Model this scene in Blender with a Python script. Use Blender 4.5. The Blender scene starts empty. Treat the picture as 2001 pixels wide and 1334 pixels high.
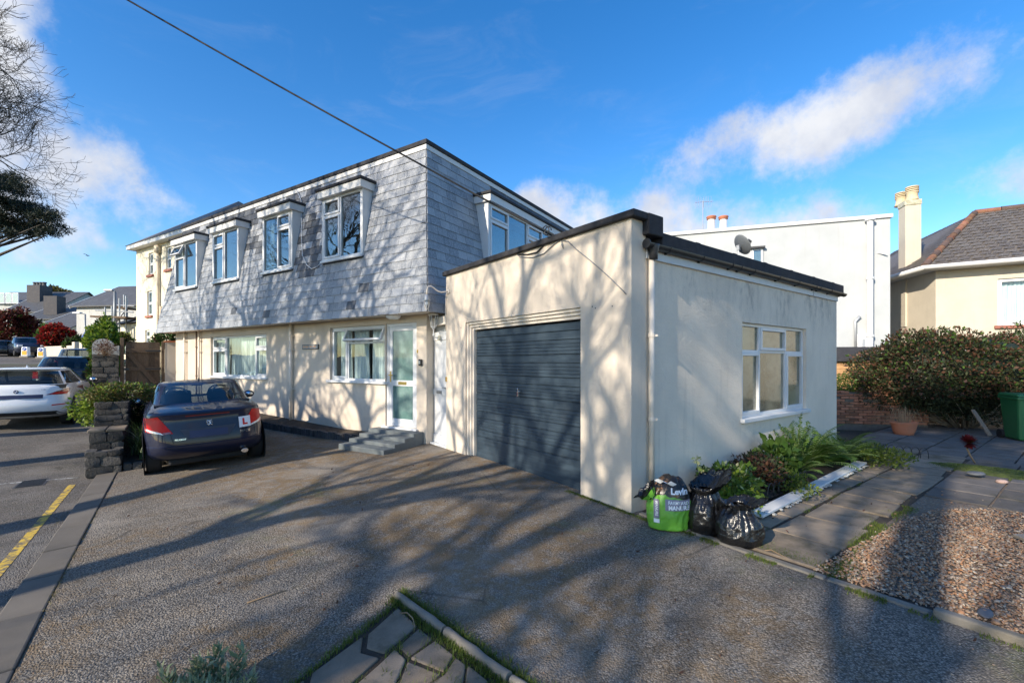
import bpy, bmesh, math, random
import numpy as np
from mathutils import Vector, Matrix, noise as mnoise
R = math.radians
scene = bpy.context.scene
COL = scene.collection
# ------------------------------------------------------------------ camera
EYE = 1.65                     # eye height above the garage threshold
FOC, CU, CV = 870.0, 1000.0, 706.0   # focal length / principal column / horizon row of the 2001 px photograph
cam_d = bpy.data.cameras.new('camera'); cam = bpy.data.objects.new('camera', cam_d); COL.objects.link(cam)
cam_d.sensor_fit = 'HORIZONTAL'; cam_d.sensor_width = 36.0; cam_d.lens = 36.0 * FOC / 2001.0
cam_d.shift_y = (CV - 667.0) / 2001.0
cam_d.clip_start = 0.05; cam_d.clip_end = 3000
cam.location = (0, 0, EYE); cam.rotation_euler = (R(90), 0, 0)
scene.camera = cam
# ------------------------------------------------------------------ light
SUN_AZ, SUN_EL = R(45.0), R(27.0)      # direction the light travels (clockwise from +Y) and elevation
trav = Vector((math.sin(SUN_AZ) * math.cos(SUN_EL), math.cos(SUN_AZ) * math.cos(SUN_EL), -math.sin(SUN_EL)))
sun_d = bpy.data.lights.new('sun', 'SUN'); sun = bpy.data.objects.new('sun', sun_d); COL.objects.link(sun)
sun_d.energy = 4.1; sun_d.angle = R(0.45); sun_d.color = (1.0, 0.89, 0.73)
sun.rotation_euler = trav.to_track_quat('-Z', 'Y').to_euler(); sun.location = (-20, -20, 30)
scene.view_settings.view_transform = 'Standard'; scene.view_settings.look = 'None'
scene.view_settings.exposure = 0.80; scene.view_settings.gamma = 1.0
scene.view_settings.use_curve_mapping = False
scene.cycles.use_denoising = True
scene.cycles.max_bounces = 8; scene.cycles.transparent_max_bounces = 16
scene.cycles.caustics_reflective = False; scene.cycles.caustics_refractive = False

class NB:
    """short-hand for building a node tree"""
    def __init__(s, tree):
        s.t = tree; s.n = tree.nodes; s.l = tree.links
    def put(s, sock, v):
        if isinstance(v, bpy.types.NodeSocket): s.l.new(v, sock)
        elif v is not None:
            if isinstance(v, (tuple, list)) and len(v) == 3 and sock.type == 'RGBA': v = (*v, 1)
            sock.default_value = v
    def node(s, typ, ins=None, out=0, **kw):
        nd = s.n.new(typ)
        for k, v in kw.items(): setattr(nd, k, v)
        for k, v in (ins or {}).items(): s.put(nd.inputs[k], v)
        return nd.outputs[out]
    def math(s, op, a, b=None, c=None, clamp=False):
        nd = s.n.new('ShaderNodeMath'); nd.operation = op; nd.use_clamp = clamp
        s.put(nd.inputs[0], a)
        if b is not None: s.put(nd.inputs[1], b)
        if c is not None: s.put(nd.inputs[2], c)
        return nd.outputs[0]
    def noise(s, vec, scale, detail=4, rough=.55, dist=0, out=0):
        return s.node('ShaderNodeTexNoise', {'Vector': vec, 'Scale': scale, 'Detail': detail, 'Roughness': rough, 'Distortion': dist}, out)
    def voro(s, vec, scale, feature='F1', out=0, rnd=1.0):
        return s.node('ShaderNodeTexVoronoi', {'Vector': vec, 'Scale': scale, 'Randomness': rnd}, out, feature=feature)
    def ramp(s, fac, stops, out=0, interp='LINEAR'):
        nd = s.n.new('ShaderNodeValToRGB'); nd.color_ramp.interpolation = interp
        e = nd.color_ramp.elements
        while len(e) < len(stops): e.new(0.5)
        for i, (p, c) in enumerate(stops):
            e[i].position = p
            e[i].color = (c, c, c, 1) if isinstance(c, (int, float)) else (*c, 1)
        s.put(nd.inputs[0], fac); return nd.outputs[out]
    def mix(s, fac, a, b, mode='MIX'):
        nd = s.n.new('ShaderNodeMix'); nd.data_type = 'RGBA'; nd.blend_type = mode
        s.put(nd.inputs[0], fac); s.put(nd.inputs[6], a); s.put(nd.inputs[7], b); return nd.outputs[2]
    def maprange(s, v, a, b, c=0., d=1., smooth=True):
        nd = s.n.new('ShaderNodeMapRange'); nd.interpolation_type = 'SMOOTHSTEP' if smooth else 'LINEAR'
        for i, x in enumerate((v, a, b, c, d)): s.put(nd.inputs[i], x)
        return nd.outputs[0]
    def bump(s, h, strength=.5, dist=.01, normal=None):
        return s.node('ShaderNodeBump', {'Height': h, 'Strength': strength, 'Distance': dist, 'Normal': normal})
    def obj(s): return s.node('ShaderNodeTexCoord', out=3)
    def pos(s): return s.node('ShaderNodeNewGeometry', out=0)
    def island(s): return s.node('ShaderNodeNewGeometry', out=8)
    def orand(s): return s.node('ShaderNodeObjectInfo', out=5)
    def scalevec(s, v, k):
        return s.node('ShaderNodeVectorMath', {0: v, 1: k}, operation='MULTIPLY')

# ------------------------------------------------------------------ sky with clouds (directions only, nothing in screen space)
world = bpy.data.worlds.new('World'); scene.world = world; world.use_nodes = True
wt = world.node_tree; wt.nodes.clear(); w = NB(wt)
sky = wt.nodes.new('ShaderNodeTexSky'); sky.sky_type = 'NISHITA'; sky.sun_disc = False
sky.sun_elevation = SUN_EL; sky.sun_rotation = SUN_AZ + math.pi
sky.altitude = 10; sky.air_density = 1.0; sky.dust_density = 0.35; sky.ozone_density = 2.2
skyc = w.node('ShaderNodeHueSaturation', {'Hue': .505, 'Saturation': 1.37, 'Value': 1.50, 'Color': sky.outputs[0]})
dirv = w.node('ShaderNodeTexCoord', out=0)
sep = wt.nodes.new('ShaderNodeSeparateXYZ'); wt.links.new(dirv, sep.inputs[0])
az = w.math('ARCTAN2', sep.outputs[0], sep.outputs[1]); el = w.math('ARCSINE', sep.outputs[2])
n_big = w.noise(dirv, 6.0, 8, .60, 0.)
n_fine = w.noise(dirv, 19.0, 8, .66, 0.)
# cloud banks: (azimuth, elevation, half width, half height, tilt, weight) in degrees
BANKS = [(-44, 17.6, 11, 4.6, -16, 1.0), (-49, 13.5, 9, 4.0, 0, .95), (-53, 24, 7, 7, 0, 1.0), (-47, 9, 9, 3.2, 0, .62), (-42.3, 11.0, 2.6, .9, -25, .62), (-52, 30, 6, 5, 0, .8),
         (26, 24.0, 8, 3.2, 6, .88), (34, 23.6, 12, 4.6, 10, 1.0), (42.5, 23.8, 8.5, 3.6, 12, .84),
         (2, 18.5, 4.5, 4.2, -12, 1.0), (8, 18.5, 6.5, 4.6, 0, 1.15), (16, 16.0, 7.5, 4.2, 0, 1.0), (25, 15.2, 8, 3.2, 0, 1.0), (34, 14.5, 6.5, 3.0, 0, .95), (10, 13, 14, 5.0, 0, 1.0),
         (50, 15.5, 8, 3.0, 10, .62), (56, 18, 6, 4, 0, .6), (-30, 5.5, 6, 1.6, 0, .4),
         (95, 22, 20, 7, 5, 1.), (125, 32, 18, 7, -8, .95), (-75, 32, 16, 7, 6, .95), (-115, 28, 18, 8, 0, 1.), (-160, 24, 20, 7, 4, .95), (70, 50, 20, 8, 0, .9), (-100, 52, 24, 8, 0, .9), (170, 50, 26, 8, 0, .9), (150, 16, 18, 5, 0, .85), (-95, 20, 15, 6, 0, .9), (-140, 15, 18, 5, 4, .8), (178, 30, 12, 4, 0, .7)]  # banks out of view, several added to whiten the fill light
acc = None
for (a0, e0, sa, se, tl, wgt) in BANKS:
    da = w.math('SUBTRACT', az, R(a0))
    da = w.math('WRAP', da, math.pi, -math.pi)
    de = w.math('SUBTRACT', el, R(e0))
    ct, st = math.cos(R(tl)), math.sin(R(tl))
    xa = w.math('ADD', w.math('MULTIPLY', da, ct / R(sa)), w.math('MULTIPLY', de, st / R(sa)))
    ya = w.math('ADD', w.math('MULTIPLY', da, -st / R(se)), w.math('MULTIPLY', de, ct / R(se)))
    r2 = w.math('ADD', w.math('MULTIPLY', xa, xa), w.math('MULTIPLY', ya, ya))
    g = w.math('MULTIPLY', w.math('EXPONENT', w.math('MULTIPLY', r2, -1.0)), min(1., wgt) * .93)
    acc = g if acc is None else w.math('SUBTRACT', w.math('ADD', acc, g), w.math('MULTIPLY', acc, g))     # soft union
wisp = w.maprange(w.noise(w.scalevec(dirv, (1.2, 1.2, 3.5)), 3.2, 8, .66, .8), .50, .80, 0., .10)
nz = w.math('ADD', w.math('MULTIPLY', w.math('SUBTRACT', n_big, .5), 1.25), w.math('MULTIPLY', w.math('SUBTRACT', n_fine, .5), .70))
dens = w.maprange(w.math('ADD', acc, nz), .47, 1.05, 0., .96)
dens = w.math('MAXIMUM', dens, wisp)
lit = w.maprange(w.noise(dirv, 7.0, 5, .6), .35, .7)
cloudc = w.mix(lit, (3.9, 4.15, 4.8), (5.5, 5.55, 5.7))
tot = w.mix(dens, skyc, cloudc)
bg = wt.nodes.new('ShaderNodeBackground'); w.put(bg.inputs[0], tot); bg.inputs[1].default_value = 0.098
world.cycles.sampling_method = 'MANUAL'; world.cycles.sample_map_resolution = 512
wo = wt.nodes.new('ShaderNodeOutputWorld'); wt.links.new(bg.outputs[0], wo.inputs[0])

# ------------------------------------------------------------------ places: ground shape, pixel rays, local frames
MX, MY = .7985, .602           # unit vector away from the road
QX, QY = -.602, .7985          # unit vector along the road, away from the camera
def rise(q):
    if q < 10.5: return 0.
    if q < 25: return .060 * (q - 10.5)
    return .87 + .043 * (q - 25) if q < 90 else 3.665
def zg(x, y):
    m = MX * x + MY * y; q = QX * x + QY * y
    a = .045 * min(0., max(m, -1.1) - 4.08)
    b = -.03 * min(3., max(0., 5 - q))
    return a + b + rise(q)
def P(u, v, d):
    return Vector(((u - CU) / FOC * d, d, EYE + (CV - v) / FOC * d))
def G(u, v, off=0.):
    """point of the ground seen along a ray"""
    lo, hi = .5, 120.
    f = lambda d: P(u, v, d).z - zg(P(u, v, d).x, d) - off
    for i in range(60):
        mid = (lo + hi) / 2
        if f(mid) > 0: lo = mid
        else: hi = mid
    return P(u, v, lo)
class Frame:
    def __init__(s, x, y, rz, z=0.):
        s.o = Vector((x, y, z)); s.rz = rz
        s.ex = Vector((math.cos(rz), math.sin(rz), 0)); s.ey = Vector((-math.sin(rz), math.cos(rz), 0))
    def loc(s, p):
        d = Vector(p) - s.o; return Vector((d.dot(s.ex), d.dot(s.ey), d.z))
    def glob(s, p): return s.o + s.ex * p[0] + s.ey * p[1] + Vector((0, 0, p[2]))
    def ray(s, u, v, axis, val):
        a = s.loc((0, 0, EYE)); b = s.loc(P(u, v, 1.0)); dr = b - a
        t = (val - a[axis]) / dr[axis]; return a + dr * t
    def fy(s, u, v, y=0.): p = s.ray(u, v, 1, y); return p.x, p.z     # on a plane y = const: (x, z)
    def fx(s, u, v, x=0.): p = s.ray(u, v, 0, x); return p.y, p.z     # on a plane x = const: (y, z)

# ------------------------------------------------------------------ mesh helpers
class MB:
    def __init__(s): s.v = []; s.f = []
    def quad(s, a, b, c, d):
        i = len(s.v); s.v += [tuple(a), tuple(b), tuple(c), tuple(d)]; s.f.append((i, i+1, i+2, i+3)); return s
    def tri(s, a, b, c):
        i = len(s.v); s.v += [tuple(a), tuple(b), tuple(c)]; s.f.append((i, i+1, i+2)); return s
    def raw(s, vs, fs):
        i = len(s.v); s.v += [tuple(p) for p in vs]; s.f += [tuple(i + k for k in f) for f in fs]; return s
    def box(s, x0, x1, y0, y1, z0, z1):
        vs = [(x0,y0,z0),(x1,y0,z0),(x1,y1,z0),(x0,y1,z0),(x0,y0,z1),(x1,y0,z1),(x1,y1,z1),(x0,y1,z1)]
        return s.raw(vs, [(0,3,2,1),(4,5,6,7),(0,1,5,4),(1,2,6,5),(2,3,7,6),(3,0,4,7)])
    def obox(s, c, sx, sy, sz, M=None):
        i = len(s.v); s.box(-sx/2, sx/2, -sy/2, sy/2, -sz/2, sz/2)
        c = Vector(c)
        for k in range(i, len(s.v)):
            p = Vector(s.v[k]); p = (M @ p if M is not None else p) + c; s.v[k] = tuple(p)
        return s
    def bar(s, a, b, wd, th, up=(0, 0, 1)):
        a = Vector(a); b = Vector(b); d = (b - a).normalized(); up = Vector(up)
        sd = d.cross(up)
        if sd.length < 1e-4: sd = d.cross(Vector((1, 0, 0)))
        sd.normalize(); up = sd.cross(d).normalized()
        vs = []
        for p in (a, b):
            for (i, j) in ((-1,-1),(1,-1),(1,1),(-1,1)): vs.append(p + sd * (wd/2*i) + up * (th/2*j))
        return s.raw(vs, [(0,1,2,3),(7,6,5,4),(0,4,5,1),(1,5,6,2),(2,6,7,3),(3,7,4,0)])
    def prism(s, poly, z0, z1):
        n = len(poly); vs = [(p[0], p[1], z0) for p in poly] + [(p[0], p[1], z1) for p in poly]
        fs = [tuple(range(n-1, -1, -1)), tuple(range(n, 2*n))] + [(i, (i+1) % n, n + (i+1) % n, n + i) for i in range(n)]
        return s.raw(vs, fs)
    def prismy(s, poly, y0, y1):
        """(x, z) outline extruded along y"""
        n = len(poly); vs = [(p[0], y0, p[1]) for p in poly] + [(p[0], y1, p[1]) for p in poly]
        fs = [tuple(range(n)), tuple(range(2*n-1, n-1, -1))] + [((i+1) % n, i, n + i, n + (i+1) % n) for i in range(n)]
        return s.raw(vs, fs)
    def tube(s, pts, rad, n=8, cap=True):
        pts = [Vector(p) for p in pts]; m = len(pts)
        if not isinstance(rad, (list, tuple)): rad = [rad] * m
        base = len(s.v); prev = None
        for i, p in enumerate(pts):
            t = (pts[min(i+1, m-1)] - pts[max(i-1, 0)])
            t = t.normalized() if t.length > 1e-9 else Vector((0, 0, 1))
            if prev is None:
                a = t.orthogonal().normalized()
            else:
                a = prev - t * prev.dot(t)
                a = a.normalized() if a.length > 1e-6 else t.orthogonal().normalized()
            prev = a; b = t.cross(a)
            for k in range(n):
                an = 2*math.pi*k/n; s.v.append(tuple(p + (a*math.cos(an) + b*math.sin(an)) * rad[i]))
        for i in range(m-1):
            for k in range(n):
                s.f.append((base+i*n+k, base+i*n+(k+1) % n, base+(i+1)*n+(k+1) % n, base+(i+1)*n+k))
        if cap:
            s.f.append(tuple(base + k for k in range(n-1, -1, -1))); s.f.append(tuple(base + (m-1)*n + k for k in range(n)))
        return s
    def lathe(s, prof, n=16, c=(0, 0, 0), axis='z', sx=1., sy=1.):
        base = len(s.v); m = len(prof)
        for (r, z) in prof:
            for k in range(n):
                an = 2*math.pi*k/n; x, y = r*math.cos(an)*sx, r*math.sin(an)*sy
                p = (x, y, z) if axis == 'z' else ((x, z, y) if axis == 'y' else (z, x, y))
                s.v.append((c[0]+p[0], c[1]+p[1], c[2]+p[2]))
        for i in range(m-1):
            for k in range(n):
                s.f.append((base+i*n+k, base+i*n+(k+1) % n, base+(i+1)*n+(k+1) % n, base+(i+1)*n+k))
        if prof[0][0] > 1e-5: s.f.append(tuple(base + k for k in range(n-1, -1, -1)))
        if prof[-1][0] > 1e-5: s.f.append(tuple(base + (m-1)*n + k for k in range(n)))
        return s
    def grid(s, rows, closed=False):
        base = len(s.v); m = len(rows); n = len(rows[0])
        for r in rows: s.v += [tuple(p) for p in r]
        for i in range(m-1):
            for k in range(n if closed else n-1):
                s.f.append((base+i*n+k, base+i*n+(k+1) % n, base+(i+1)*n+(k+1) % n, base+(i+1)*n+k))
        return s
    def mesh(s, name, smooth=False, fix=True):
        me = bpy.data.meshes.new(name); me.from_pydata(s.v, [], s.f); me.validate()
        if fix:
            bm = bmesh.new(); bm.from_mesh(me)
            bmesh.ops.recalc_face_normals(bm, faces=bm.faces); bm.to_mesh(me); bm.free()
        if smooth: me.polygons.foreach_set('use_smooth', [True] * len(me.polygons))
        return me
    def build(s, name, mat, parent=None, smooth=False, bevel=0, fix=True, sharp=None):
        me = s.mesh(name, smooth, fix); o = link(name, me, mat, parent)
        if bevel:
            b = o.modifiers.new('bevel', 'BEVEL'); b.width = bevel; b.segments = 2; b.limit_method = 'ANGLE'; b.angle_limit = R(40)
        if sharp: me.set_sharp_from_angle(angle=R(sharp))
        return o
def link(name, me, mat, parent=None):
    if mat is not None and not me.materials: me.materials.append(mat)
    o = bpy.data.objects.new(name, me); COL.objects.link(o)
    if parent is not None: o.parent = parent
    return o
def np_mesh(name, verts, faces, mat, parent=None, smooth=False):
    """verts (n,3), faces (m,k) arrays"""
    me = bpy.data.meshes.new(name); verts = np.asarray(verts, np.float32); faces = np.asarray(faces, np.int32)
    k = faces.shape[1]; me.vertices.add(len(verts)); me.vertices.foreach_set('co', verts.ravel())
    me.loops.add(faces.size); me.loops.foreach_set('vertex_index', faces.ravel())
    me.polygons.add(len(faces)); me.polygons.foreach_set('loop_start', np.arange(len(faces), dtype=np.int32) * k)
    me.polygons.foreach_set('loop_total', np.full(len(faces), k, np.int32))
    if smooth: me.polygons.foreach_set('use_smooth', np.ones(len(faces), bool))
    me.update(calc_edges=True); me.validate()
    return link(name, me, mat, parent)
def tag(o, label=None, cat=None, group=None, kind=None):
    if label: o['label'] = label
    if cat: o['category'] = cat
    if group: o['group'] = group
    if kind: o['kind'] = kind
    return o
def thing(name, label, cat, loc=(0, 0, 0), rz=0., group=None):
    o = bpy.data.objects.new(name, None); o.empty_display_size = .2; COL.objects.link(o)
    o.location = loc; o.rotation_euler = (0, 0, rz); return tag(o, label, cat, group)
def copy_tree(o, parent=None):
    c = o.copy(); COL.objects.link(c); c.parent = parent
    for ch in list(o.children):
        if ch is not c: copy_tree(ch, c)
    return c
def text_geo(body, size, extrude=0., bold=0.):
    """letters as (verts, faces) in the xy plane, centred"""
    cu = bpy.data.curves.new('lettering', 'FONT'); cu.body = body; cu.size = size; cu.align_x = 'CENTER'; cu.align_y = 'CENTER'
    cu.extrude = extrude; cu.offset = bold; cu.resolution_u = 3
    o = bpy.data.objects.new('lettering', cu); COL.objects.link(o)
    dg = bpy.context.evaluated_depsgraph_get(); dg.update(); ev = o.evaluated_get(dg); me = ev.to_mesh()
    vs = [tuple(v.co) for v in me.vertices]; fs = [tuple(p.vertices) for p in me.polygons]
    ev.to_mesh_clear(); bpy.data.objects.remove(o); bpy.data.curves.remove(cu)
    return vs, fs
# ------------------------------------------------------------------ materials
MAT = {}
def newmat(name):
    m = bpy.data.materials.new(name); m.use_nodes = True; b = NB(m.node_tree)
    bs = next(n for n in b.n if n.type == 'BSDF_PRINCIPLED'); MAT[name] = m
    return m, b, bs
def simple(name, col, rough=.6, var=.12, vs=6., bump=0., bs_=60., bd=.004, metal=0., spec=.5, coat=0., rnd=0., dirt=0., dirtc=(.12, .10, .07)):
    m, b, bs = newmat(name); oc = b.obj()
    n = b.noise(oc, vs, 5, .6)
    k = b.maprange(n, .25, .75, 1 - var, 1 + var, False)
    if rnd:
        rr = b.math('FRACT', b.math('ADD', b.island(), b.orand()))
        k = b.math('MULTIPLY', k, b.maprange(rr, 0, 1, 1 - rnd, 1 + rnd, False))
    c = b.mix(1.0, col, b.node('ShaderNodeCombineColor', {0: k, 1: k, 2: k}), 'MULTIPLY')
    if dirt:
        c = b.mix(b.math('MULTIPLY', b.maprange(b.noise(b.pos(), 2.3, 7, .7), .48, .72), dirt), c, dirtc)
    b.put(bs.inputs['Base Color'], c); bs.inputs['Roughness'].default_value = rough; bs.inputs['Metallic'].default_value = metal
    bs.inputs['Specular IOR Level'].default_value = spec
    if coat: bs.inputs['Coat Weight'].default_value = coat; bs.inputs['Coat Roughness'].default_value = .03
    if bump: b.put(bs.inputs['Normal'], b.bump(b.noise(oc, bs_, 6, .65), bump, bd))
    return m
def leafmat(name, c1, c2, trans=.3, rough=.5):
    m, b, bs = newmat(name); r = b.island()
    c = b.mix(r, c1, c2)
    k = b.maprange(b.noise(b.pos(), 3.0, 3), .3, .7, .75, 1.25, False)
    c = b.mix(1.0, c, b.node('ShaderNodeCombineColor', {0: k, 1: k, 2: k}), 'MULTIPLY')
    b.put(bs.inputs['Base Color'], c); bs.inputs['Roughness'].default_value = rough
    bs.inputs['Specular IOR Level'].default_value = .35
    tr = b.node('ShaderNodeBsdfTranslucent', {'Color': c})
    ms = b.node('ShaderNodeMixShader', {0: trans, 1: bs.outputs[0], 2: tr})
    out = next(n for n in b.n if n.type == 'OUTPUT_MATERIAL'); b.l.new(ms, out.inputs[0]); return m

def render_mat(name, col, stain=0., rough_bump=.5, scale=38., stainz=(2.2, 2.9)):
    """painted cement render with trowel marks"""
    m, b, bs = newmat(name); oc = b.obj(); wp = b.pos()
    big = b.noise(oc, 1.3, 5, .6); fine = b.noise(oc, scale, 8, .62)
    trowel = b.noise(b.scalevec(oc, (1., 1., 2.2)), 13., 6, .68, 1.2)
    c = b.mix(b.maprange(big, .3, .7), tuple(x * .93 for x in col), tuple(min(1, x * 1.05) for x in col))
    pits = b.maprange(b.voro(oc, 55., out=0), .0, .16, 1, 0)
    pits = b.math('MULTIPLY', pits, b.maprange(b.noise(oc, 3.0, 4), .5, .62))
    c = b.mix(b.math('MULTIPLY', pits, .25), c, (.30, .27, .24))
    # splash-back grime near the ground
    sx = b.n.new('ShaderNodeSeparateXYZ'); b.l.new(wp, sx.inputs[0])
    low = b.math('MULTIPLY', b.maprange(sx.outputs[2], -.2, .45, 1, 0), b.maprange(b.noise(oc, 5, 6, .7), .38, .7))
    c = b.mix(b.math('MULTIPLY', low, .45), c, (.36, .31, .24))
    if stain:
        up = b.math('MULTIPLY', b.maprange(sx.outputs[2], stainz[0], stainz[1]), b.maprange(b.noise(b.scalevec(oc, (1, 1, .45)), 7., 8, .74), .44, .66))
        up = b.math('MULTIPLY', up, b.maprange(b.noise(oc, .8, 2), .40, .60, .25, 1.))
        c = b.mix(b.math('MULTIPLY', up, stain), c, (.22, .20, .18))
    # faint rain streaks running down the wall
    stv = b.maprange(b.noise(b.scalevec(oc, (1, 1, .07)), 9., 5, .6), .54, .74)
    c = b.mix(b.math('MULTIPLY', stv, .16), c, (.34, .30, .25))
    b.put(bs.inputs['Base Color'], c); bs.inputs['Roughness'].default_value = .85; bs.inputs['Specular IOR Level'].default_value = .25
    h = b.math('ADD', b.math('MULTIPLY', fine, .5), b.math('MULTIPLY', trowel, .9))
    b.put(bs.inputs['Normal'], b.bump(h, rough_bump, .012)); return m
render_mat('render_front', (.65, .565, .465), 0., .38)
render_mat('render_side', (.80, .69, .56), .55, .75, 30., (2.0, 2.75))  # same cream paint as the front, lightened and warmed to lift its shade
render_mat('render_house', (.64, .555, .455), 0., .28)
render_mat('render_white', (.46, .48, .485), .0, .12)
render_mat('render_yellow', (.74, .68, .53), .15, .6, 22., (3., 7.))
render_mat('render_ivory', (.58, .515, .41), .0, .8, 20.)
render_mat('render_old_white', (.50, .50, .47), .5, .5, 16., (1., 5.))

# slates
def slate(name, c0, c1, lich):
    m, b, bs = newmat(name); oc = b.pos()
    rr = b.math('FRACT', b.math('ADD', b.island(), b.orand()))
    c = b.mix(rr, c0, c1)
    sp = b.maprange(b.noise(oc, 34., 7, .72), .44, .66)
    c = b.mix(b.math('MULTIPLY', sp, lich), c, (.50, .51, .52))
    c = b.mix(b.math('MULTIPLY', b.maprange(b.noise(oc, 2.0, 5, .65), .45, .7), .30), c, (.15, .16, .17))
    c = b.mix(b.math('MULTIPLY', b.maprange(b.noise(b.scalevec(oc, (5, 5, .7)), 3.0, 5, .6), .55, .75), .35), c, (.44, .45, .45))
    b.put(bs.inputs['Base Color'], c); bs.inputs['Roughness'].default_value = .55; bs.inputs['Specular IOR Level'].default_value = .4
    b.put(bs.inputs['Normal'], b.bump(b.noise(oc, 45., 6, .6), .35, .006))
slate('slate', (.185, .20, .225), (.345, .36, .385), .60)
slate('slate_new', (.050, .055, .066), (.085, .092, .105), .05)
slate('slate_roof', (.045, .045, .047), (.085, .08, .075), .10)
slate('slate_brown', (.075, .060, .047), (.120, .098, .076), .20)

simple('white_plastic', (.68, .69, .70), .32, .04, 3., dirt=.10, dirtc=(.45, .43, .38))
simple('white_paint', (.64, .64, .63), .5, .05, 4., .1, 40., dirt=.18, dirtc=(.42, .40, .36))
simple('cream_paint', (.74, .66, .56), .5, .05, 4., dirt=.15, dirtc=(.4, .35, .28))
simple('felt', (.030, .030, .034), .9, .35, 9., .8, 160., .006, dirt=.3, dirtc=(.075, .07, .065))
simple('black_plastic', (.022, .023, .026), .38, .15, 5., dirt=.25, dirtc=(.09, .085, .08))
simple('dark_grey', (.06, .06, .065), .7, .2, 5., .3, 60.)
simple('step_paint', (.115, .135, .145), .75, .18, 7., .9, 70., .006, dirt=.4, dirtc=(.20, .19, .17))
simple('brass', (.55, .40, .14), .3, .1, metal=.9)
simple('chrome', (.75, .76, .78), .12, .03, metal=1.)
simple('steel', (.45, .46, .48), .35, .1, metal=.9)
simple('grey_metal', (.22, .24, .26), .45, .1, 6., metal=.3)
simple('galvanised', (.42, .44, .46), .5, .12, 6., metal=.4)
simple('concrete', (.205, .182, .150), .9, .22, 4., .7, 90., .006, dirt=.55, dirtc=(.11, .095, .06))
simple('kerbstone', (.120, .106, .090), .9, .16, 3., .6, 120., .005, rnd=.10, dirt=.35, dirtc=(.12, .10, .075))
simple('paving', (.225, .178, .130), .92, .3, 5., .8, 90., .006, rnd=.2, dirt=.9, dirtc=(.080, .068, .036))
simple('paving_dark', (.125, .110, .098), .92, .2, 5., .8, 90., .006, rnd=.2, dirt=.85, dirtc=(.060, .054, .034))
simple('stone_wall', (.066, .062, .058), .9, .35, 7., 1., 30., .03, rnd=.5, dirt=.45, dirtc=(.15, .14, .12))
simple('mortar', (.13, .12, .105), .95, .2, 8., .8, 60., .006)
simple('brick_dark', (.055, .052, .055), .85, .3, 9., .8, 60., .006, rnd=.35, dirt=.4, dirtc=(.13, .12, .11))
simple('brick_red', (.29, .125, .075), .9, .3, 9., .8, 60., .008, rnd=.45, dirt=.65, dirtc=(.10, .10, .055))
simple('soil', (.055, .042, .030), .95, .4, 14., 1., 60., .02)
simple('terracotta', (.46, .165, .085), .75, .15, 4., .2, 60., dirt=.3, dirtc=(.25, .15, .10))
simple('terracotta_dark', (.115, .075, .06), .8, .3, 5., .3, 40., rnd=.3)
simple('ridge_tile', (.22, .095, .058), .85, .25, 6., .5, 40., rnd=.45, dirt=.4, dirtc=(.30, .27, .12))
simple('chimney_pot', (.62, .50, .32), .85, .15, 6., .4, 30., dirt=.5, dirtc=(.35, .30, .16))
simple('lichen_cap', (.52, .50, .40), .95, .2, 8., .9, 25., .02, dirt=.8, dirtc=(.30, .27, .10))
simple('bark', (.075, .064, .052), .9, .35, 4., 1., 18., .03, dirt=.4, dirtc=(.10, .11, .075))
simple('bark_pale', (.30, .255, .20), .9, .3, 4., .8, 18., .02)
simple('stem_dry', (.29, .20, .12), .9, .25, 6., rnd=.3)
simple('stem_green', (.12, .17, .06), .8, .2, 6., rnd=.2)
simple('bin_green', (.030, .155, .055), .42, .1, 3., dirt=.25, dirtc=(.12, .15, .09))
simple('rubber', (.016, .016, .017), .8, .2, 30., .4, 80.)
simple('alloy', (.42, .43, .45), .3, .05, metal=.8)
simple('red_lens', (.60, .004, .005), .38, .10, 20., spec=.25)
simple('dark_red_lens', (.22, .006, .010), .12, .1, 20., coat=1.)
simple('clear_lens', (.72, .72, .73), .10, .2, 40., coat=1.)
simple('plate_blue', (.018, .026, .085), .45, .1, 4.)
simple('plate_grey', (.030, .034, .055), .45, .1, 4.)
simple('sign_white', (.85, .86, .88), .4, .02)
simple('sign_red', (.66, .012, .015), .4, .03)
simple('sign_blue', (.018, .075, .34), .4, .05)
simple('sign_yellow', (.85, .42, .03), .5, .05)
simple('orange_letter', (.72, .30, .06), .5, .15, 30.)
simple('grey_letter', (.30, .32, .34), .4, .1)
simple('letter_white', (.86, .86, .86), .35, .03)
simple('bag_green', (.16, .44, .045), .30, .12, 4., .6, 14., .02, spec=.6)
simple('bag_purple', (.225, .205, .275), .35, .06, 5.)
simple('moss', (.105, .125, .026), .95, .5, 9., 1., 50., .02)
simple('curtain', (.72, .75, .76), .9, .08, 3.)
simple('room', (.20, .19, .175), .9, .2, 2.)
simple('frosted', (.30, .37, .28), .3, .35, 2.2)
simple('seat_fabric', (.03, .03, .033), .8, .1)
simple('trim_brown', (.17, .115, .085), .75, .2, 6.)
simple('pipe_sandy', (.58, .49, .36), .6, .15, 5., dirt=.3, dirtc=(.3, .22, .14))
simple('red_sill', (.30, .11, .075), .7, .15, 5.)
simple('pebble_grey', (.12, .125, .135), .8, .2, 6., .4, 30.)
simple('pebble_pink', (.42, .29, .24), .8, .2, 6., .4, 30.)

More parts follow.
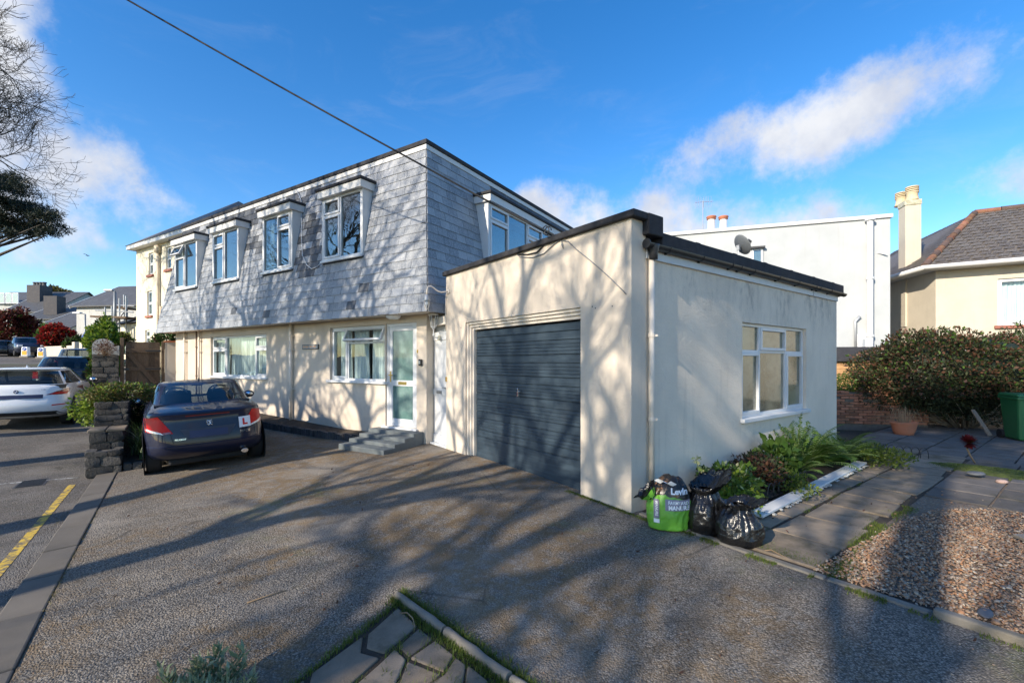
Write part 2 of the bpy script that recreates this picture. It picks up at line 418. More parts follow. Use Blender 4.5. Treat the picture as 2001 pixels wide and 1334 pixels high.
# car paint
def paint(name, col, metal, rough=.3):
    m, b, bs = newmat(name); oc = b.obj()
    b.put(bs.inputs['Base Color'], b.mix(b.math('MULTIPLY', b.maprange(b.noise(oc, 3., 6, .7), .5, .75), .05), col, (.16, .15, .14)))
    bs.inputs['Metallic'].default_value = metal; b.put(bs.inputs['Roughness'], b.maprange(b.noise(oc, 5, 4), .3, .7, rough - .06, rough + .1))
    bs.inputs['Coat Weight'].default_value = 1.; bs.inputs['Coat Roughness'].default_value = .04
paint('paint_navy', (.006, .009, .030), .0, .5); MAT['paint_navy'].node_tree.nodes['Principled BSDF'].inputs['Specular IOR Level'].default_value = .25; MAT['paint_navy'].node_tree.nodes['Principled BSDF'].inputs['Coat Weight'].default_value = .7
paint('paint_white', (.78, .80, .84), .0)
paint('paint_black', (.008, .009, .012), .2)
paint('paint_slate', (.03, .04, .07), .4)
paint('paint_silver', (.42, .45, .50), .5)

# glass: Fresnel mirror over a tinted clear body
def glass(name, tint, f0=.06, rough=.0, wob=0.):
    m, b, bs = newmat(name); b.n.remove(bs)
    fc = b.node('ShaderNodeLayerWeight', {'Blend': .5}, 1)          # 1 - |cos|
    fr = b.math('ADD', f0, b.math('MULTIPLY', b.math('POWER', fc, 4.), 1 - f0), clamp=True)
    gl = b.node('ShaderNodeBsdfGlossy', {'Color': (1, 1, 1), 'Roughness': rough})
    if wob:
        nm = b.bump(b.noise(b.obj(), 2.6, 2, .5), wob, .02)
        gn = gl.node; b.put(gn.inputs['Normal'], nm)
    tr = b.node('ShaderNodeBsdfTransparent', {'Color': tint})
    ms = b.node('ShaderNodeMixShader', {0: fr, 1: tr, 2: gl})
    out = next(n for n in b.n if n.type == 'OUTPUT_MATERIAL'); b.l.new(ms, out.inputs[0])
glass('glass', (.90, .95, .94), .045, 0., .05)
glass('glass_dormer', (.70, .76, .75), .15, 0., .06)
glass('car_glass', (.42, .47, .48), .05)
glass('lamp_glass', (.95, .96, .96), .04)
m, b, bs = newmat('frosted_glass')
bs.inputs['Base Color'].default_value = (.16, .25, .235, 1); bs.inputs['Roughness'].default_value = .25
b.put(bs.inputs['Base Color'], b.mix(b.maprange(b.noise(b.obj(), 1.9, 4, .6), .35, .65), (.10, .19, .175), (.22, .32, .30)))
b.put(bs.inputs['Normal'], b.bump(b.voro(b.obj(), 70.), .25, .004)); bs.inputs['Coat Weight'].default_value = .8; bs.inputs['Coat Roughness'].default_value = .04
m, b, bs = newmat('obscure_glass')
b.put(bs.inputs['Base Color'], b.mix(b.maprange(b.noise(b.scalevec(b.obj(), (1, 1, 1.5)), 1.6, 4, .6), .35, .66), (.055, .068, .040), (.20, .205, .14)))
bs.inputs['Roughness'].default_value = .22; b.put(bs.inputs['Normal'], b.bump(b.noise(b.scalevec(b.obj(), (1, 1, .3)), 60., 2), .2, .004))
bs.inputs['Coat Weight'].default_value = .6; bs.inputs['Coat Roughness'].default_value = .06

# garage door
m, b, bs = newmat('door_blue'); oc = b.obj()
c = b.mix(b.maprange(b.noise(b.scalevec(oc, (.4, 1, 6)), 6., 6, .65), .35, .7), (.026, .042, .060), (.044, .068, .092))
c = b.mix(b.math('MULTIPLY', b.maprange(b.noise(oc, 3., 7, .7), .55, .75), .3), c, (.09, .10, .11))
b.put(bs.inputs['Base Color'], c); bs.inputs['Roughness'].default_value = .48
# rolled ribs of the sheet steel
sx = b.n.new('ShaderNodeSeparateXYZ'); b.l.new(oc, sx.inputs[0])
b.put(bs.inputs['Normal'], b.bump(b.noise(oc, 70., 4), .12, .003))

# timber
def timber(name, c0, c1, grain=(1., 1., 9.), rnd=.3, weather=.4):
    m, b, bs = newmat(name); oc = b.obj()
    g = b.noise(b.scalevec(oc, grain), 9., 7, .68, .6)
    c = b.mix(b.maprange(g, .3, .72), c0, c1)
    k = b.maprange(b.math('FRACT', b.math('ADD', b.island(), b.orand())), 0, 1, 1 - rnd, 1 + rnd, False)
    c = b.mix(1.0, c, b.node('ShaderNodeCombineColor', {0: k, 1: k, 2: k}), 'MULTIPLY')
    c = b.mix(b.math('MULTIPLY', b.maprange(b.noise(oc, 4., 5, .7), .5, .72), weather), c, (.12, .105, .085))
    b.put(bs.inputs['Base Color'], c); bs.inputs['Roughness'].default_value = .85
    b.put(bs.inputs['Normal'], b.bump(g, .5, .004))
timber('gate_wood', (.070, .045, .028), (.155, .105, .065), (9., 1., 1.))
timber('shed_wood', (.36, .19, .085), (.56, .36, .185), (1., 1., 9.), .22, .15)
timber('grey_wood', (.20, .165, .13), (.34, .29, .235), (9., 9., 1.), .1, .3)

# tarmac of the drive: stone chips, moss film, pale dust, hairline cracks, damp stains
def tarmac(name, base, mossy, chip, dark=(.024, .022, .020)):
    m, b, bs = newmat(name); wp = b.pos()
    v1 = b.voro(wp, 84., out=0); vc = b.voro(wp, 84., out=1)
    sepc = b.n.new('ShaderNodeSeparateColor'); b.l.new(vc, sepc.inputs[0])
    stone = b.math('MULTIPLY', b.maprange(sepc.outputs[0], 0, 1, .52, 1.55, False), b.maprange(b.noise(wp, 150., 2, .5), .3, .7, .6, 1.4, False))
    col = b.mix(1.0, base, b.node('ShaderNodeCombineColor', {0: stone, 1: stone, 2: stone}), 'MULTIPLY')
    col = b.mix(b.math('MULTIPLY', b.maprange(v1, .35, .75), .65), col, dark)
    # worn pale patches, dark repairs, oily spots
    col = b.mix(b.math('MULTIPLY', b.maprange(b.noise(wp, .50, 6, .66, .3), .44, .62), .55), col, tuple(x * 1.5 for x in base))
    col = b.mix(b.math('MULTIPLY', b.maprange(b.noise(wp, 1.3, 7, .66, .4), .50, .66), .55), col, tuple(x * .50 for x in base))
    col = b.mix(b.math('MULTIPLY', b.maprange(b.noise(wp, 3.1, 3, .5), .66, .74), .6), col, tuple(x * .35 for x in base))
    if mossy:
        mk = b.math('MULTIPLY', b.maprange(b.noise(wp, .42, 5, .62, .5), .38, .56), b.maprange(b.noise(wp, 7., 6, .72), .38, .58))
        col = b.mix(b.math('MULTIPLY', mk, mossy), col, (.190, .108, .030))
        gk = b.math('MULTIPLY', b.maprange(b.noise(wp, .60, 4, .6, .3), .55, .68), b.maprange(b.noise(wp, 9., 6, .7), .40, .60))
        col = b.mix(b.math('MULTIPLY', gk, mossy), col, (.150, .155, .048))
    crk = b.maprange(b.node('ShaderNodeTexVoronoi', {'Vector': b.math('ADD', 0, 0) if False else wp, 'Scale': .55}, 0, feature='DISTANCE_TO_EDGE'), .0, .0045, 1, 0)
    crk = b.math('MULTIPLY', crk, b.maprange(b.noise(wp, 1.1, 3), .50, .60))
    col = b.mix(b.math('MULTIPLY', crk, .55), col, (.03, .026, .02))
    fleck = b.math('MULTIPLY', b.maprange(sepc.outputs[1], .93, .96), b.maprange(v1, .1, .3, 1, 0))
    col = b.mix(b.math('MULTIPLY', fleck, chip), col, (.50, .48, .45))
    b.put(bs.inputs['Base Color'], col); bs.inputs['Roughness'].default_value = .88; bs.inputs['Specular IOR Level'].default_value = .3
    hh = b.math('ADD', b.math('MULTIPLY', b.math('SUBTRACT', 1., v1), 1.), b.math('MULTIPLY', b.noise(wp, 28., 5, .65), .9))
    b.put(bs.inputs['Normal'], b.bump(hh, .85, .009))
tarmac('tarmac_drive', (.215, .190, .160), .55, .85)
tarmac('tarmac_road', (.150, .138, .125), .10, .45)
m, b, bs = newmat('yellow_line'); wp = b.pos()
wear = b.maprange(b.noise(wp, 13., 7, .75), .40, .56)
b.put(bs.inputs['Base Color'], b.mix(wear, (.11, .10, .085), b.mix(b.noise(wp, 6., 4), (.50, .32, .03), (.66, .46, .07)))); bs.inputs['Roughness'].default_value = .8
m, b, bs = newmat('white_line'); wp = b.pos()
wear = b.maprange(b.noise(wp, 13., 7, .75), .42, .60)
b.put(bs.inputs['Base Color'], b.mix(wear, (.11, .105, .10), (.50, .50, .49))); bs.inputs['Roughness'].default_value = .8
# open ground beyond the built plots
m, b, bs = newmat('ground'); wp = b.pos()
b.put(bs.inputs['Base Color'], b.mix(b.maprange(b.noise(wp, 1.2, 6, .65), .4, .62), (.070, .058, .042), (.060, .072, .030)))
b.put(bs.inputs['Normal'], b.bump(b.noise(wp, 26., 6, .7), .8, .03)); bs.inputs['Roughness'].default_value = .95
# gravel
m, b, bs = newmat('gravel'); r = b.island()
c = b.ramp(r, [(0., (.34, .22, .13)), (.14, (.42, .19, .075)), (.30, (.24, .18, .13)), (.42, (.48, .37, .26)), (.55, (.30, .13, .055)), (.68, (.38, .25, .155)), (.80, (.11, .095, .09)), (.90, (.54, .46, .36)), (1., (.25, .13, .07))])
c = b.mix(b.math('MULTIPLY', b.noise(b.pos(), 90., 3), .35), c, (.2, .17, .14))
b.put(bs.inputs['Base Color'], c); bs.inputs['Roughness'].default_value = .7
m, b, bs = newmat('gravel_bed'); wp = b.pos(); vc = b.voro(wp, 60., out=1)
sc_ = b.n.new('ShaderNodeSeparateColor'); b.l.new(vc, sc_.inputs[0])
b.put(bs.inputs['Base Color'], b.ramp(sc_.outputs[0], [(0, (.20, .15, .11)), (.4, (.27, .18, .11)), (.7, (.12, .11, .10)), (1, (.34, .29, .23))]))
b.put(bs.inputs['Normal'], b.bump(b.voro(wp, 60.), 1., .02)); bs.inputs['Roughness'].default_value = .85
# black refuse sack
m, b, bs = newmat('bag_black'); oc = b.obj()
bs.inputs['Base Color'].default_value = (.010, .010, .011, 1); bs.inputs['Roughness'].default_value = .24; bs.inputs['Specular IOR Level'].default_value = .6
cr = b.noise(b.scalevec(oc, (1.3, 1.3, 1.)), 9., 3, .5, 1.6)
b.put(bs.inputs['Normal'], b.bump(b.math('ABSOLUTE', b.math('SUBTRACT', cr, .5)), .45, .03))
m, b, bs = newmat('bag_print_black'); oc = b.obj()
n = b.noise(b.scalevec(oc, (1, 1, 2)), 11., 4, .6, 1.)
b.put(bs.inputs['Base Color'], b.ramp(n, [(0., (.014, .013, .012)), (.52, (.02, .018, .016)), (.60, (.12, .07, .035)), (.66, (.30, .12, .03)), (.72, (.35, .33, .28)), (.80, (.03, .028, .025))]))
bs.inputs['Roughness'].default_value = .3; b.put(bs.inputs['Normal'], b.bump(b.noise(oc, 9., 4), .5, .02))

leafmat('leaf_fern', (.075, .155, .020), (.135, .22, .040), .35)
leafmat('leaf_green', (.050, .110, .018), (.105, .175, .035), .3)
leafmat('leaf_lime', (.15, .26, .025), (.30, .36, .05), .4)
leafmat('leaf_grass', (.075, .130, .016), (.17, .20, .040), .4)
leafmat('leaf_dark', (.016, .028, .011), (.045, .055, .020), .15, .7)
leafmat('leaf_bronze', (.070, .034, .020), (.15, .070, .042), .25)
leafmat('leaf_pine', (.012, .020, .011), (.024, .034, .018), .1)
leafmat('leaf_sage', (.22, .28, .14), (.40, .44, .28), .3)
leafmat('leaf_red', (.22, .010, .012), (.42, .03, .02), .35)
leafmat('leaf_plum', (.065, .012, .012), (.13, .030, .018), .3)
leafmat('leaf_hebe', (.085, .090, .025), (.19, .15, .05), .25)
leafmat('leaf_blade', (.035, .075, .020), (.09, .14, .05), .25)
leafmat('petal_white', (.45, .38, .38), (.62, .60, .60), .3)
leafmat('petal_cream', (.45, .50, .22), (.62, .60, .34), .4)
leafmat('leaf_aeonium', (.075, .010, .014), (.20, .020, .022), .2)
# ------------------------------------------------------------------ the ground
HF = Frame(-1.709, 8.90, math.atan2(-.533, .846))      # house: x along the front (towards the garage), y into the house
GF = Frame(1.341, 5.00, math.atan2(-.7985, .602))      # garage: x along its front, y along its window wall
def mq(m, q, off=0., flat=False):
    x, y = MX * m + QX * q, MY * m + QY * q
    return (x, y, zg(x, y) + off)
def sheet(name, ms, qs, off, mat, parent=None):
    return tag(MB().grid([[mq(m, q, off) for q in qs] for m in ms]).build(name, mat, parent, True), kind='structure')
far = [-900, -500, -250, -120, -70]
qs_w = far + list(np.arange(-50, 95, 2.5)) + [110, 150, 250, 500, 900]
ms_w = far + list(np.arange(-50, 60, 3.0)) + [4.08, -1.1] + [75, 120, 250, 500, 900]
sheet('ground', sorted(ms_w), qs_w, -.16, MAT['ground'])
qs_r = list(np.arange(-30, 100, 1.5)) + [24.99, 10.5]
sheet('road', [-7.2, -6, -5, -3, -1.36, -1.05], sorted(qs_r), -.045, MAT['tarmac_road'])
sheet('road_edge', [-1.10, -.74], list(np.arange(9.8, 21, .8)), -.047, MAT['tarmac_road'])
sheet('junction', [-30, -20, -12, -7.15], [q_ for q_ in sorted(qs_r) if q_ > 44], -.045, MAT['tarmac_road'])
sheet('verge', [-22, -16, -7.25], [q_ for q_ in sorted(qs_r) if q_ < 46], -.02, MAT['ground'])
# driveway: from the kerb to the buildings
qs_d = sorted(set(list(np.round(np.arange(-8, 19.5, .5), 3)) + [10.5]))
sheet('driveway', [-.79, -.4, .2, 1, 2, 3, 4.08, 4.19], qs_d, 0., MAT['tarmac_drive'])
gp = lambda x, y, off=0.: (lambda p: (p.x, p.y, zg(p.x, p.y) + off))(GF.glob((x, y, 0)))
yard = MB().grid([[gp(x, y, -.012) for y in np.arange(.02, 16.1, .8)] for x in np.arange(-.2, 12.1, .8)]).build('yard_ground', MAT['gravel_bed'], None, True)
tag(yard, kind='structure')
front_strip = MB().grid([[gp(x, y, -.008) for y in (-.10, .0, .25)] for x in np.arange(.0, 8.1, .4)]).build('yard_edge', MAT['soil'], None, True)
tag(front_strip, kind='structure')
rng = random.Random(4)
# dropped kerb: one block after another
kerb = tag(MB().grid([[mq(m, q, -.03) for q in np.arange(-6, 10.2, .6)] for m in (-1.062, -.80)]).build('kerb', MAT['mortar'], None), kind='structure')
q = -5.6
while q < 9.75:
    L = .74 + rng.uniform(-.03, .03); k = MB(); a = .005
    vs = []
    for (mm, qq) in ((-1.055, q + a), (-.795, q + a), (-.795, q + L - a), (-1.055, q + L - a)):
        vs.append(Vector(mq(mm, qq)))
    dz = rng.uniform(-.004, .006)
    k.raw([v + Vector((0, 0, -.12)) for v in vs] + [v + Vector((0, 0, .012 + dz)) for v in vs], [(0,3,2,1),(4,5,6,7),(0,1,5,4),(1,2,6,5),(2,3,7,6),(3,0,4,7)])
    k.build('kerb_block', MAT['kerbstone'], kerb, bevel=.012)
    q += L
# painted lines
def line(name, a, b, wd, mat, off):
    a, b = Vector(a), Vector(b); d = (b - a); n = Vector((-d.y, d.x, 0)).normalized() * wd / 2; m = MB(); rows = []
    for i in range(25):
        p = a + d * (i / 24)
        rows.append([(p.x + n.x * s_, p.y + n.y * s_, zg(p.x, p.y) - .045 + off) for s_ in (-1, 1)])
    o = m.grid(rows).build(name, mat); return tag(o, kind='structure')
qend = QX * G(150, 940).x + QY * G(150, 940).y
line('yellow_line', mq(-1.30, -5), mq(-1.30, qend), .085, MAT['yellow_line'], .004)
pa, pb = G(-120, 955, -.045), G(152, 933, -.045)
line('bay_line', pa, pb, .07, MAT['white_line'], .005)
# gully grate in the gutter
gpnt = G(62, 944, -.045)
dg_ = tag(MB().box(-.26, .26, -.17, .17, -.02, .004).build('gully_frame', MAT['dark_grey']), 'dark iron gully grate set in the road beside the yellow line', 'drain')
dg_.name = 'gully_grate'; dg_.location = gpnt; dg_.rotation_euler = (0, 0, math.atan2(QY, QX))
for i in range(9):
    x = -.22 + .055 * i
    MB().box(x - .012, x + .012, -.14, .14, .0045, .014).build('bar', MAT['black_plastic'], dg_)
# ---- edging stones between the drive and the yard
edge = tag(MB().grid([[gp(x, y, -.004) for y in (-.02, .16)] for x in np.arange(.0, 8.1, .4)]).build('yard_kerb', MAT['mortar'], None), kind='structure')
x = .06
while x < 7.5:
    raised = x > 2.28
    L = (.92 if raised else .62) + rng.uniform(-.05, .05); h = .055 if raised else .016; wd = .075
    y0 = .045 + rng.uniform(-.012, .012); tw = rng.uniform(-.02, .02)
    vs = [Vector(gp(xx, yy)) for (xx, yy) in ((x, y0), (x + L - .02, y0 + tw), (x + L - .02, y0 + wd + tw), (x, y0 + wd))]
    k = MB().raw([v + Vector((0, 0, -.1)) for v in vs] + [v + Vector((0, 0, h)) for v in vs], [(0,3,2,1),(4,5,6,7),(0,1,5,4),(1,2,6,5),(2,3,7,6),(3,0,4,7)])
    k.build('edging_stone', MAT['concrete'], edge, bevel=.014)
    x += L
# ---- slab path beside the window wall, then the paved yard behind the garage
path = tag(MB().grid([[gp(x, y, -.006) for y in np.arange(.14, 12.6, .8)] for x in (.80, 1.25, 1.78)]).build('path', MAT['soil']), kind='structure')
def slab(xa, xb, ya, yb, dz, mat, parent, jit=.012):
    c = [(xa, ya), (xb, ya), (xb, yb), (xa, yb)]
    vs = [Vector(gp(a + rng.uniform(-jit, jit), b_ + rng.uniform(-jit, jit))) for (a, b_) in c]
    tl = [rng.uniform(-.004, .004) for _ in c]
    MB().raw([v + Vector((0, 0, -.05)) for v in vs] + [v + Vector((0, 0, dz + t_)) for v, t_ in zip(vs, tl)], [(0,3,2,1),(4,5,6,7),(0,1,5,4),(1,2,6,5),(2,3,7,6),(3,0,4,7)]).build('paving_slab', mat, parent, bevel=.008)
y = .18
while y < 7.0:
    L = .72 + rng.uniform(-.08, .08)
    slab(1.14, 1.73 + rng.uniform(-.04, .03), y, y + L - .035, .012, MAT['paving'], path, .022); y += L
y = .30
while y < 7.0:
    L = .60 + rng.uniform(-.10, .12); slab(.85, 1.10, y, y + L - .035, .010, MAT['paving'], path, .020); y += L
patio = tag(MB().grid([[gp(x, y, -.008) for y in np.arange(6.4, 12.6, .8)] for x in np.arange(-.2, 7.1, .8)]).build('patio', MAT['soil']), kind='structure')
for i in range(11):
    for j in range(9):
        xa, ya = -.1 + i * .6, 7.1 + j * .6
        if 2.6 < xa and ya < 8.2 and xa > 3.0: continue
        slab(xa, xa + .575, ya, ya + .575, .010, MAT['paving_dark'], patio, .008)
for j in range(6):
    for i in range(2):
        slab(1.78 + .6 * i, 1.78 + .6 * i + .575, 3.7 + .6 * j, 3.7 + .6 * j + .575, .009, MAT['paving_dark'], patio, .008) if 3.7 + .6 * j < 7.0 else None
# ---- gravel: polygon in the garage frame
gpoly = [(1.72, .17), (1.80, 1.2), (1.86, 2.2), (2.0, 3.0), (2.35, 3.55), (3.2, 3.9), (4.4, 4.0), (6.4, 4.2), (6.4, .17)]
def inside(poly, x, y):
    c = False; n = len(poly); j = n - 1
    for i in range(n):
        xi, yi = poly[i]; xj, yj = poly[j]
        if (yi > y) != (yj > y) and x < (xj - xi) * (y - yi) / (yj - yi) + xi: c = not c
        j = i
    return c
def icosa():
    t = (1 + 5 ** .5) / 2
    v = np.array([(-1,t,0),(1,t,0),(-1,-t,0),(1,-t,0),(0,-1,t),(0,1,t),(0,-1,-t),(0,1,-t),(t,0,-1),(t,0,1),(-t,0,-1),(-t,0,1)], float); v /= np.linalg.norm(v[0])
    f = np.array([(0,11,5),(0,5,1),(0,1,7),(0,7,10),(0,10,11),(1,5,9),(5,11,4),(11,10,2),(10,7,6),(7,1,8),(3,9,4),(3,4,2),(3,2,6),(3,6,8),(3,8,9),(4,9,5),(2,4,11),(6,2,10),(8,6,7),(9,8,1)])
    return v, f
ICV, ICF = icosa()
def pebble_mesh(name, pts, sizes, mat, parent=None, seed=1, flat=.6):
    """pts (n,3) world positions, one small stone on each"""
    rg = np.random.default_rng(seed); n = len(pts); pts = np.asarray(pts)
    an = rg.uniform(0, 2*np.pi, n); ca, sa = np.cos(an), np.sin(an)
    sc = np.stack([sizes * rg.uniform(.8, 1.35, n), sizes * rg.uniform(.6, 1.0, n), sizes * rg.uniform(flat*.65, flat*1.2, n)], 1)
    V = ICV[None] * (1 + rg.uniform(-.2, .2, (n, 12, 1))) * sc[:, None, :]
    tl = rg.uniform(-.5, .5, n); V[:, :, 2] += V[:, :, 0] * tl[:, None]
    x = V[:, :, 0] * ca[:, None] - V[:, :, 1] * sa[:, None]; y = V[:, :, 0] * sa[:, None] + V[:, :, 1] * ca[:, None]
    V = np.stack([x, y, V[:, :, 2]], 2) + pts[:, None, :]
    Fc = (ICF[None] + (np.arange(n) * 12)[:, None, None]).reshape(-1, 3)
    return np_mesh(name, V.reshape(-1, 3), Fc, mat, parent, False)
rg = random.Random(9); pts = []; sizes = []
while len(pts) < 36000:
    a, b_ = rg.uniform(1.68, 5.6), rg.uniform(.15, 4.25)
    if not inside(gpoly, a, b_):
        if rg.random() > .012: continue
    if b_ > 2.6 and rg.random() < .35: continue
    p = gp(a, b_, rg.uniform(-.004, .016)); pts.append(p); sizes.append(rg.lognormvariate(math.log(.0096), .30))
gr = pebble_mesh('gravel', pts, np.array(sizes), MAT['gravel'])
tag(gr, 'brown and buff loose pebble gravel filling the yard bed', 'gravel', kind='stuff')
# scattered grit on the drive
pts = []; sizes = []
for i in range(900):
    m_, q_ = rg.uniform(-.7, 4.0), rg.uniform(-1.0, 8.5)
    pts.append(mq(m_, q_, .003)); sizes.append(rg.uniform(.003, .007))
tag(pebble_mesh('grit', pts, np.array(sizes), MAT['gravel'], seed=3), 'tiny loose stones scattered over the tarmac drive', 'grit', kind='stuff')
# ------------------------------------------------------------------ wall / window builders (local frames, outside = -n)
def wall_panel(mb, x0, x1, z0, z1, holes, depth, place):
    """front skin with rectangular holes and their reveals; place(x, d, z): d = depth behind the face"""
    xs = sorted(set([x0, x1] + [h[0] for h in holes] + [h[1] for h in holes])); zs = sorted(set([z0, z1] + [h[2] for h in holes] + [h[3] for h in holes]))
    # keep the long cells split so nothing is stretched
    for i in range(len(xs) - 1):
        for j in range(len(zs) - 1):
            cx, cz = (xs[i] + xs[i+1]) / 2, (zs[j] + zs[j+1]) / 2
            if any(h[0] < cx < h[1] and h[2] < cz < h[3] for h in holes): continue
            mb.quad(place(xs[i], 0, zs[j]), place(xs[i+1], 0, zs[j]), place(xs[i+1], 0, zs[j+1]), place(xs[i], 0, zs[j+1]))
    for (a, b_, c, d) in holes:
        for (p, q_) in (((a, c), (a, d)), ((a, d), (b_, d)), ((b_, d), (b_, c)), ((b_, c), (a, c))):
            mb.quad(place(p[0], 0, p[1]), place(q_[0], 0, q_[1]), place(q_[0], depth, q_[1]), place(p[0], depth, p[1]))
def pbox(mb, place, x0, x1, d0, d1, z0, z1):
    vs = [place(x0,d0,z0),place(x1,d0,z0),place(x1,d1,z0),place(x0,d1,z0),place(x0,d0,z1),place(x1,d0,z1),place(x1,d1,z1),place(x0,d1,z1)]
    return mb.raw(vs, [(0,3,2,1),(4,5,6,7),(0,1,5,4),(1,2,6,5),(2,3,7,6),(3,0,4,7)])
def ring(mb, place, x0, x1, z0, z1, t, d0, d1):
    pbox(mb, place, x0, x0 + t, d0, d1, z0, z1); pbox(mb, place, x1 - t, x1, d0, d1, z0, z1)
    pbox(mb, place, x0 + t, x1 - t, d0, d1, z0, z0 + t); pbox(mb, place, x0 + t, x1 - t, d0, d1, z1 - t, z1)
def window(name, parent, place, x0, x1, z0, z1, cells, depth, mats=('white_plastic', 'glass'), fr=.05, sill=None, room=True, curtain=None, pane_over=None, door=False):
    """cells: (fx0, fx1, fz0, fz1, style) in fractions; style 'f' fixed, 's' sash with its own frame, 'o' top-hung sash standing open"""
    m = MB(); ring(m, place, x0, x1, z0, z1, fr, depth - .035, depth + .035)
    W, Hh = x1 - x0, z1 - z0
    xsplit = sorted(set(c[0] for c in cells) | set(c[1] for c in cells))
    win = None; panes = []; sash = []
    for (a, b_, c, d, st) in cells:
        ax, bx, cz, dz = x0 + a * W, x0 + b_ * W, z0 + c * Hh, z0 + d * Hh
        h = fr * .45
        ax += fr if a == 0 else h; bx -= fr if b_ == 1 else h; cz += fr if c == 0 else h; dz -= fr if d == 1 else h
        # mullions and transoms
        if b_ < 1: pbox(m, place, bx, bx + 2*h, depth - .033, depth + .033, cz - h*.98, dz + h*.98)
        if d < 1: pbox(m, place, ax, bx, depth - .031, depth + .031, dz, dz + 2*h)
        if st == 's':
            sash.append((ax, bx, cz, dz)); g = .042
            panes.append((ax + g, bx - g, cz + g, dz - g, depth - .012))
        elif st == 'f':
            panes.append((ax, bx, cz, dz, depth - .002))
        elif st == 'o':
            # sash tipped outwards about its top edge
            th = R(24); g = .045
            def pl2(x, dd, z, dz=dz, th=th, place=place, depth=depth):
                r = dz - z; off = dd - depth
                return place(x, depth - .045 - r * math.sin(th) + off * math.cos(th), dz - r * math.cos(th) - off * math.sin(th))
            s_ = MB(); ring(s_, pl2, ax - .02, bx + .02, cz - .01, dz, g, depth - .03, depth + .03)
            pn = MB(); pbox(pn, pl2, ax - .02 + g, bx + .02 - g, cz - .01 + g, dz - g, 0, 0) if False else None
            panes.append((ax - .02 + g, bx + .02 - g, cz - .01 + g, dz - g, ('o', pl2, depth)))
            sash.append(('mesh', s_))
    win = m.build(name, MAT[mats[0]], parent, bevel=.006)
    for s_ in sash:
        if s_[0] == 'mesh': s_[1].build('open_sash', MAT[mats[0]], win, bevel=.005); continue
        k = MB(); ring(k, place, *s_, .045, depth - .055, depth + .02); k.build('sash', MAT[mats[0]], win, bevel=.006)
    for (a, b_, c, d, dd) in panes:
        k = MB(); pm = MAT[mats[1]] if pane_over is None else MAT[pane_over]
        if isinstance(dd, tuple):
            pbox(k, dd[1], a - .004, b_ + .004, dd[2] - .004, dd[2] + .004, c - .004, d + .004)
        else: pbox(k, place, a - .004, b_ + .004, dd, dd + .008, c - .004, d + .004)
        k.build('pane', pm, win)
    if sill:
        k = MB(); ov, pr, th = sill
        pbox(k, place, x0 - ov, x1 + ov, -pr, depth - .036, z0 - th, z0 + .002); k.build('sill', MAT['white_plastic'], win, bevel=.006)
    if room:
        k = MB(); d1 = depth + .75
        e = .02
        k.quad(place(x0-e, d1, z0-e), place(x1+e, d1, z0-e), place(x1+e, d1, z1+e), place(x0-e, d1, z1+e))
        for (p, q_) in (((x0-e, z0-e), (x0-e, z1+e)), ((x0-e, z1+e), (x1+e, z1+e)), ((x1+e, z1+e), (x1+e, z0-e)), ((x1+e, z0-e), (x0-e, z0-e))):
            k.quad(place(p[0], depth + .04, p[1]), place(q_[0], depth + .04, q_[1]), place(q_[0], d1, q_[1]), place(p[0], d1, p[1]))
        k.build('room', MAT['room'], win)
    if curtain:
        for (ca, cb, seed) in curtain:
            rr = random.Random(seed); rows = []
            n = int((cb - ca) * W / .012) + 4
            ph = [rr.uniform(0, 6.28) for _ in range(4)]
            for j in range(7):
                zz = z0 + .02 + (Hh - .04) * j / 6; rw = []
                for i in range(n + 1):
                    t = i / n; x = x0 + (ca + (cb - ca) * t) * W
                    amp = .022 + .012 * (1 - j / 6)
                    off = amp * (math.sin(t * (cb-ca) * W * 62 + ph[0] + .5*math.sin(j*.7+t*5)) + .5 * math.sin(t * (cb-ca) * W * 29 + ph[1]))
                    rw.append(place(x, depth + .13 + off, zz))
                rows.append(rw)
            MB().grid(rows).build('curtain', MAT['curtain'], win, True)
    return win

# ------------------------------------------------------------------ the mansard house
house = thing('mansard_house', 'cream house with grey slate mansard upper storey and white dormer windows', 'house', HF.o, HF.rz)
OV, LX, DY = .42, 11.30, 9.0
ZB, ZT, KI = 2.587, 5.99, .57
hfront = lambda x, d, z: (x, d, z)
def hwin(u0, v0, u1, v1, y=0.):
    a = HF.fy(u0, v0, y); b_ = HF.fy(u1, v1, y); return a[0], b_[0], b_[1], a[1]
# ground floor openings from the photograph (left, right, sill, head)
w1x0, _ = HF.fy(411, 700); w1x1, _ = HF.fy(520, 700); w1z0 = HF.fy(520, 738)[1]; w1z1 = HF.fy(520, 652)[1]
w2x0, _ = HF.fy(644, 700); w2x1, _ = HF.fy(751, 700); w2z0 = HF.fy(700, 744)[1]; w2z1 = HF.fy(700, 637)[1]
dx0, _ = HF.fy(752.5, 700); dx1, _ = HF.fy(813.5, 700); dz0 = HF.fy(782, 834)[1]; dz1 = HF.fy(782, 631)[1]
mb = MB()
wall_panel(mb, -LX, 0, -.35, ZB + .02, [(w1x0, w1x1, w1z0, w1z1), (w2x0, w2x1, w2z0, w2z1), (dx0, dx1, dz0, dz1)], .12, hfront)
mb.quad((0, 0, -.35), (0, DY, -.35), (0, DY, ZB + .02), (0, 0, ZB + .02)); mb.quad((-LX, DY, -.35), (-LX, 0, -.35), (-LX, 0, ZB + .02), (-LX, DY, ZB + .02))
mb.quad((0, DY, -.35), (-LX, DY, -.35), (-LX, DY, ZB + .02), (0, DY, ZB + .02))
mb.build('wall', MAT['render_house'], house)
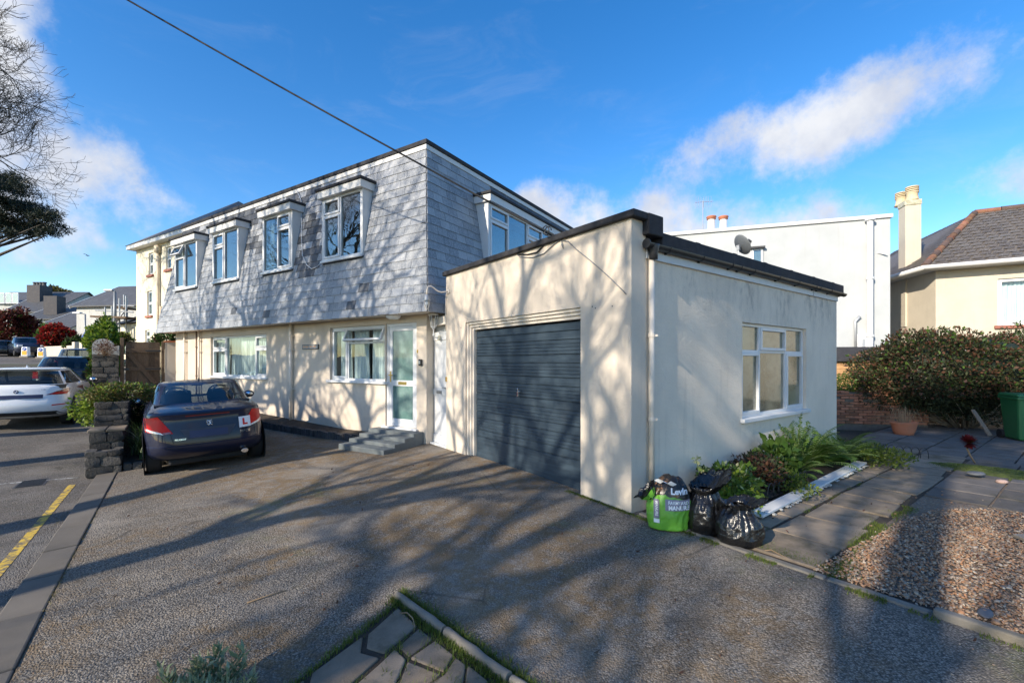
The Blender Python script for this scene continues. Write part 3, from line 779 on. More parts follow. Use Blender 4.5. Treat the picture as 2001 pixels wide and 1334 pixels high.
# soffit, mansard core, roof
sf = MB(); sf.box(-LX - OV + .03, OV - .03, -OV + .03, -.002, ZB + .012, ZB + .05); sf.box(.002, OV - .03, 0, DY, ZB + .012, ZB + .05); sf.box(-LX - OV + .03, -LX - .002, 0, DY, ZB + .012, ZB + .05)
sf.build('soffit', MAT['cream_paint'], house)
def mans(f, off=0.):
    """corner ring of the mansard at height fraction f, pushed out by off"""
    k = KI * f - off
    return [(-LX - OV + k, -OV + k), (OV - k, -OV + k), (OV - k, DY - .2), (-LX - OV + k, DY - .2)]
core = MB()
# dormer openings: (u0, u1, v_head at u1 side, v_sill) measured on the vertical face of each window
DORM = [((343, 384), (366, 470), (570, 560), 1), ((417, 466), (444, 440), (551, 540), 1), ((513, 570), (539, 405), (538, 520), 0), ((631, 706), (664, 365), (516, 498), 1)]
dorm = []
for i, ((u0, u1), _, _, _) in enumerate(DORM): pass
FZ = lambda z: (z - ZB) / (ZT - ZB)
YS = lambda z: -OV + KI * FZ(z)            # slate plane: y at height z on the front
def on_front(u, v):
    # iterate onto the sloping slate face
    y = -.2
    for _ in range(12):
        x, z = HF.fy(u, v, y); y = YS(z)
    return x, y, z
sillz = 3.30
specs = []
for (u0, u1, vs0, vs1, vh1, order) in ((341, 383, 571, 560, 471, 's'), (416, 465, 551, 541, 446, 's'), (513, 569, 538, 523, 410, 't'), (630, 706, 515, 498, 361, 's')):
    xa, ya, za = on_front(u0, vs0); xb, yb, zb_ = on_front(u1, vs1)
    zs = (za + zb_) / 2; yf = YS(zs) - .045
    xa = HF.fy(u0, vs0, yf)[0]; xb, zb_ = HF.fy(u1, vs1, yf); zh = HF.fy(u1, vh1, yf)[1]
    specs.append([xa, xb, zb_, zh, yf, order])
zs_m = sum(s[2] for s in specs) / 4; zh_m = sum(s[3] for s in specs) / 4
for s in specs: s[2], s[3], s[4] = zs_m, zh_m, YS(zs_m) - .045
# long side dormer (right face): plane x = const
SX = lambda z: OV - KI * FZ(z)
sdx = SX(3.4) + .045
sy0, _ = HF.fx(955, 460, sdx); 
sz1 = HF.fx(957, 396, sdx)[1]; sz0 = sz1 - 1.55
sy1 = sy0 + 5.2
# slate rows with gaps for the dormers
rs = random.Random(21)
GAUGE = 19
slates_all = []      # (distance, mesh-maker args, material)
def slate_piece(face, xa0, xa1, xb0, xb1, f0, f1, new):
    """one slate: lower edge xa0..xa1 at fraction f0, upper edge xb0..xb1 at f1"""
    z0, z1 = ZB + (ZT - ZB) * f0, ZB + (ZT - ZB) * f1
    dz0 = rs.uniform(-.006, .004)
    lift0, lift1 = .020 + rs.uniform(-.003, .004), .006
    th = .013
    if face == 'F':
        y0, y1 = YS(z0), YS(z1)
        lo = lambda x, l: (x, y0 - l, z0 + dz0); hi = lambda x, l: (x, y1 - l, z1)
    elif face == 'R':
        y0, y1 = SX(z0), SX(z1)
        lo = lambda x, l: (y0 + l, x, z0 + dz0); hi = lambda x, l: (y1 + l, x, z1)
    else:
        y0, y1 = -LX - OV + KI * f0, -LX - OV + KI * f1
        lo = lambda x, l: (y0 - l, x, z0 + dz0); hi = lambda x, l: (y1 - l, x, z1)
    vs = [lo(xa0, lift0 - th), lo(xa1, lift0 - th), hi(xb1, lift1 - th * .4), hi(xb0, lift1 - th * .4), lo(xa0, lift0), lo(xa1, lift0), hi(xb1, lift1), hi(xb0, lift1)]
    c = HF.glob(vs[4]); d = math.hypot(c.x, c.y)
    slates_all.append((d, vs, new, face))
def rows_for(face, ext, gaps, width):
    for r in range(GAUGE):
        f0, f1 = r / GAUGE, min(1., (r + 1) / GAUGE + .012)
        zm = ZB + (ZT - ZB) * (f0 + .5 / GAUGE)
        e0, e1 = ext(f0); g0, g1 = ext(f1)
        cuts = sorted([(a, b_) for (a, b_, z0, z1) in gaps if z0 < zm < z1])
        spans = []; cur = None; lo_ = e0
        for (a, b_) in cuts:
            spans.append((lo_, a)); lo_ = b_
        spans.append((lo_, e1))
        for (s0, s1) in spans:
            if s1 - s0 < .02: continue
            off = (r % 2) * width / 2 + rs.uniform(-.02, .02)
            k0 = math.floor((s0 - off) / width); x = s0
            k = k0 + 1
            while x < s1 - 1e-4:
                nx = min(s1, off + k * width + rs.uniform(-.012, .012)) if off + k * width < s1 - .05 else s1
                if nx - x < .05 and nx < s1: k += 1; continue
                ja, jb = .0025, .0025
                xa0, xa1 = x + ja, nx - jb
                # mitre at the hips
                xb0 = xa0 if xa0 > e0 + .02 else g0 + ja
                xb1 = xa1 if xa1 < e1 - .02 else g1 - jb
                xb0 = max(xb0, g0 + ja); xb1 = min(xb1, g1 - jb)
                if xb1 - xb0 > .005: slate_piece(face, xa0, xa1, xb0, xb1, f0, f1, 0)
                x = nx; k += 1
fg = [(s[0] - .03, s[1] + .03, s[2] - .06, s[3] + .16) for s in specs]
rows_for('F', lambda f: (-LX - OV + KI * f, OV - KI * f), fg, .30)
rows_for('R', lambda f: (-OV + KI * f, DY - .3), [(sy0 - .03, sy1 + .03, sz0 - .06, sz1 + .18)], .30)
rows_for('L', lambda f: (-OV + KI * f, DY - .3), [], .30)
# newer dark slates: where the photograph shows the patched areas
def is_new(vs):
    c = HF.glob(vs[4]); u = CU + c.x / c.y * FOC; v = CV - (c.z - EYE) / c.y * FOC
    if vs[4][2] > ZT - .42 and u < 620 and rs.random() < .75: return 1
    if 572 < u < 612 and 425 < v < 550: return 1 if rs.random() < (.85 if u > 588 - (v - 450) * .15 else .35) else 0
    if 480 < u < 520 and 440 < v < 500: return 1 if rs.random() < .55 else 0
    return 1 if rs.random() < .012 else 0
fr_s = [s for s in slates_all]
for i, s in enumerate(fr_s):
    nw = is_new(s[1]) if s[3] == 'F' else (1 if s[3] == 'R' and s[1][4][2] > ZT - .5 and s[1][4][1] > 2.2 else 0)
    fr_s[i] = (s[0], s[1], nw, s[3])
fr_s.sort(key=lambda s: s[0] + (100 if s[3] == 'L' else 0) + (3 if s[3] == 'R' else 0))
HEXF = [(0,3,2,1),(4,5,6,7),(0,1,5,4),(1,2,6,5),(2,3,7,6),(3,0,4,7)]
rest = MB(); rest_new = MB()
for i, (d, vs, nw, face) in enumerate(fr_s):
    if i < 300:
        MB().raw(vs, HEXF).build('slate', MAT['slate_new' if nw else 'slate'], house)
    else: (rest_new if nw else rest).raw(vs, HEXF)
tag(rest.build('slate_field', MAT['slate'], house, fix=True), kind='stuff')
tag(rest_new.build('slate_patch', MAT['slate_new'], house, fix=True), kind='stuff')
# sheathing behind the slates, with the dormer openings left out
sh = MB()
def frplace(x, d, f): z = ZB + (ZT - ZB) * f; return (x, -OV + KI * f + .010 + d, z)
xs = sorted(set([-LX - OV, OV] + [v for s in specs for v in (s[0], s[1])]))
fz = lambda z: FZ(z)
for (a, b_, c, d) in [(-LX - OV + .02, OV - .02, 0, FZ(zs_m)), ]:
    sh.quad(frplace(a, 0, c), frplace(b_, 0, c), frplace(b_ - KI * d, 0, d), frplace(a + KI * d, 0, d))
segs = [(-LX - OV + .02, specs[0][0])] + [(specs[i][1], specs[i+1][0]) for i in range(3)] + [(specs[3][1], OV - .02)]
fa, fb = FZ(zs_m), FZ(zh_m)
for i, (a, b_) in enumerate(segs):
    sh.quad(frplace(a + (KI * fa if i == 0 else 0), 0, fa), frplace(b_ - (KI * fa if i == 4 else 0), 0, fa), frplace(b_ - (KI * fb if i == 4 else 0), 0, fb), frplace(a + (KI * fb if i == 0 else 0), 0, fb))
sh.quad(frplace(-LX - OV + .02 + KI * fb, 0, fb), frplace(OV - .02 - KI * fb, 0, fb), frplace(OV - .02 - KI, 0, 1), frplace(-LX - OV + KI + .02, 0, 1))
def rplace(y, f): z = ZB + (ZT - ZB) * f; return (OV - KI * f - .010, y, z)
ga, gb = FZ(sz0), FZ(sz1)
sh.quad(rplace(-OV, 0), rplace(DY - .2, 0), rplace(DY - .2, ga), rplace(-OV + KI * ga, ga)); sh.quad(rplace(-OV + KI * gb, gb), rplace(DY - .2, gb), rplace(DY - .2, 1), rplace(-OV + KI, 1))
sh.quad(rplace(-OV + KI * ga, ga), rplace(sy0, ga), rplace(sy0, gb), rplace(-OV + KI * gb, gb)); sh.quad(rplace(sy1, ga), rplace(DY - .2, ga), rplace(DY - .2, gb), rplace(sy1, gb))
A, B_ = mans(0, -.01), mans(1, -.01)
for (i, j) in ((2, 3), (3, 0)):
    sh.quad((*A[i], ZB), (*A[j], ZB), (*B_[j], ZT), (*B_[i], ZT))
sh.build('sheathing', MAT['dark_grey'], house, fix=False)
# fascia, felt edge and flat roof
rf = MB(); C = mans(1, .05); rf.box(C[0][0], C[1][0], C[0][1], DY - .15, ZT + .10, ZT + .19)
rf.build('flat_roof', MAT['felt'], house, bevel=.01)
fa_ = MB(); C = mans(1, .025)
for (a, b_, c, d) in ((C[0][0], C[1][0], C[0][1], C[0][1] + .04), (C[1][0] - .04, C[1][0], C[0][1] + .04, DY - .2), (C[0][0], C[0][0] + .04, C[0][1] + .04, DY - .2)): fa_.box(a, b_, c, d, ZT - .005, ZT + .098)
fa_.build('fascia', MAT['white_paint'], house, bevel=.004)
# front dormers: cheeks + hood, with the window as their piece
for (xa, xb, z0, z1, yf, order) in specs:
    do = MB().box(xa - .085, xb + .085, yf - .10, YS(z1 + .17) + .05, z1 + .002, z1 + .165).build('dormer', MAT['white_paint'], house, bevel=.005)
    for (x0, x1) in ((xa - .03, xa), (xb, xb + .03)):
        pl = [(yf, z0 - .02), (yf, z1), (YS(z1) + .05, z1), (YS(z0) + .05, z0 - .02)]
        MB().raw([(x0, p[0], p[1]) for p in pl] + [(x1, p[0], p[1]) for p in pl], [(3,2,1,0),(4,5,6,7),(0,1,5,4),(1,2,6,5),(2,3,7,6),(3,0,4,7)]).build('cheek', MAT['white_paint'], do, bevel=.004)
    ft = MB().box(xa - .12, xb + .12, yf - .135, YS(z1 + .22) + .06, z1 + .167, z1 + .225); ft.build('felt_roof', MAT['felt'], do, bevel=.008)
    W = xb - xa
    sp = .47
    cells = [(0, sp, 0, .72, 's'), (0, sp, .72, 1, 's'), (sp, 1, 0, 1, 'f')] if order == 's' else [(0, .52, 0, 1, 'f'), (.52, 1, 0, .74, 's'), (.52, 1, .74, 1, 's')]
    if (xa, xb) == (specs[0][0], specs[0][1]): cells[1] = (0, sp, .72, 1, 'o')
    wn = window('window', house, lambda x, d, z, yf=yf: (x, yf + d, z), xa, xb, z0, z1, cells, .035, ('white_plastic', 'glass_dormer'), .05, (.03, .06, .05), True, [(0., .16, 3), (.86, 1., 4)])
# side dormer
plx = lambda y, d, z: (sdx - d, y, z)
do = MB().box(SX(sz1 + .17) - .05, sdx + .10, sy0 - .085, sy1 + .085, sz1 + .002, sz1 + .165).build('dormer', MAT['white_paint'], house, bevel=.005); do['label'] = 'long white dormer on the shaded side slope'
for (y0, y1) in ((sy0 - .03, sy0), (sy1, sy1 + .03)):
    pl = [(sdx, sz0 - .02), (sdx, sz1), (SX(sz1) - .05, sz1), (SX(sz0) - .05, sz0 - .02)]
    MB().raw([(p[0], y0, p[1]) for p in pl] + [(p[0], y1, p[1]) for p in pl], HEXF).build('cheek', MAT['white_paint'], do, bevel=.004)
MB().box(SX(sz1 + .22) - .06, sdx + .135, sy0 - .12, sy1 + .12, sz1 + .167, sz1 + .225).build('felt_roof', MAT['felt'], do, bevel=.008)
cs = []; n = 3
for i in range(n):
    a, b_, c = i / n, (i + .48) / n, (i + 1) / n
    cs += [(a, b_, 0, .76, 's'), (a, b_, .76, 1, 's'), (b_, c, 0, 1, 'f')]
window('window', house, plx, sy0, sy1, sz0, sz1, cs, .035, ('white_plastic', 'glass_dormer'), .055, (.03, .06, .05))
# ground floor windows and glazed door
window('window', house, hfront, w1x0, w1x1, w1z0, w1z1, [(0, .27, 0, .68, 's'), (0, .27, .68, 1, 's'), (.27, .79, 0, 1, 'f'), (.79, 1, 0, .68, 's'), (.79, 1, .68, 1, 's')], .10, fr=.05, sill=(.06, .05, .05), curtain=[(.02, .23, 5), (.28, .99, 6)])
window('window', house, hfront, w2x0, w2x1, w2z0, w2z1, [(0, .31, 0, 1, 's'), (.31, 1, 0, .70, 'f'), (.31, 1, .70, 1, 'o')], .10, fr=.05, sill=(.07, .06, .05), curtain=[(.05, .28, 7), (.31, .60, 8), (.66, .98, 9)])
dr = MB(); ring(dr, hfront, dx0, dx1, dz0, dz1, .06, .04, .11)
do = dr.build('door', MAT['white_plastic'], house, bevel=.006); do['label'] = 'white front door with two frosted panes'
lf = MB(); a, b_, c, d = dx0 + .06, dx1 - .06, dz0 + .06, dz1 - .06; ring(lf, hfront, a, b_, c, d, .10, .055, .105); zmid = c + (d - c) * .415; pbox(lf, hfront, a + .1, b_ - .1, .055, .105, zmid - .06, zmid + .06)
lf.build('leaf', MAT['white_plastic'], do, bevel=.006)
for (za, zb_) in ((c + .1, zmid - .06), (zmid + .06, d - .1)): pbox(MB(), hfront, a + .095, b_ - .095, .072, .084, za - .005, zb_ + .005).build('pane', MAT['frosted_glass'], do)
pbox(MB(), hfront, (a + b_) / 2 - .12, (a + b_) / 2 + .12, .045, .054, zmid - .033, zmid + .033).build('letter_plate', MAT['brass'], do, bevel=.004)
hn = MB(); pbox(hn, hfront, a + .028, a + .062, .044, .054, zmid + .02, zmid + .25); pbox(hn, hfront, a + .03, a + .15, .0, .018, zmid + .155, zmid + .178); pbox(hn, hfront, a + .035, a + .055, .018, .044, zmid + .155, zmid + .178)
hn.build('handle', MAT['brass'], do, bevel=.003)
pbox(MB(), hfront, dx0 - .05, dx1 + .05, -.07, .039, dz0 - .04, dz0 - .001).build('threshold', MAT['white_plastic'], do, bevel=.005)
# rainwater pipes on the front
def pipe(name, parent, x, y, z0, z1, r, mat, clips, shoe=None):
    m = MB().tube([(x, y, z0), (x, y, z1)], r, 12); 
    o = m.build(name, MAT[mat], parent, True)
    for zc in clips:
        k = MB().tube([(x, y, zc - .02), (x, y, zc + .02)], r + .008, 12); k.box(x - r - .035, x + r + .035, y + r * .5, y + r + .022, zc - .012, zc + .012); k.build('pipe_clip', MAT[mat], o)
    return o
for (u, v, mt, r) in ((568.5, 700, 'cream_paint', .04), (389.5, 690, 'cream_paint', .032), (361, 690, 'cream_paint', .032)):
    x = HF.fy(u, v, -.05)[0]; pipe('downpipe', house, x, -.065, -.05 if u > 500 else .1, ZB + .01, r, mt, (.95, 1.95, 2.3))
x = HF.fy(384, 690, -.03)[0]; pipe('waste_pipe', house, x, -.04, .2, ZB + .01, .022, 'trim_brown', (1.2, 2.1))
# soffit light, name plaque, key safe, bell
x = HF.fy(768, 619, -.2)[0]
bl = MB().lathe([(.0, -.075), (.09, -.07), (.135, -.045), (.15, -.01), (.15, .012)], 20, (x, -.2, ZB)); bl.build('soffit_light', MAT['sign_white'], house, True)
xa, za = HF.fy(590.5, 673.5, -.01); xb, zb_ = HF.fy(622.5, 682, -.01)
pq = MB().box(xa, xb, -.022, -.001, zb_, za).build('name_plaque', MAT['black_plastic'], house, bevel=.004)
MB().box(xa + .02, xb - .03, -.025, -.0225, zb_ + .018, za - .018).build('plaque_face', MAT['grey_letter'], pq)
pl_ = MB(); rl = random.Random(6); xx = xa + .045
while xx < xb - .06:      # worn lettering, no longer readable
    ww = rl.uniform(.014, .024)
    if abs(xx - (xa + (xb - xa) * .62)) > .018:
        zc = (za + zb_) / 2 + .004; hh = rl.uniform(.016, .022)
        pl_.box(xx, xx + .007, -.0275, -.0252, zc - hh, zc + hh)
        if rl.random() < .8: pl_.box(xx + .007, xx + ww, -.0275, -.0252, zc + hh - .009, zc + hh)
        if rl.random() < .6: pl_.box(xx + .007, xx + ww, -.0275, -.0252, zc - hh, zc - hh + .009)
        if rl.random() < .5: pl_.box(xx + ww, xx + ww + .006, -.0275, -.0252, zc - hh * .5, zc + hh)
    xx += ww + .013
pl_.build('plaque_letters', MAT['orange_letter'], pq, fix=False)
x, z = HF.fy(820.5, 708, -.03)
ks = MB().box(x - .038, x + .038, -.05, -.001, z - .065, z + .065).build('key_safe', MAT['black_plastic'], house, bevel=.012)
MB().box(x - .022, x + .022, -.056, -.0505, z - .03, z + .035).build('keypad', MAT['steel'], ks, bevel=.004)
x, z = HF.fy(813.5, 686, -.01); MB().box(x - .012 + .02, x + .03, -.02, -.001, z - .035, z + .035).build('door_bell', MAT['brass'], house, bevel=.004)
# thin cable looping down the slates by the third dormer
cb = []
for (u, v) in ((578, 366), (584, 376), (591, 392), (592, 425), (592, 470), (594, 500), (602, 518), (612, 526), (622, 522), (628, 516)):
    x, y, z = on_front(u, v); cb.append((x, y - .045, z))
MB().tube(cb, .008, 5).build('cable', MAT['white_plastic'], house, True)

# ------------------------------------------------------------------ front steps: thing of four painted treads
st = thing('front_steps', 'dark grey painted concrete steps below the glazed front door', 'steps', HF.glob(((dx0 + dx1) / 2, 0, 0)), HF.rz)
def to_steps(p): return (p[0] - (dx0 + dx1) / 2, p[1], p[2])
base_z = -.10; xm = (dx0 + dx1) / 2; xr = HF.fy(828, 843, 0.)[0]
fronts = [HF.fx(u, 850, xr)[0] for u in (808.5, 790.5, 771, 749.5)]
xl = [HF.fy(u, 850, y)[0] for u, y in zip((719, 701, 681, 660.5), fronts)]
tops = [dz0 - .045, HF.fx(790, 857.5, xr)[1], HF.fx(771, 868.5, xr)[1], HF.fx(749.5, 880, xr)[1]]
for i in range(4):
    k = MB(); k.box(xl[i] - xm, xr - xm - .002 * i, fronts[i], -.004 - .001 * i, base_z - .1 + .001 * i, tops[i]); k.build('tread', MAT['step_paint'], st, bevel=.014)
# ------------------------------------------------------------------ planting bed edged with upright bricks along the house
bed = thing('brick_edged_bed', 'narrow soil bed edged with upright dark bricks below the house wall', 'flower bed', HF.o, HF.rz)
x_end = xl[2] - .12; x_beg = HF.fy(500, 830, -.4)[0] - 1.2
bz = lambda x, y: zg(*HF.glob((x, y, 0)).xy)
rows = []
for x in np.linspace(x_beg, x_end - .1, 40):
    yv = -.42 - .10 * math.sin((x - x_beg) * .9)
    rows.append([(x, -.003, bz(x, 0) + .14), (x, -.2, bz(x, -.2) + .13 + rng.uniform(-.02, .02)), (x, yv, bz(x, yv) + .10)])
MB().grid(rows).build('soil', MAT['soil'], bed, True)
x = x_beg
while x < x_end:
    wd = .072 + rng.uniform(-.008, .014); yv = -.46 - .10 * math.sin((x - x_beg) * .9); h = .145 + rng.uniform(-.02, .02)
    t_ = max(0, (x - (x_end - .35)) / .35); yv += .30 * t_ ** 2
    z0 = bz(x, yv) - .08
    MB().obox((x + wd / 2, yv, z0 + (h + .08) / 2), wd - .008, .10, h + .08, Matrix.Rotation(rng.uniform(-.06, .06), 3, 'Z') @ Matrix.Rotation(rng.uniform(-.05, .05), 3, 'Y')).build('brick', MAT['brick_dark'], bed, bevel=.010)
    x += wd
# ------------------------------------------------------------------ the garage
gar = thing('garage', 'cream rendered flat-roofed garage with blue-grey up-and-over door', 'garage', GF.o, GF.rz)
GW, GD, GT = 4.30, 6.48, 3.26
ox0 = GF.fy(909, 750)[0]; ox1 = GF.fy(1134, 750)[0]; oz1 = GF.fy(1133.5, 600)[1]
mb = MB(); fpl = lambda x, d, z: (x, d, z)
wall_panel(mb, -GW, 0, -.4, GT, [(ox0, ox1, -.4, oz1)], .13, fpl)
mb.quad((-GW, .30, -.4), (-GW, 0, -.4), (-GW, 0, GT), (-GW, .30, GT))
mb.quad((0, 0, -.4), (0, .26, -.4), (0, .26, GT), (0, 0, GT)); mb.quad((0, .26, -.4), (-.022, .26, -.4), (-.022, .26, GT), (0, .26, GT))
mb.quad((-GW, .3, 2.3), (0 - .05, .3, 2.3), (-.05, .3, GT), (-GW, .3, GT))
mb.quad((-GW, 0, GT), (0, 0, GT), (0, .3, GT), (-GW, .3, GT))
mb.build('front_wall', MAT['render_front'], gar)
# window wall
SWX = -.022; spl = lambda y, d, z: (SWX - d, y, z)
gy0, gz1 = GF.fx(1450, 629, SWX); gy1 = GF.fx(1575, 643, SWX)[0]; gz0 = GF.fx(1453, 822, SWX)[1] + .03
mb = MB(); wall_panel(mb, .255, GD, -.4, 2.99, [(gy0, gy1, gz0, gz1)], .10, spl)
mb.quad((SWX, GD, -.4), (-GW, GD, -.4), (-GW, GD, 2.9), (SWX, GD, 2.9)); mb.quad((-GW, GD, -.4), (-GW, .3, -.4), (-GW, .3, 2.9), (-GW, GD, 2.9))
mb.build('side_wall', MAT['render_side'], gar)
gw = window('window', gar, spl, gy0, gy1, gz0, gz1, [(0, .285, 0, .70, 's'), (0, .285, .70, 1, 'f'), (.285, .69, 0, .70, 'f'), (.285, .69, .70, 1, 's'), (.69, 1, 0, .70, 's'), (.69, 1, .70, 1, 'f')], .09, ('white_plastic', 'obscure_glass'), .05, (.05, .06, .055), False)
# stepped moulding round the opening
fm = MB(); t = .045
for i, (dd0, dd1) in enumerate(((.030, .17), (.060, .18), (.09, .19))):
    o_ = i * t; pbox(fm, fpl, ox0 + o_, ox0 + o_ + t, dd0, dd1, -.4, oz1 - o_); 
    pbox(fm, fpl, ox0 + o_ + t, ox1 - (.012 if i else 0.0) - (0.02 * i), dd0, dd1, oz1 - o_ - t, oz1 - o_ - .0005)
fm.build('door_frame', MAT['cream_paint'], gar, bevel=.006)
# up-and-over door: a pressed-steel leaf of ribbed bands
ux0, ux1 = ox0 + 3 * t + .003, ox1 - .035; uz1 = GF.fy(1132, 629, .12)[1] + .012; uz0 = -.14
leaf = MB().box(ux0, ux1, .150, .165, uz0, uz1).build('door', MAT['door_blue'], gar); leaf['label'] = 'blue-grey ribbed up-and-over garage door'
pitch = (uz1 - .235) / 6.35; z = uz1 - .0
bands = []
zz = uz1 - .012
first = True
for i in range(7):
    wide = pitch * .63; nar = pitch * .35
    if first: bands.append((zz - nar * .9, zz, 0)); zz -= nar * .9 + .010; bands.append((zz - nar, zz, 0)); zz -= nar + .010; first = False
    if zz - wide < .20: break
    bands.append((zz - wide, zz, 1)); zz -= wide + .010; bands.append((zz - nar, zz, 0)); zz -= nar + .010
bands.append((uz0, zz, 0))
for (a, b_, ribbed) in bands:
    m = MB()
    if ribbed:
        n = 4; hh = (b_ - a) / n; prof = []
        for i in range(n):
            prof += [(a + i * hh, .138), (a + i * hh + hh * .15, .130), (a + i * hh + hh * .75, .130), (a + i * hh + hh * .90, .138)]
        prof.append((b_, .138))
    else: prof = [(a, .140), (a + .006, .132), (b_ - .006, .132), (b_, .140)]
    poly = [(p[1], p[0]) for p in prof] + [(.149, b_), (.149, a)]
    n = len(poly); vs = [(ux0 + .02, p[0], p[1]) for p in poly] + [(ux1 - .004, p[0], p[1]) for p in poly]
    m.raw(vs, [tuple(range(n)), tuple(range(2*n-1, n-1, -1))] + [((i+1) % n, i, n + i, n + (i+1) % n) for i in range(n)])
    m.build('rib_panel' if ribbed else 'flat_panel', MAT['door_blue'], leaf)
hx, hz = GF.fy(1015, 765, .11)
h_ = MB(); h_.tube([(hx, .132, hz), (hx, .08, hz)], .022, 10); h_.box(hx - .016, hx + .016, .062, .082, hz - .075, hz + .055); h_.build('handle', MAT['chrome'], leaf, bevel=.006)
# felt coping over the front and along the roof edge
cp = MB(); cp.box(-GW - .06, .075, -.055, .36, GT + .001, GT + .085); cp.box(-.16, .09, .20, .48, GT - .16, GT + .083)
cp.build('coping', MAT['felt'], gar, bevel=.015)
rfl = MB(); rfl.box(-GW, -.02, .362, GD + .05, 2.96, 3.0); rfl.box(-.12, .075, .482, GD + .09, 3.0 - .01, 3.165); rfl.build('felt_roof', MAT['felt'], gar, bevel=.012)
for yy in np.arange(1.3, GD, .95):
    MB().box(-.115, .0775, yy - .10, yy + .0, 2.995, 3.1675).build('felt_lap', MAT['felt'], gar, bevel=.004)
fs_ = MB(); fs_.box(SWX + .002, SWX + .03, .27, GD - .02, 2.845, 3.03); fs_.build('fascia', MAT['white_paint'], gar, bevel=.003)
MB().box(SWX + .031, SWX + .033, 5.2, 5.206, 2.846, 3.02).build('fascia_joint', MAT['dark_grey'], gar)
# gutter: half round, on brackets
def halfround(mb, y0, y1, r, cx, cz, n=10):
    rows = []
    for y in (y0, y1):
        rows.append([(cx + r * math.cos(math.pi + math.pi * k / n), y, cz + r * math.sin(math.pi + math.pi * k / n)) for k in range(n + 1)] + [(cx + (r - .006) * math.cos(2*math.pi - math.pi * k / n), y, cz + (r - .006) * math.sin(2*math.pi - math.pi * k / n)) for k in range(n + 1)])
    mb.grid(rows, True); m = len(rows[0]); b0 = len(mb.v) - 2 * m
    mb.f.append(tuple(range(b0, b0 + m))); mb.f.append(tuple(range(b0 + 2*m - 1, b0 + m - 1, -1)))
gx, gz = .055, 3.00
gm = MB(); halfround(gm, .20, GD + .16, .056, gx, gz); 
gm.lathe([(.0, .0), (.056, 0), (.056, .012), (0, .012)], 20, (gx, .195, gz - .003), 'y')
gu = gm.build('gutter', MAT['black_plastic'], gar, True, sharp=40)
for yy in (.62, 1.35, 2.1, 2.35, 2.75, 3.6, 4.35, 5.1, 5.3, 5.85, 6.45):
    k = MB(); halfround(k, yy - .02, yy + .02, .062, gx, gz); k.box(SWX + .0305, gx - .02, yy - .012, yy + .012, gz - .07, gz - .045); k.build('gutter_bracket', MAT['black_plastic'], gu, True, sharp=40)
hp = MB(); hp.lathe([(.05, -.17), (.05, -.10), (.060, -.07), (.068, -.02), (.068, .0)], 16, (gx, .33, gz)); hp.build('gutter_outlet', MAT['black_plastic'], gu, True)
dp = pipe('downpipe', gar, gx - .025, .33, -.02, gz - .12, .034, 'cream_paint', (.98, 1.95))
# cast bracket clips turn towards the wall
ap = MB(); ap.tube([(gx - .025, .33, .05), (gx - .025, .33, -.02), (gx + .0, .28, -.075), (gx + .03, .20, -.105)], [.045, .045, .047, .047], 14); ap.tube([(gx + .03, .20, -.105), (gx + .045, .165, -.115)], [.052, .052], 14); ap.build('drain_elbow', MAT['pipe_sandy'], dp, True)
# cables on the parapet, a crack-line wire, small plugged holes
def cable(pts, r, mat, name='cable'):
    c = []
    for (u, v) in pts:
        x, z = GF.fy(u, v, -.02); c.append((x, -.012, z))
    return MB().tube(c, r, 5).build(name, MAT[mat], gar, True)
cable([(998, 487), (1010, 497), (1030, 497), (1048, 493), (1060, 480), (1075, 467), (1085, 458)], .010, 'black_plastic')
cable([(1000, 489), (1015, 502), (1040, 503), (1062, 495), (1080, 478), (1094, 468), (1098, 476), (1099, 485), (1096, 478), (1097, 470), (1108, 471), (1126, 488), (1150, 507), (1190, 542), (1222, 574)], .006, 'grey_metal')
lp = [(1071, 462 - 4 * math.sin(a) * 1.6) for a in ()]
loop = []
x, z = GF.fy(1076, 460, -.03)
for i in range(17): loop.append((x + .055 * math.cos(i * .55) - .0, -.07 - .004 * i, z + .06 * math.sin(i * .55) + .05))
MB().tube(loop, .008, 5).build('cable', MAT['black_plastic'], gar, True)
for (u, v) in ((1163, 602), (1196, 598), (1157, 599), (900, 640), (936, 639)):
    x, z = GF.fy(u, v); MB().lathe([(0, -.004), (.009, -.002), (.009, .006)], 8, (x, 0, z), 'y').build('plug_hole', MAT['dark_grey'], gar)
x, z = GF.fy(1300, 640) if False else (0, 0)
# ---- recessed side entrance between house and garage (white panelled door, box, lamps)
sw = MB(); sx0, sx1 = -GW - .98, -GW - .001
sw.box(sx0, sx1, .16, .30, 2.24, 2.80); sw.box(sx0, sx0 + .09, .12, .28, -.3, 2.24)
sw.build('entrance_wall', MAT['render_white'], gar)
sd = MB(); a, b_, c, d = sx0 + .092, sx1 - .012, .03, 2.235; ring(sd, fpl, a, b_, c, d, .06, .09, .16)
so = sd.build('side_door', MAT['white_plastic'], gar, bevel=.006); so['label'] = 'white panelled side door in the gap by the garage'
l2 = MB(); ring(l2, fpl, a + .06, b_ - .06, c + .06, d - .06, .10, .095, .15); pbox(l2, fpl, a + .16, b_ - .16, .095, .15, .98, 1.10); l2.build('leaf', MAT['white_plastic'], so, bevel=.006)
for (za, zb_) in ((c + .16, .98), (1.10, d - .16)): pbox(MB(), fpl, a + .16, b_ - .16, .112, .13, za, zb_).build('door_panel', MAT['white_plastic'], so, bevel=.01)
pbox(MB(), fpl, (a + b_) / 2 - .11, (a + b_) / 2 + .11, .086, .0945, 1.01, 1.07).build('letter_plate', MAT['steel'], so, bevel=.004)
hn = MB(); pbox(hn, fpl, b_ - .125, b_ - .095, .080, .0945, .95, 1.22); pbox(hn, fpl, b_ - .24, b_ - .10, .045, .062, 1.13, 1.15); hn.build('handle', MAT['steel'], so, bevel=.003)
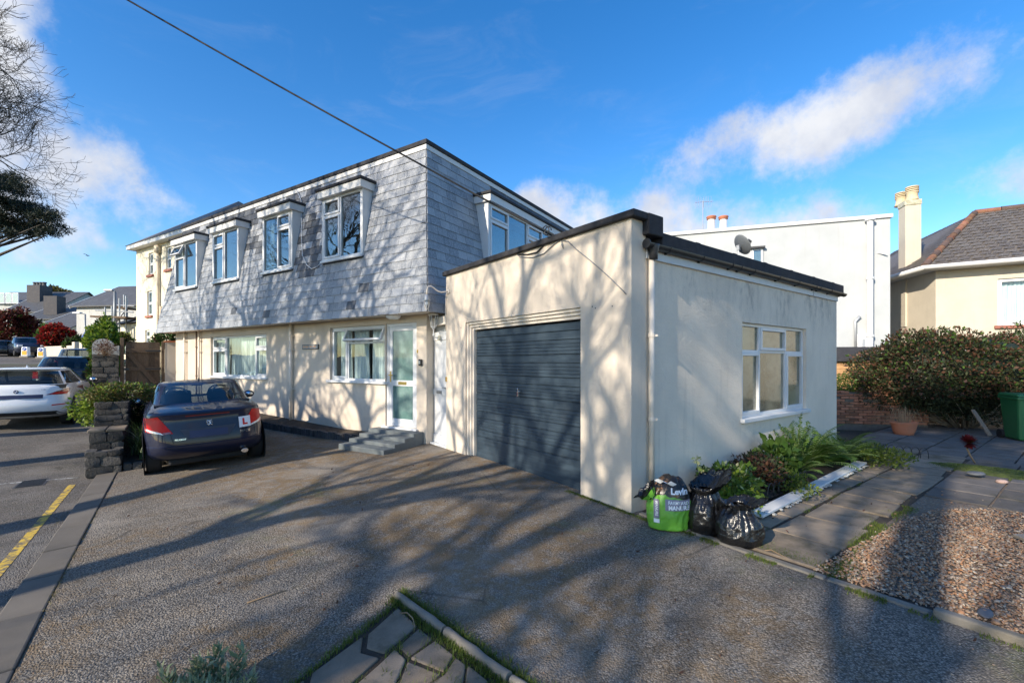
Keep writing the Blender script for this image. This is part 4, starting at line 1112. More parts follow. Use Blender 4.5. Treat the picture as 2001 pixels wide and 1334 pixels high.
pbox(MB(), fpl, a - .03, b_ + .005, .0, .10, -.06, .028).build('threshold', MAT['white_plastic'], so, bevel=.006)
MB().box(sx0 + .35, sx1 - .06, .02, .155, 2.36, 2.52).build('meter_box', MAT['cream_paint'], gar, bevel=.006)
MB().box(-GW + .012, -GW + .04, -.028, -.001, 1.27, 1.36).build('bell_push', MAT['brass'], gar, bevel=.004)
# swan-neck bulkhead lamp
lx, lz = GF.fy(877, 569, -.02)
sn = thing('swan_neck_lamp', 'white swan-neck outside lamp with caged glass at the garage corner', 'wall lamp', GF.glob((-GW, 0, lz)), GF.rz)
k = MB(); LY = -.40
pts = [(.10, -.02, .0), (.085, -.06, -.006), (.07, -.14, -.02), (.05, -.21, -.0), (.03, -.28, .055), (.02, -.335, .085), (.01, -.385, .065), (0., LY, -.0), (0., LY, -.09)]
k.tube(pts, .013, 8); k.build('arm', MAT['cream_paint'], sn, True)
MB().box(.05, .15, -.022, -.001, -.035, .035).build('wall_plate', MAT['cream_paint'], sn, bevel=.006)
MB().lathe([(.022, -.08), (.035, -.10), (.048, -.15), (.048, -.165), (.066, -.170), (.066, -.188), (.04, -.19)], 14, (0, LY, 0)).build('lamp_cap', MAT['galvanised'], sn, True, sharp=40)
MB().lathe([(.040, -.19), (.042, -.27), (.034, -.31), (.015, -.33), (0, -.333)], 14, (0, LY, 0)).build('lamp_glass', MAT['lamp_glass'], sn, True)
MB().lathe([(.0, -.195), (.018, -.20), (.026, -.24), (.018, -.275), (0, -.285)], 10, (0, LY, 0)).build('bulb', MAT['sign_white'], sn, True)
cg = MB()
for i in range(4):
    an = i * math.pi / 2 + .4; c_, s_ = math.cos(an), math.sin(an); cg.tube([(.052 * c_, LY + .052 * s_, -.188), (.052 * c_, LY + .052 * s_, -.29), (.02 * c_, LY + .02 * s_, -.345), (0, LY, -.35)], .004, 5)
cg.build('cage', MAT['cream_paint'], sn)
cd = MB().tube([(.03, -.012, -.02), (.004, -.012, -.12), (.010, -.012, -.3), (.006, -.012, -.5), (.012, -.012, -.62), (.0, -.012, -.72)], .007, 5); cd.build('cable', MAT['cream_paint'], sn, True)
# coach lantern
cx_, cz_ = -GW - .40, 2.28
cl = thing('coach_lantern', 'white hexagonal coach lantern on a scroll bracket above the side door', 'wall lamp', GF.glob((cx_, .0, 0)), GF.rz)
k = MB().lathe([(.0, 2.70), (.012, 2.69), (.014, 2.665), (.006, 2.65), (.03, 2.63), (.075, 2.60), (.105, 2.565), (.105, 2.55), (.07, 2.55)], 6, (0, -.06, 0)); k.build('lantern_cap', MAT['white_paint'], cl, sharp=30)
k = MB()
for i in range(6):
    an = i * math.pi / 3; k.tube([(.082 * math.cos(an), -.06 + .082 * math.sin(an), 2.55), (.048 * math.cos(an), -.06 + .048 * math.sin(an), 2.33)], .008, 5)
k.lathe([(.05, 2.335), (.055, 2.325), (.03, 2.30), (.014, 2.27), (.012, 2.20), (.02, 2.17), (.02, 2.15)], 6, (0, -.06, 0)); k.build('lantern_frame', MAT['white_paint'], cl)
MB().lathe([(.074, 2.549), (.044, 2.336)], 6, (0, -.06, 0)).build('lantern_glass', MAT['lamp_glass'], cl)
MB().tube([(0, -.06, 2.16), (.0, -.03, 2.12), (0, .06, 2.12), (0, .165, 2.16)], .012, 7).build('bracket', MAT['white_paint'], cl, True)
MB().lathe([(0, -.02), (.045, -.015), (.045, .03)], 12, (0, .06, 2.11), 'y').build('back_plate', MAT['lichen_cap'], cl)
# satellite dish on the roof
dy, dz = GF.fx(1447, 480, -.9)
ds = thing('satellite_dish', 'grey satellite dish on a short mast standing on the garage roof', 'satellite dish', GF.glob((-.9, dy, 3.0)), GF.rz)
hz_ = (dz - 3.0) / .66; ds.scale = (.66, .66, .66)
Md = Matrix.Rotation(R(-205), 3, 'Z') @ Matrix.Rotation(R(60), 3, 'X')
k = MB(); prof = [(0.001, .0), (.08, .004), (.16, .017), (.23, .036), (.30, .062), (.305, .066), (.30, .070), (.16, .026), (.001, .008)]
k.lathe(prof, 28); k.v = [tuple(Md @ Vector((v[0] * .92, v[1], v[2])) + Vector((0, 0, hz_))) for v in k.v]; k.build('dish', MAT['grey_metal'], ds, True)
k = MB(); tip = Md @ Vector((0, -.06, .36)) + Vector((0, 0, hz_)); k.tube([Md @ Vector((0, -.28, .05)) + Vector((0, 0, hz_)), tip], .011, 6); k.build('arm', MAT['dark_grey'], ds)
k = MB().tube([tip, tip + (Md @ Vector((0, .10, -.06)))], [.028, .03], 8); k.build('receiver', MAT['dark_grey'], ds)
k = MB(); bk = Md @ Vector((0, 0, -.09)) + Vector((0, 0, hz_)); k.tube([(bk.x, bk.y, bk.z + .03), (bk.x, bk.y, .0)], .022, 8); k.obox((bk.x, bk.y, bk.z - .02), .08, .08, .14); k.box(bk.x - .1, bk.x + .1, bk.y - .1, bk.y + .1, 0.0, .012); k.build('mast', MAT['galvanised'], ds)
# ------------------------------------------------------------------ cars: stacked plan outlines, cabin cut into glass and pillars
BOW = .17
def outline_pt(lv, th):
    z, yr, yf, w_, n = lv; c, s = math.cos(th), math.sin(th)
    yc, l = (yr + yf) / 2, (yf - yr) / 2
    cx_, sy_ = abs(c) ** (2 / n), abs(s) ** (2 / n)
    return (w_ * math.copysign(cx_, c), yc + l * math.copysign(sy_, s) - math.copysign(BOW * cx_ ** 2.4 * sy_, s), z)
def lerp_lv(lvs, z):
    for a, b_ in zip(lvs, lvs[1:]):
        if a[0] <= z <= b_[0]:
            t = (z - a[0]) / max(1e-6, b_[0] - a[0]); return tuple(a[i] + (b_[i] - a[i]) * t for i in range(5))
    return lvs[-1] if z > lvs[-1][0] else lvs[0]
def rear_y(lvs, x, z, off=.004):
    _, yr, yf, w_, n = lerp_lv(lvs, z); yc, l = (yr + yf) / 2, (yf - yr) / 2
    f = min(1., abs(x) / w_); k = max(0., 1 - f ** n) ** (1 / n); return yc - l * k + BOW * f ** 2.4 * k - off
def rear_patch(lvs, quad, off, mat, name, parent, n=8, thick=True):
    """quad: four (x, z) corners; surface follows the tail of the car"""
    a, b_, c, d = [Vector(p) for p in quad]; rows = []
    for j in range(n + 1):
        t = j / n; l_, r_ = a.lerp(d, t), b_.lerp(c, t)
        rows.append([(p.x, rear_y(lvs, p.x, p.y, off), p.y) for p in [l_.lerp(r_, i / n) for i in range(n + 1)]])
    m = MB().grid(rows)
    return m.build(name, mat, parent, True)
def rear_text(lvs, body, size, cx, cz, off, mat, name, parent, slant=0.):
    vs, fs = text_geo(body, size, 0, size * .02)
    return MB().raw([(cx + v[0] + slant * v[1], rear_y(lvs, cx + v[0], cz + v[1], off), cz + v[1]) for v in vs], fs).build(name, mat, parent, fix=False)
def make_wheel(parent, x, y, r, wd, sgn, dz=0.):
    t = MB().lathe([(r * .62, -wd/2), (r * .93, -wd/2), (r, -wd/2 + .03), (r, wd/2 - .03), (r * .93, wd/2), (r * .62, wd/2)], 28, (x, y, r + dz), 'x')
    o = t.build('wheel', MAT['rubber'], parent, True, sharp=35)
    k = MB().lathe([(0, wd/2 * .55), (r * .18, wd/2 * .62), (r * .2, wd/2 * .45), (r * .60, wd/2 * .6), (r * .64, wd/2 * .95), (r * .64, -wd/2 * .5), (0, -wd/2 * .5)] if sgn > 0 else [(0, wd/2 * .5), (r * .64, wd/2 * .5), (r * .64, -wd/2 * .95), (r * .60, -wd/2 * .6), (r * .2, -wd/2 * .45), (r * .18, -wd/2 * .62), (0, -wd/2 * .55)], 20, (x, y, r + dz), 'x')
    k.build('rim', MAT['alloy'], o, True, sharp=35); return o
def make_car(name, label, paint_, body, cabin, glass_th, L, loc, rz, roll=0., wheels=(.72, 3.25, .31, .19), group=None, simple_=False):
    car = thing(name, label, 'car', loc, 0, group); car.rotation_euler = (0, -roll, rz)
    N = 72; ths = [2 * math.pi * i / N for i in range(N)]
    m = MB(); rows = [[outline_pt(lv, t) for t in ths] for lv in body]
    m.grid(rows, True); base = len(m.v)
    # close the top with a shallow deck
    lv = body[-1]; prev = [base - N + i for i in range(N)]; m.f.append(tuple(prev))
    m.f.append(tuple(range(N - 1, -1, -1)))
    bo = m.build('body', MAT[paint_], car, True, sharp=38)
    # cabin: break angles measured from the rear centre line (-90 deg), mirrored
    rg_, p1, p2, p3 = glass_th      # half angle of rear glass, side glass start, B pillar, side glass end (degrees from rear)
    br = [0, rg_ * .5, rg_, p1, (p1 + p2) / 2, p2 - 1.5, p2 + 1.5, (p2 + p3) / 2, p3, p3 + 8, (p3 + 8 + 180) / 2, 180]
    half = []
    for a, b_ in zip(br, br[1:]):
        half += [a + (b_ - a) * i / 3 for i in range(3)]
    degs = [-90 + d for d in half] + [90] + [270 - d for d in reversed(half[1:])]
    kinds = []
    for i in range(len(degs)):
        a = degs[i]; b_ = degs[(i + 1) % len(degs)]; mid = (a + (b_ if b_ > a else b_ + 360)) / 2 + 90
        mid = mid if mid <= 180 else 360 - mid
        sd_ = 1 if math.cos(R((a + (b_ if b_ > a else b_ + 360)) / 2)) > 0 else -1
        kinds.append('rear_glass' if mid < rg_ else ('rear_side_glass', sd_) if p1 < mid < p2 - 1.5 else ('front_side_glass', sd_) if p2 + 1.5 < mid < p3 else 'windscreen' if mid > p3 + 8 else None)
    n = len(degs); sub = []
    for a, b_ in zip(cabin['lv'], cabin['lv'][1:]):
        for i in range(3): sub.append(tuple(a[k] + (b_[k] - a[k]) * i / 3 for k in range(5)))
    sub.append(cabin['lv'][-1]); g0, g1 = cabin['glass']
    shell = MB(); gl = {'rear_glass': MB(), 'windscreen': MB(), ('rear_side_glass', 1): MB(), ('rear_side_glass', -1): MB(), ('front_side_glass', 1): MB(), ('front_side_glass', -1): MB()}
    rows = [[outline_pt(lv, R(d)) for d in degs] for lv in sub]
    for j in range(len(rows) - 1):
        zm = (sub[j][0] + sub[j + 1][0]) / 2
        for i in range(n):
            q_ = (rows[j][i], rows[j][(i+1) % n], rows[j+1][(i+1) % n], rows[j+1][i])
            tgt = gl[kinds[i]] if kinds[i] and g0 < zm < g1 else shell
            tgt.quad(*q_)
    shell.raw(rows[-1], [tuple(range(n))])
    def weld(mb, nm, mt):
        me = mb.mesh(nm, True, False); bm = bmesh.new(); bm.from_mesh(me); bmesh.ops.remove_doubles(bm, verts=bm.verts, dist=1e-5); bmesh.ops.recalc_face_normals(bm, faces=bm.faces)
        bm.to_mesh(me); bm.free(); me.polygons.foreach_set('use_smooth', [True] * len(me.polygons)); me.set_sharp_from_angle(angle=R(50)); return link(nm, me, MAT[mt], car)
    weld(shell, 'roof', paint_)
    for k, v in gl.items():
        if v.f: weld(v, k if isinstance(k, str) else k[0], 'car_glass')
    # floor of the cabin so the glass looks into a dark interior
    lv = cabin['lv'][0]
    ins = MB(); ins.prism([(-lv[3] * .93, lv[1] + .12), (lv[3] * .93, lv[1] + .12), (lv[3] * .93, lv[2] - .12), (-lv[3] * .93, lv[2] - .12)], g0 - .10, g0 - .015); ins.build('interior', MAT['seat_fabric'], car)
    yr_, yf_, r, wd = wheels
    ws = max(l[3] for l in body)
    for (y, s_) in ((yr_, -1), (yr_, 1), (yf_, -1), (yf_, 1)):
        make_wheel(car, s_ * (ws - wd / 2 - .035), y, r, wd, s_, 0.)
        if not simple_:
            ar = MB().lathe([(0, -.004), (r + .055, -.004), (r + .055, .004), (0, .004)], 28, (s_ * (ws - .008), y, r + .01), 'x'); ar.build('arch_disc', MAT['rubber'], car)  # flat dark disc in place of the arch's shaded hollow
    return car, bo
def mirrors(car, x, y, z, mat):
    for s_ in (-1, 1):
        k = MB().lathe([(0, -.06), (.06, -.055), (.085, -.02), (.08, .03), (.05, .065), (0, .075)], 14, (0, 0, 0), 'y', 1.25, .95); 
        k.v = [(v[0] + s_ * x, v[1] + y, v[2] + z) for v in k.v]; o = k.build('door_mirror', MAT[mat], car, True)
        g_ = MB().lathe([(0, -.062), (.062, -.058), (.064, -.05)], 14, (0, 0, 0), 'y', 1.2, .9); g_.v = [(v[0] + s_ * x, v[1] + y, v[2] + z) for v in g_.v]; g_.build('mirror_glass', MAT['chrome'], o, True)
        MB().bar((s_ * (x - .22), y + .05, z - .07), (s_ * (x - .05), y + .02, z - .03), .05, .03).build('mirror_arm', MAT['black_plastic'], o)
# ---- navy coupe on the drive
f_ = Vector((-.627, .779, 0)); rzc = math.atan2(.627, .779)
B1 = [(.20, .30, 3.7, .74, 8), (.275, .09, 3.9, .83, 8), (.34, .035, 4.0, .862, 8), (.355, .020, 4.0, .866, 8), (.44, .0, 4.03, .872, 7.6), (.475, .0, 4.03, .873, 7.6), (.485, .020, 4.02, .870, 7.6), (.53, .024, 4.02, .873, 7.6), (.60, .032, 4.01, .874, 7.6), (.70, .050, 3.98, .872, 7.4), (.82, .075, 3.9, .864, 7.2), (.92, .092, 3.7, .850, 7), (.975, .080, 3.6, .836, 7), (.995, .10, 3.55, .822, 7), (1.015, .17, 3.5, .805, 6.6), (1.045, .34, 3.4, .785, 6.2), (1.075, .56, 3.3, .765, 6), (1.095, .80, 3.1, .745, 6)]
C1 = dict(lv=[(1.06, .66, 3.2, .755, 5.2), (1.105, .74, 3.05, .742, 5.2), (1.17, .87, 2.92, .725, 5), (1.28, 1.10, 2.70, .690, 4.8), (1.385, 1.36, 2.48, .648, 4.6), (1.43, 1.50, 2.34, .615, 4.2), (1.455, 1.68, 2.18, .52, 3.4), (1.465, 1.85, 2.0, .25, 2.6)], glass=(1.105, 1.385))
loc1 = Vector((-4.985, 7.385, 0)); loc1.z = zg(*(loc1 + f_ * .7).xy) - .005
car1, bo1 = make_car('coupe_cabriolet', 'dark navy coupe with red learner plate parked on the drive', 'paint_navy', B1, C1, (40, 55, 95, 120), 4.03, loc1, rzc, R(2.4), (.70, 3.2, .315, .205))
for s_ in (-1, 1):
    X = lambda v: s_ * v
    tl = rear_patch(B1, [(X(.475), .680), (X(.862), .715), (X(.862), .915), (X(.66), .955)], .007, MAT['red_lens'], 'tail_light', car1, 10)
    rear_patch(B1, [(X(.60), .672), (X(.856), .735), (X(.80), .765), (X(.63), .705)], .010, MAT['clear_lens'], 'reverse_lens', tl, 6)
    rear_patch(B1, [(X(.505), .690), (X(.60), .673), (X(.62), .705), (X(.508), .712)], .009, MAT['dark_red_lens'], 'fog_lens', tl, 4)
    # parting gap round the boot lid
    rear_patch(B1, [(X(.470), .50), (X(.476), .50), (X(.52), .69), (X(.514), .69)], .003, MAT['rubber'], 'lid_gap', bo1, 6)
rear_patch(B1, [(-.47, .496), (.47, .496), (.47, .502), (-.47, .502)], .003, MAT['rubber'], 'lid_gap', bo1, 12)
npl = rear_patch(B1, [(-.28, .565), (.28, .565), (.39, .735), (-.39, .735)], .004, MAT['plate_grey'], 'plate_recess', car1, 10)
rear_patch(B1, [(-.265, .590), (.265, .590), (.265, .700), (-.265, .700)], .010, MAT['plate_blue'], 'number_plate', npl, 8)
rear_patch(B1, [(-.31, .932), (.31, .932), (.30, .948), (-.30, .948)], .006, MAT['dark_red_lens'], 'brake_strip', car1, 10)
lp_ = rear_patch(B1, [(.435, .665), (.615, .670), (.612, .850), (.432, .845)], .014, MAT['sign_white'], 'learner_plate', car1, 6)
rear_patch(B1, [(.492, .705), (.522, .706), (.520, .815), (.490, .814)], .018, MAT['sign_red'], 'letter', lp_, 4); rear_patch(B1, [(.520, .705), (.567, .707), (.566, .735), (.520, .733)], .018, MAT['sign_red'], 'letter', lp_, 4)
rear_text(B1, '207 CC', .050, .52, .600, .006, MAT['chrome'], 'model_letters', car1, .2); rear_text(B1, 'PEUGEOT', .034, -.385, .575, .006, MAT['chrome'], 'maker_letters', car1)
# standing lion badge from thick strokes
lion = [[(-.038, .035), (-.018, .042), (-.004, .030), (.004, .012), (.006, -.008), (-.004, -.024), (-.022, -.040)], [(-.004, .030), (.012, .040), (.030, .044)], [(.002, .014), (.022, .016), (.040, .006)], [(.006, -.008), (.020, -.020), (.036, -.040)], [(-.004, -.02), (-.024, -.012), (-.040, -.018)], [(-.010, .034), (-.030, .018), (-.042, .012)]]
bm_ = MB()
for st_ in lion: bm_.tube([(x + .015, rear_y(B1, x, .80 + z, .008), .80 + z) for x, z in st_], .0075, 6)
bm_.build('badge', MAT['chrome'], car1, True)
ex = MB().lathe([(.036, -.03), (.040, -.03), (.040, .12), (.036, .12)], 16, (.50, .10, .255), 'y', 1.3, .9); ex.build('exhaust', MAT['chrome'], car1, True)
MB().box(-.55, .55, .25, 1.2, .14, .24).build('underside', MAT['rubber'], car1, bevel=.03)
mirrors(car1, .96, 2.62, 1.06, 'paint_navy')
MB().lathe([(.018, 0), (.012, .03), (.004, .05), (.003, .26)], 8, (0, 1.72, 1.455)).build('aerial', MAT['black_plastic'], car1)
for x in (-.36, .36):
    k = MB().obox((x, 1.72, 1.05), .46, .13, .46); k.build('seat', MAT['seat_fabric'], car1, bevel=.05)
    k = MB(); k.tube([(x + .16 * math.cos(a), 1.62, 1.23 + .11 * math.sin(a)) for a in np.linspace(0, math.pi, 9)], .014, 6); k.build('roll_hoop', MAT['steel'], car1, True)
sw_ = MB().tube([(.36 + .185 * math.cos(a), 2.35 + .04 * math.sin(a), 1.13 + .185 * math.sin(a)) for a in np.linspace(0, 2 * math.pi, 22)], .014, 6); sw_.build('steering_wheel', MAT['black_plastic'], car1, True)
MB().obox((0, 2.2, 1.36), .20, .03, .055).build('rear_view_mirror', MAT['black_plastic'], car1, bevel=.01)
# ---- white hatchback on the road
B2 = [(.20, .45, 4.0, .76, 8.5), (.27, .16, 4.2, .86, 8.1), (.33, .06, 4.28, .885, 8.1), (.40, .02, 4.3, .897, 8.0), (.50, .0, 4.32, .90, 8.0), (.62, .01, 4.32, .90, 7.9), (.66, .03, 4.31, .899, 7.9), (.78, .055, 4.26, .892, 7.7), (.90, .075, 4.1, .876, 7.7), (.97, .10, 3.9, .856, 7.7), (1.0, .14, 3.8, .84, 7.7)]
C2 = dict(lv=[(.985, .12, 3.7, .848, 4.6), (1.03, .155, 3.55, .835, 4.6), (1.16, .27, 3.15, .775, 4.6), (1.28, .40, 2.85, .715, 4.5), (1.345, .50, 2.65, .68, 4.4), (1.40, .44, 2.45, .645, 4.2), (1.425, .75, 2.3, .56, 3.6), (1.44, 1.1, 2.0, .3, 3)], glass=(1.03, 1.345))
loc2 = G(122, 837, -.045); loc2 = Vector((-11.55, 10.35, 0)); f2 = Vector((-.60, .80, 0)); rz2 = math.atan2(.60, .80); loc2.z = zg(*(loc2 + f2 * 2).xy) - .10
car2, bo2 = make_car('hatchback', 'white hatchback seen from behind at the roadside', 'paint_white', B2, C2, (47, 54, 92, 122), 4.32, loc2, rz2, 0., (.78, 3.45, .325, .22))
for s_ in (-1, 1):
    X = lambda v: s_ * v
    tl = rear_patch(B2, [(X(.47), .775), (X(.893), .775), (X(.884), .925), (X(.80), .915)], .006, MAT['dark_red_lens'], 'tail_light', car2, 10)
    rear_patch(B2, [(X(.55), .785), (X(.80), .79), (X(.84), .845), (X(.64), .83)], .010, MAT['red_lens'], 'light_bar', tl, 6)
    rear_patch(B2, [(X(.58), .515), (X(.80), .53), (X(.80), .552), (X(.59), .542)], .006, MAT['red_lens'], 'reflector', car2, 6)
    rear_patch(B2, [(X(.80), .99), (X(.86), .985), (X(.80), 1.30), (X(.745), 1.31)], -.02, MAT['black_plastic'], 'glass_edge_trim', car2, 6) if False else None
rear_patch(B2, [(-.44, .705), (.44, .705), (.44, .79), (-.44, .79)], .006, MAT['plate_blue'], 'number_plate', car2, 10)
rear_patch(B2, [(-.80, .29), (.80, .29), (.66, .385), (-.66, .385)], .006, MAT['black_plastic'], 'diffuser', car2, 12)
bd = MB().lathe([(0, -.006), (.042, -.006), (.042, .004)], 20, (0, 0, 0), 'y'); yb = rear_y(B2, 0, .865, .002); bd.v = [(v[0], v[1] + yb, v[2] + .865) for v in bd.v]; bdo = bd.build('badge', MAT['black_plastic'], car2)
for a0, mt in ((0, 'sign_white'), (math.pi / 2, 'sign_blue'), (math.pi, 'sign_white'), (1.5 * math.pi, 'sign_blue')):
    k = MB(); vs = [(0, yb - .009, .865)] + [(.027 * math.cos(a0 + t * math.pi / 8), yb - .009, .865 + .027 * math.sin(a0 + t * math.pi / 8)) for t in range(5)]
    k.raw(vs, [(0, i, i + 1) for i in range(1, 5)]); k.build('roundel', MAT[mt], bdo, fix=False)
rear_text(B2, '118i', .045, .44, .905, .005, MAT['steel'], 'model_letters', car2)
mirrors(car2, 1.0, 3.05, 1.05, 'black_plastic')
MB().raw([(-.02, 1.0, 1.435), (.02, 1.0, 1.435), (.014, 1.25, 1.438), (-.014, 1.25, 1.438), (0, .99, 1.50), (0, 1.06, 1.49)], [(0,1,2,3),(0,4,1),(1,4,5,2),(0,3,5,4),(3,2,5)]).build('roof_fin', MAT['paint_white'], car2)
# roof spoiler over the rear glass
rows = []
for j, (z, off, w_) in enumerate(((1.36, .0, .66), (1.385, .10, .67), (1.405, .10, .665), (1.415, -.02, .64))):
    rows.append([(x * w_, .46 - off + .16 * abs(x) ** 3, z) for x in np.linspace(-1, 1, 15)])
MB().grid(rows).build('roof_spoiler', MAT['paint_white'], car2, True)
# ---- black hatchback further on
B3 = [(.20, .35, 3.8, .74, 8.5), (.28, .10, 4.0, .83, 8.5), (.40, .02, 4.1, .86, 8.5), (.52, .0, 4.13, .866, 8.5), (.55, .03, 4.12, .864, 8.5), (.75, .06, 4.05, .86, 8.1), (.90, .085, 3.9, .845, 8.1), (.96, .11, 3.8, .83, 8.1)]
C3 = dict(lv=[(.95, .10, 3.6, .825, 5), (1.0, .125, 3.45, .81, 5), (1.15, .23, 3.1, .75, 4.8), (1.36, .42, 2.65, .66, 4.6), (1.41, .52, 2.5, .625, 4.4), (1.435, .8, 2.3, .55, 3.8), (1.445, 1.1, 2.0, .3, 3)], glass=(1.0, 1.36))
def far_place(u, d, drop=.05):
    p = P(u, 700, d); return Vector((p.x, p.y, zg(p.x, p.y) - drop))
loc3 = far_place(122, 15.6); rz3 = math.atan2(.60, .80)
car3, bo3 = make_car('hatchback', 'black older hatchback parked just beyond the white one', 'paint_black', B3, C3, (48, 55, 92, 122), 4.13, loc3, rz3, 0., (.75, 3.3, .31, .2))
for s_ in (-1, 1):
    rear_patch(B3, [(s_ * .62, .66), (s_ * .84, .66), (s_ * .835, .90), (s_ * .64, .90)], .008, MAT['red_lens'], 'tail_light', car3, 8)
rear_patch(B3, [(-.3, .62), (.3, .62), (.3, .73), (-.3, .73)], .008, MAT['plate_grey'], 'number_plate', car3, 6)
MB().lathe([(.015, 0), (.006, .03), (.004, .22)], 8, (0, .85, 1.43)).build('aerial', MAT['black_plastic'], car3)
for x in (-.45, 0, .45): MB().obox((x, 1.1, 1.10), .30, .12, .26).build('headrest', MAT['seat_fabric'], car3, bevel=.05)
mirrors(car3, .96, 2.95, 1.02, 'paint_black')
# ---- further cars, all facing along the road
B4 = [(.25, .3, 4.0, .78, 8.5), (.42, .03, 4.2, .87, 8.5), (.62, .0, 4.25, .89, 8.5), (.82, .05, 4.2, .88, 8.1), (.98, .10, 4.0, .85, 8.1)]
C4 = dict(lv=[(.96, .12, 3.2, .84, 5), (1.03, .15, 3.1, .82, 5), (1.2, .25, 2.85, .77, 4.8), (1.45, .40, 2.5, .69, 4.6), (1.50, .55, 2.35, .64, 4.2), (1.52, .9, 2.1, .4, 3)], glass=(1.03, 1.45))
def front_lights(car, body):
    for s_ in (-1, 1):
        k = MB().box(s_ * .62 - .14, s_ * .62 + .14, body[2][2] - .16, body[2][2] - .02, .70, .86); k.build('headlight', MAT['clear_lens'], car, bevel=.03)
    MB().box(-.42, .42, body[2][2] - .10, body[2][2] + .006, .58, .74).build('grille', MAT['black_plastic'], car, bevel=.02)
for (nm, lab, pt, u, d, rz_, sc_) in (('saloon_car', 'dark car roof just ahead of the black hatchback', 'paint_slate', 150, 21.0, math.atan2(.60, .80), 1.0),
                                   ('sport_utility_car', 'dark blue off-roader with roof bars facing the keep-left bollards', 'paint_slate', 42, 42., R(235), 1.12),
                                   ('estate_car', 'silver estate car half hidden behind the dark off-roader', 'paint_silver', 84, 47., R(215), 1.0),
                                   ('small_car', 'dark car cut off by the frame beside the off-roader', 'paint_black', -6, 40., math.atan2(.60, .80), 1.0)):
    c_, b__ = make_car(nm, lab, pt, B4, C4, (45, 55, 92, 122), 4.2, far_place(u, d), rz_, 0., (.75, 3.35, .33, .2), simple_=True)
    c_.scale = (sc_, sc_, sc_)
    if d > 30: front_lights(c_, B4)
    for s_ in (-1, 1): rear_patch(B4, [(s_ * .66, .70), (s_ * .86, .70), (s_ * .84, .93), (s_ * .68, .93)], .008, MAT['red_lens'], 'tail_light', c_, 4)
    if 'utility' in nm:
        for s_ in (-.6, .6): MB().tube([(s_, .6, 1.5), (s_, .65, 1.57), (s_, 2.2, 1.57), (s_, 2.3, 1.49)], .018, 6).build('roof_bar', MAT['galvanised'], c_, True)
# ------------------------------------------------------------------ foliage helpers
def leaf_arrays(pts, nrm, size, rg, aspect=.45, spread=.8):
    """diamond leaves: pts (n,3) roots, nrm (n,3) preferred directions"""
    n = len(pts); d = nrm + rg.normal(0, spread, (n, 3)); d /= np.linalg.norm(d, axis=1, keepdims=True) + 1e-9
    s = np.cross(d, rg.normal(0, 1, (n, 3))); s /= np.linalg.norm(s, axis=1, keepdims=True) + 1e-9
    up = np.cross(s, d); L = (size * rg.uniform(.6, 1.35, n))[:, None]; W = L * aspect
    V = np.stack([pts, pts + d * L * .5 + s * W * .5 + up * L * .06, pts + d * L - up * L * .08, pts + d * L * .5 - s * W * .5 + up * L * .06], 1)
    F_ = np.arange(n * 4).reshape(n, 4); return V.reshape(-1, 3), F_
def shell_points(n, rad, rg, lump=.3, fill=.25, seed=0., freq=1.7, bottom=-1.):
    d = rg.normal(0, 1, (n * 2, 3)); d /= np.linalg.norm(d, axis=1, keepdims=True); d = d[d[:, 2] > bottom][:n]
    k = np.array([1 + lump * mnoise.noise(Vector(v) * freq + Vector((seed, seed * 1.3, 0))) * 1.6 + lump * .5 * mnoise.noise(Vector(v) * freq * 2.7 + Vector((seed, 3, 1))) for v in d])
    r = (1 - fill * rg.random(len(d)) ** 1.6) * k
    return d * r[:, None] * np.array(rad), d
def bush(name, label, cat, loc, rad, n, size, mat, seed=1, lump=.3, fill=.35, stems=8, stem_mat='bark', aspect=.5, group=None, extra=None, zc=None, bottom=-.9, mats2=None, spread=.8, core=0):
    rg = np.random.default_rng(seed); t = thing(name, label, cat, loc, 0, group)
    p, d = shell_points(n, rad, rg, lump, fill, seed * .77, bottom=bottom); zc = rad[2] if zc is None else zc; p[:, 2] += zc
    ok_ = p[:, 2] > .01; p, d = p[ok_], d[ok_]
    V, F_ = leaf_arrays(p, d * .9 + np.array([0, 0, .25]), size, rg, aspect, spread); np_mesh('foliage', V, F_, MAT[mat], t)
    if mats2:
        for (m2, frac, sz, top) in mats2:
            k = int(len(p) * frac); idx = rg.choice(len(p), k, replace=False); q_ = p[idx]; dd = d[idx]
            keep = q_[:, 2] > zc + top * rad[2]; q_, dd = q_[keep], dd[keep]
            V, F_ = leaf_arrays(q_ + dd * .03, dd, sz, rg, .6, .7); tag(np_mesh('sprigs', V, F_, MAT[m2], t), kind='stuff')
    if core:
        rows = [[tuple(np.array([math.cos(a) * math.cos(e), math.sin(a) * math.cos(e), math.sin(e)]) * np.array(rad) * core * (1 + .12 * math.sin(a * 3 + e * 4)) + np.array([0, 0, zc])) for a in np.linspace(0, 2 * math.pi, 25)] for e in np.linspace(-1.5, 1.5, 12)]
        MB().grid(rows).build('inner_hull', MAT['leaf_pine'], t, True)  # solid dark hull added so nothing shows through the leaves
    if stems:
        k = MB(); rr = random.Random(seed)
        for i in range(stems):
            e = Vector(p[rr.randrange(len(p))]) * .9; b_ = Vector((e.x * .15, e.y * .15, 0)); mid = b_.lerp(e, .5) + Vector((rr.uniform(-.1, .1) * rad[0], rr.uniform(-.1, .1) * rad[1], 0))
            r0 = .012 * max(1, rad[2]); k.tube([b_, mid, e], [r0, r0 * .6, r0 * .2], 5)
        k.build('stems', MAT[stem_mat], t, True)
    return t
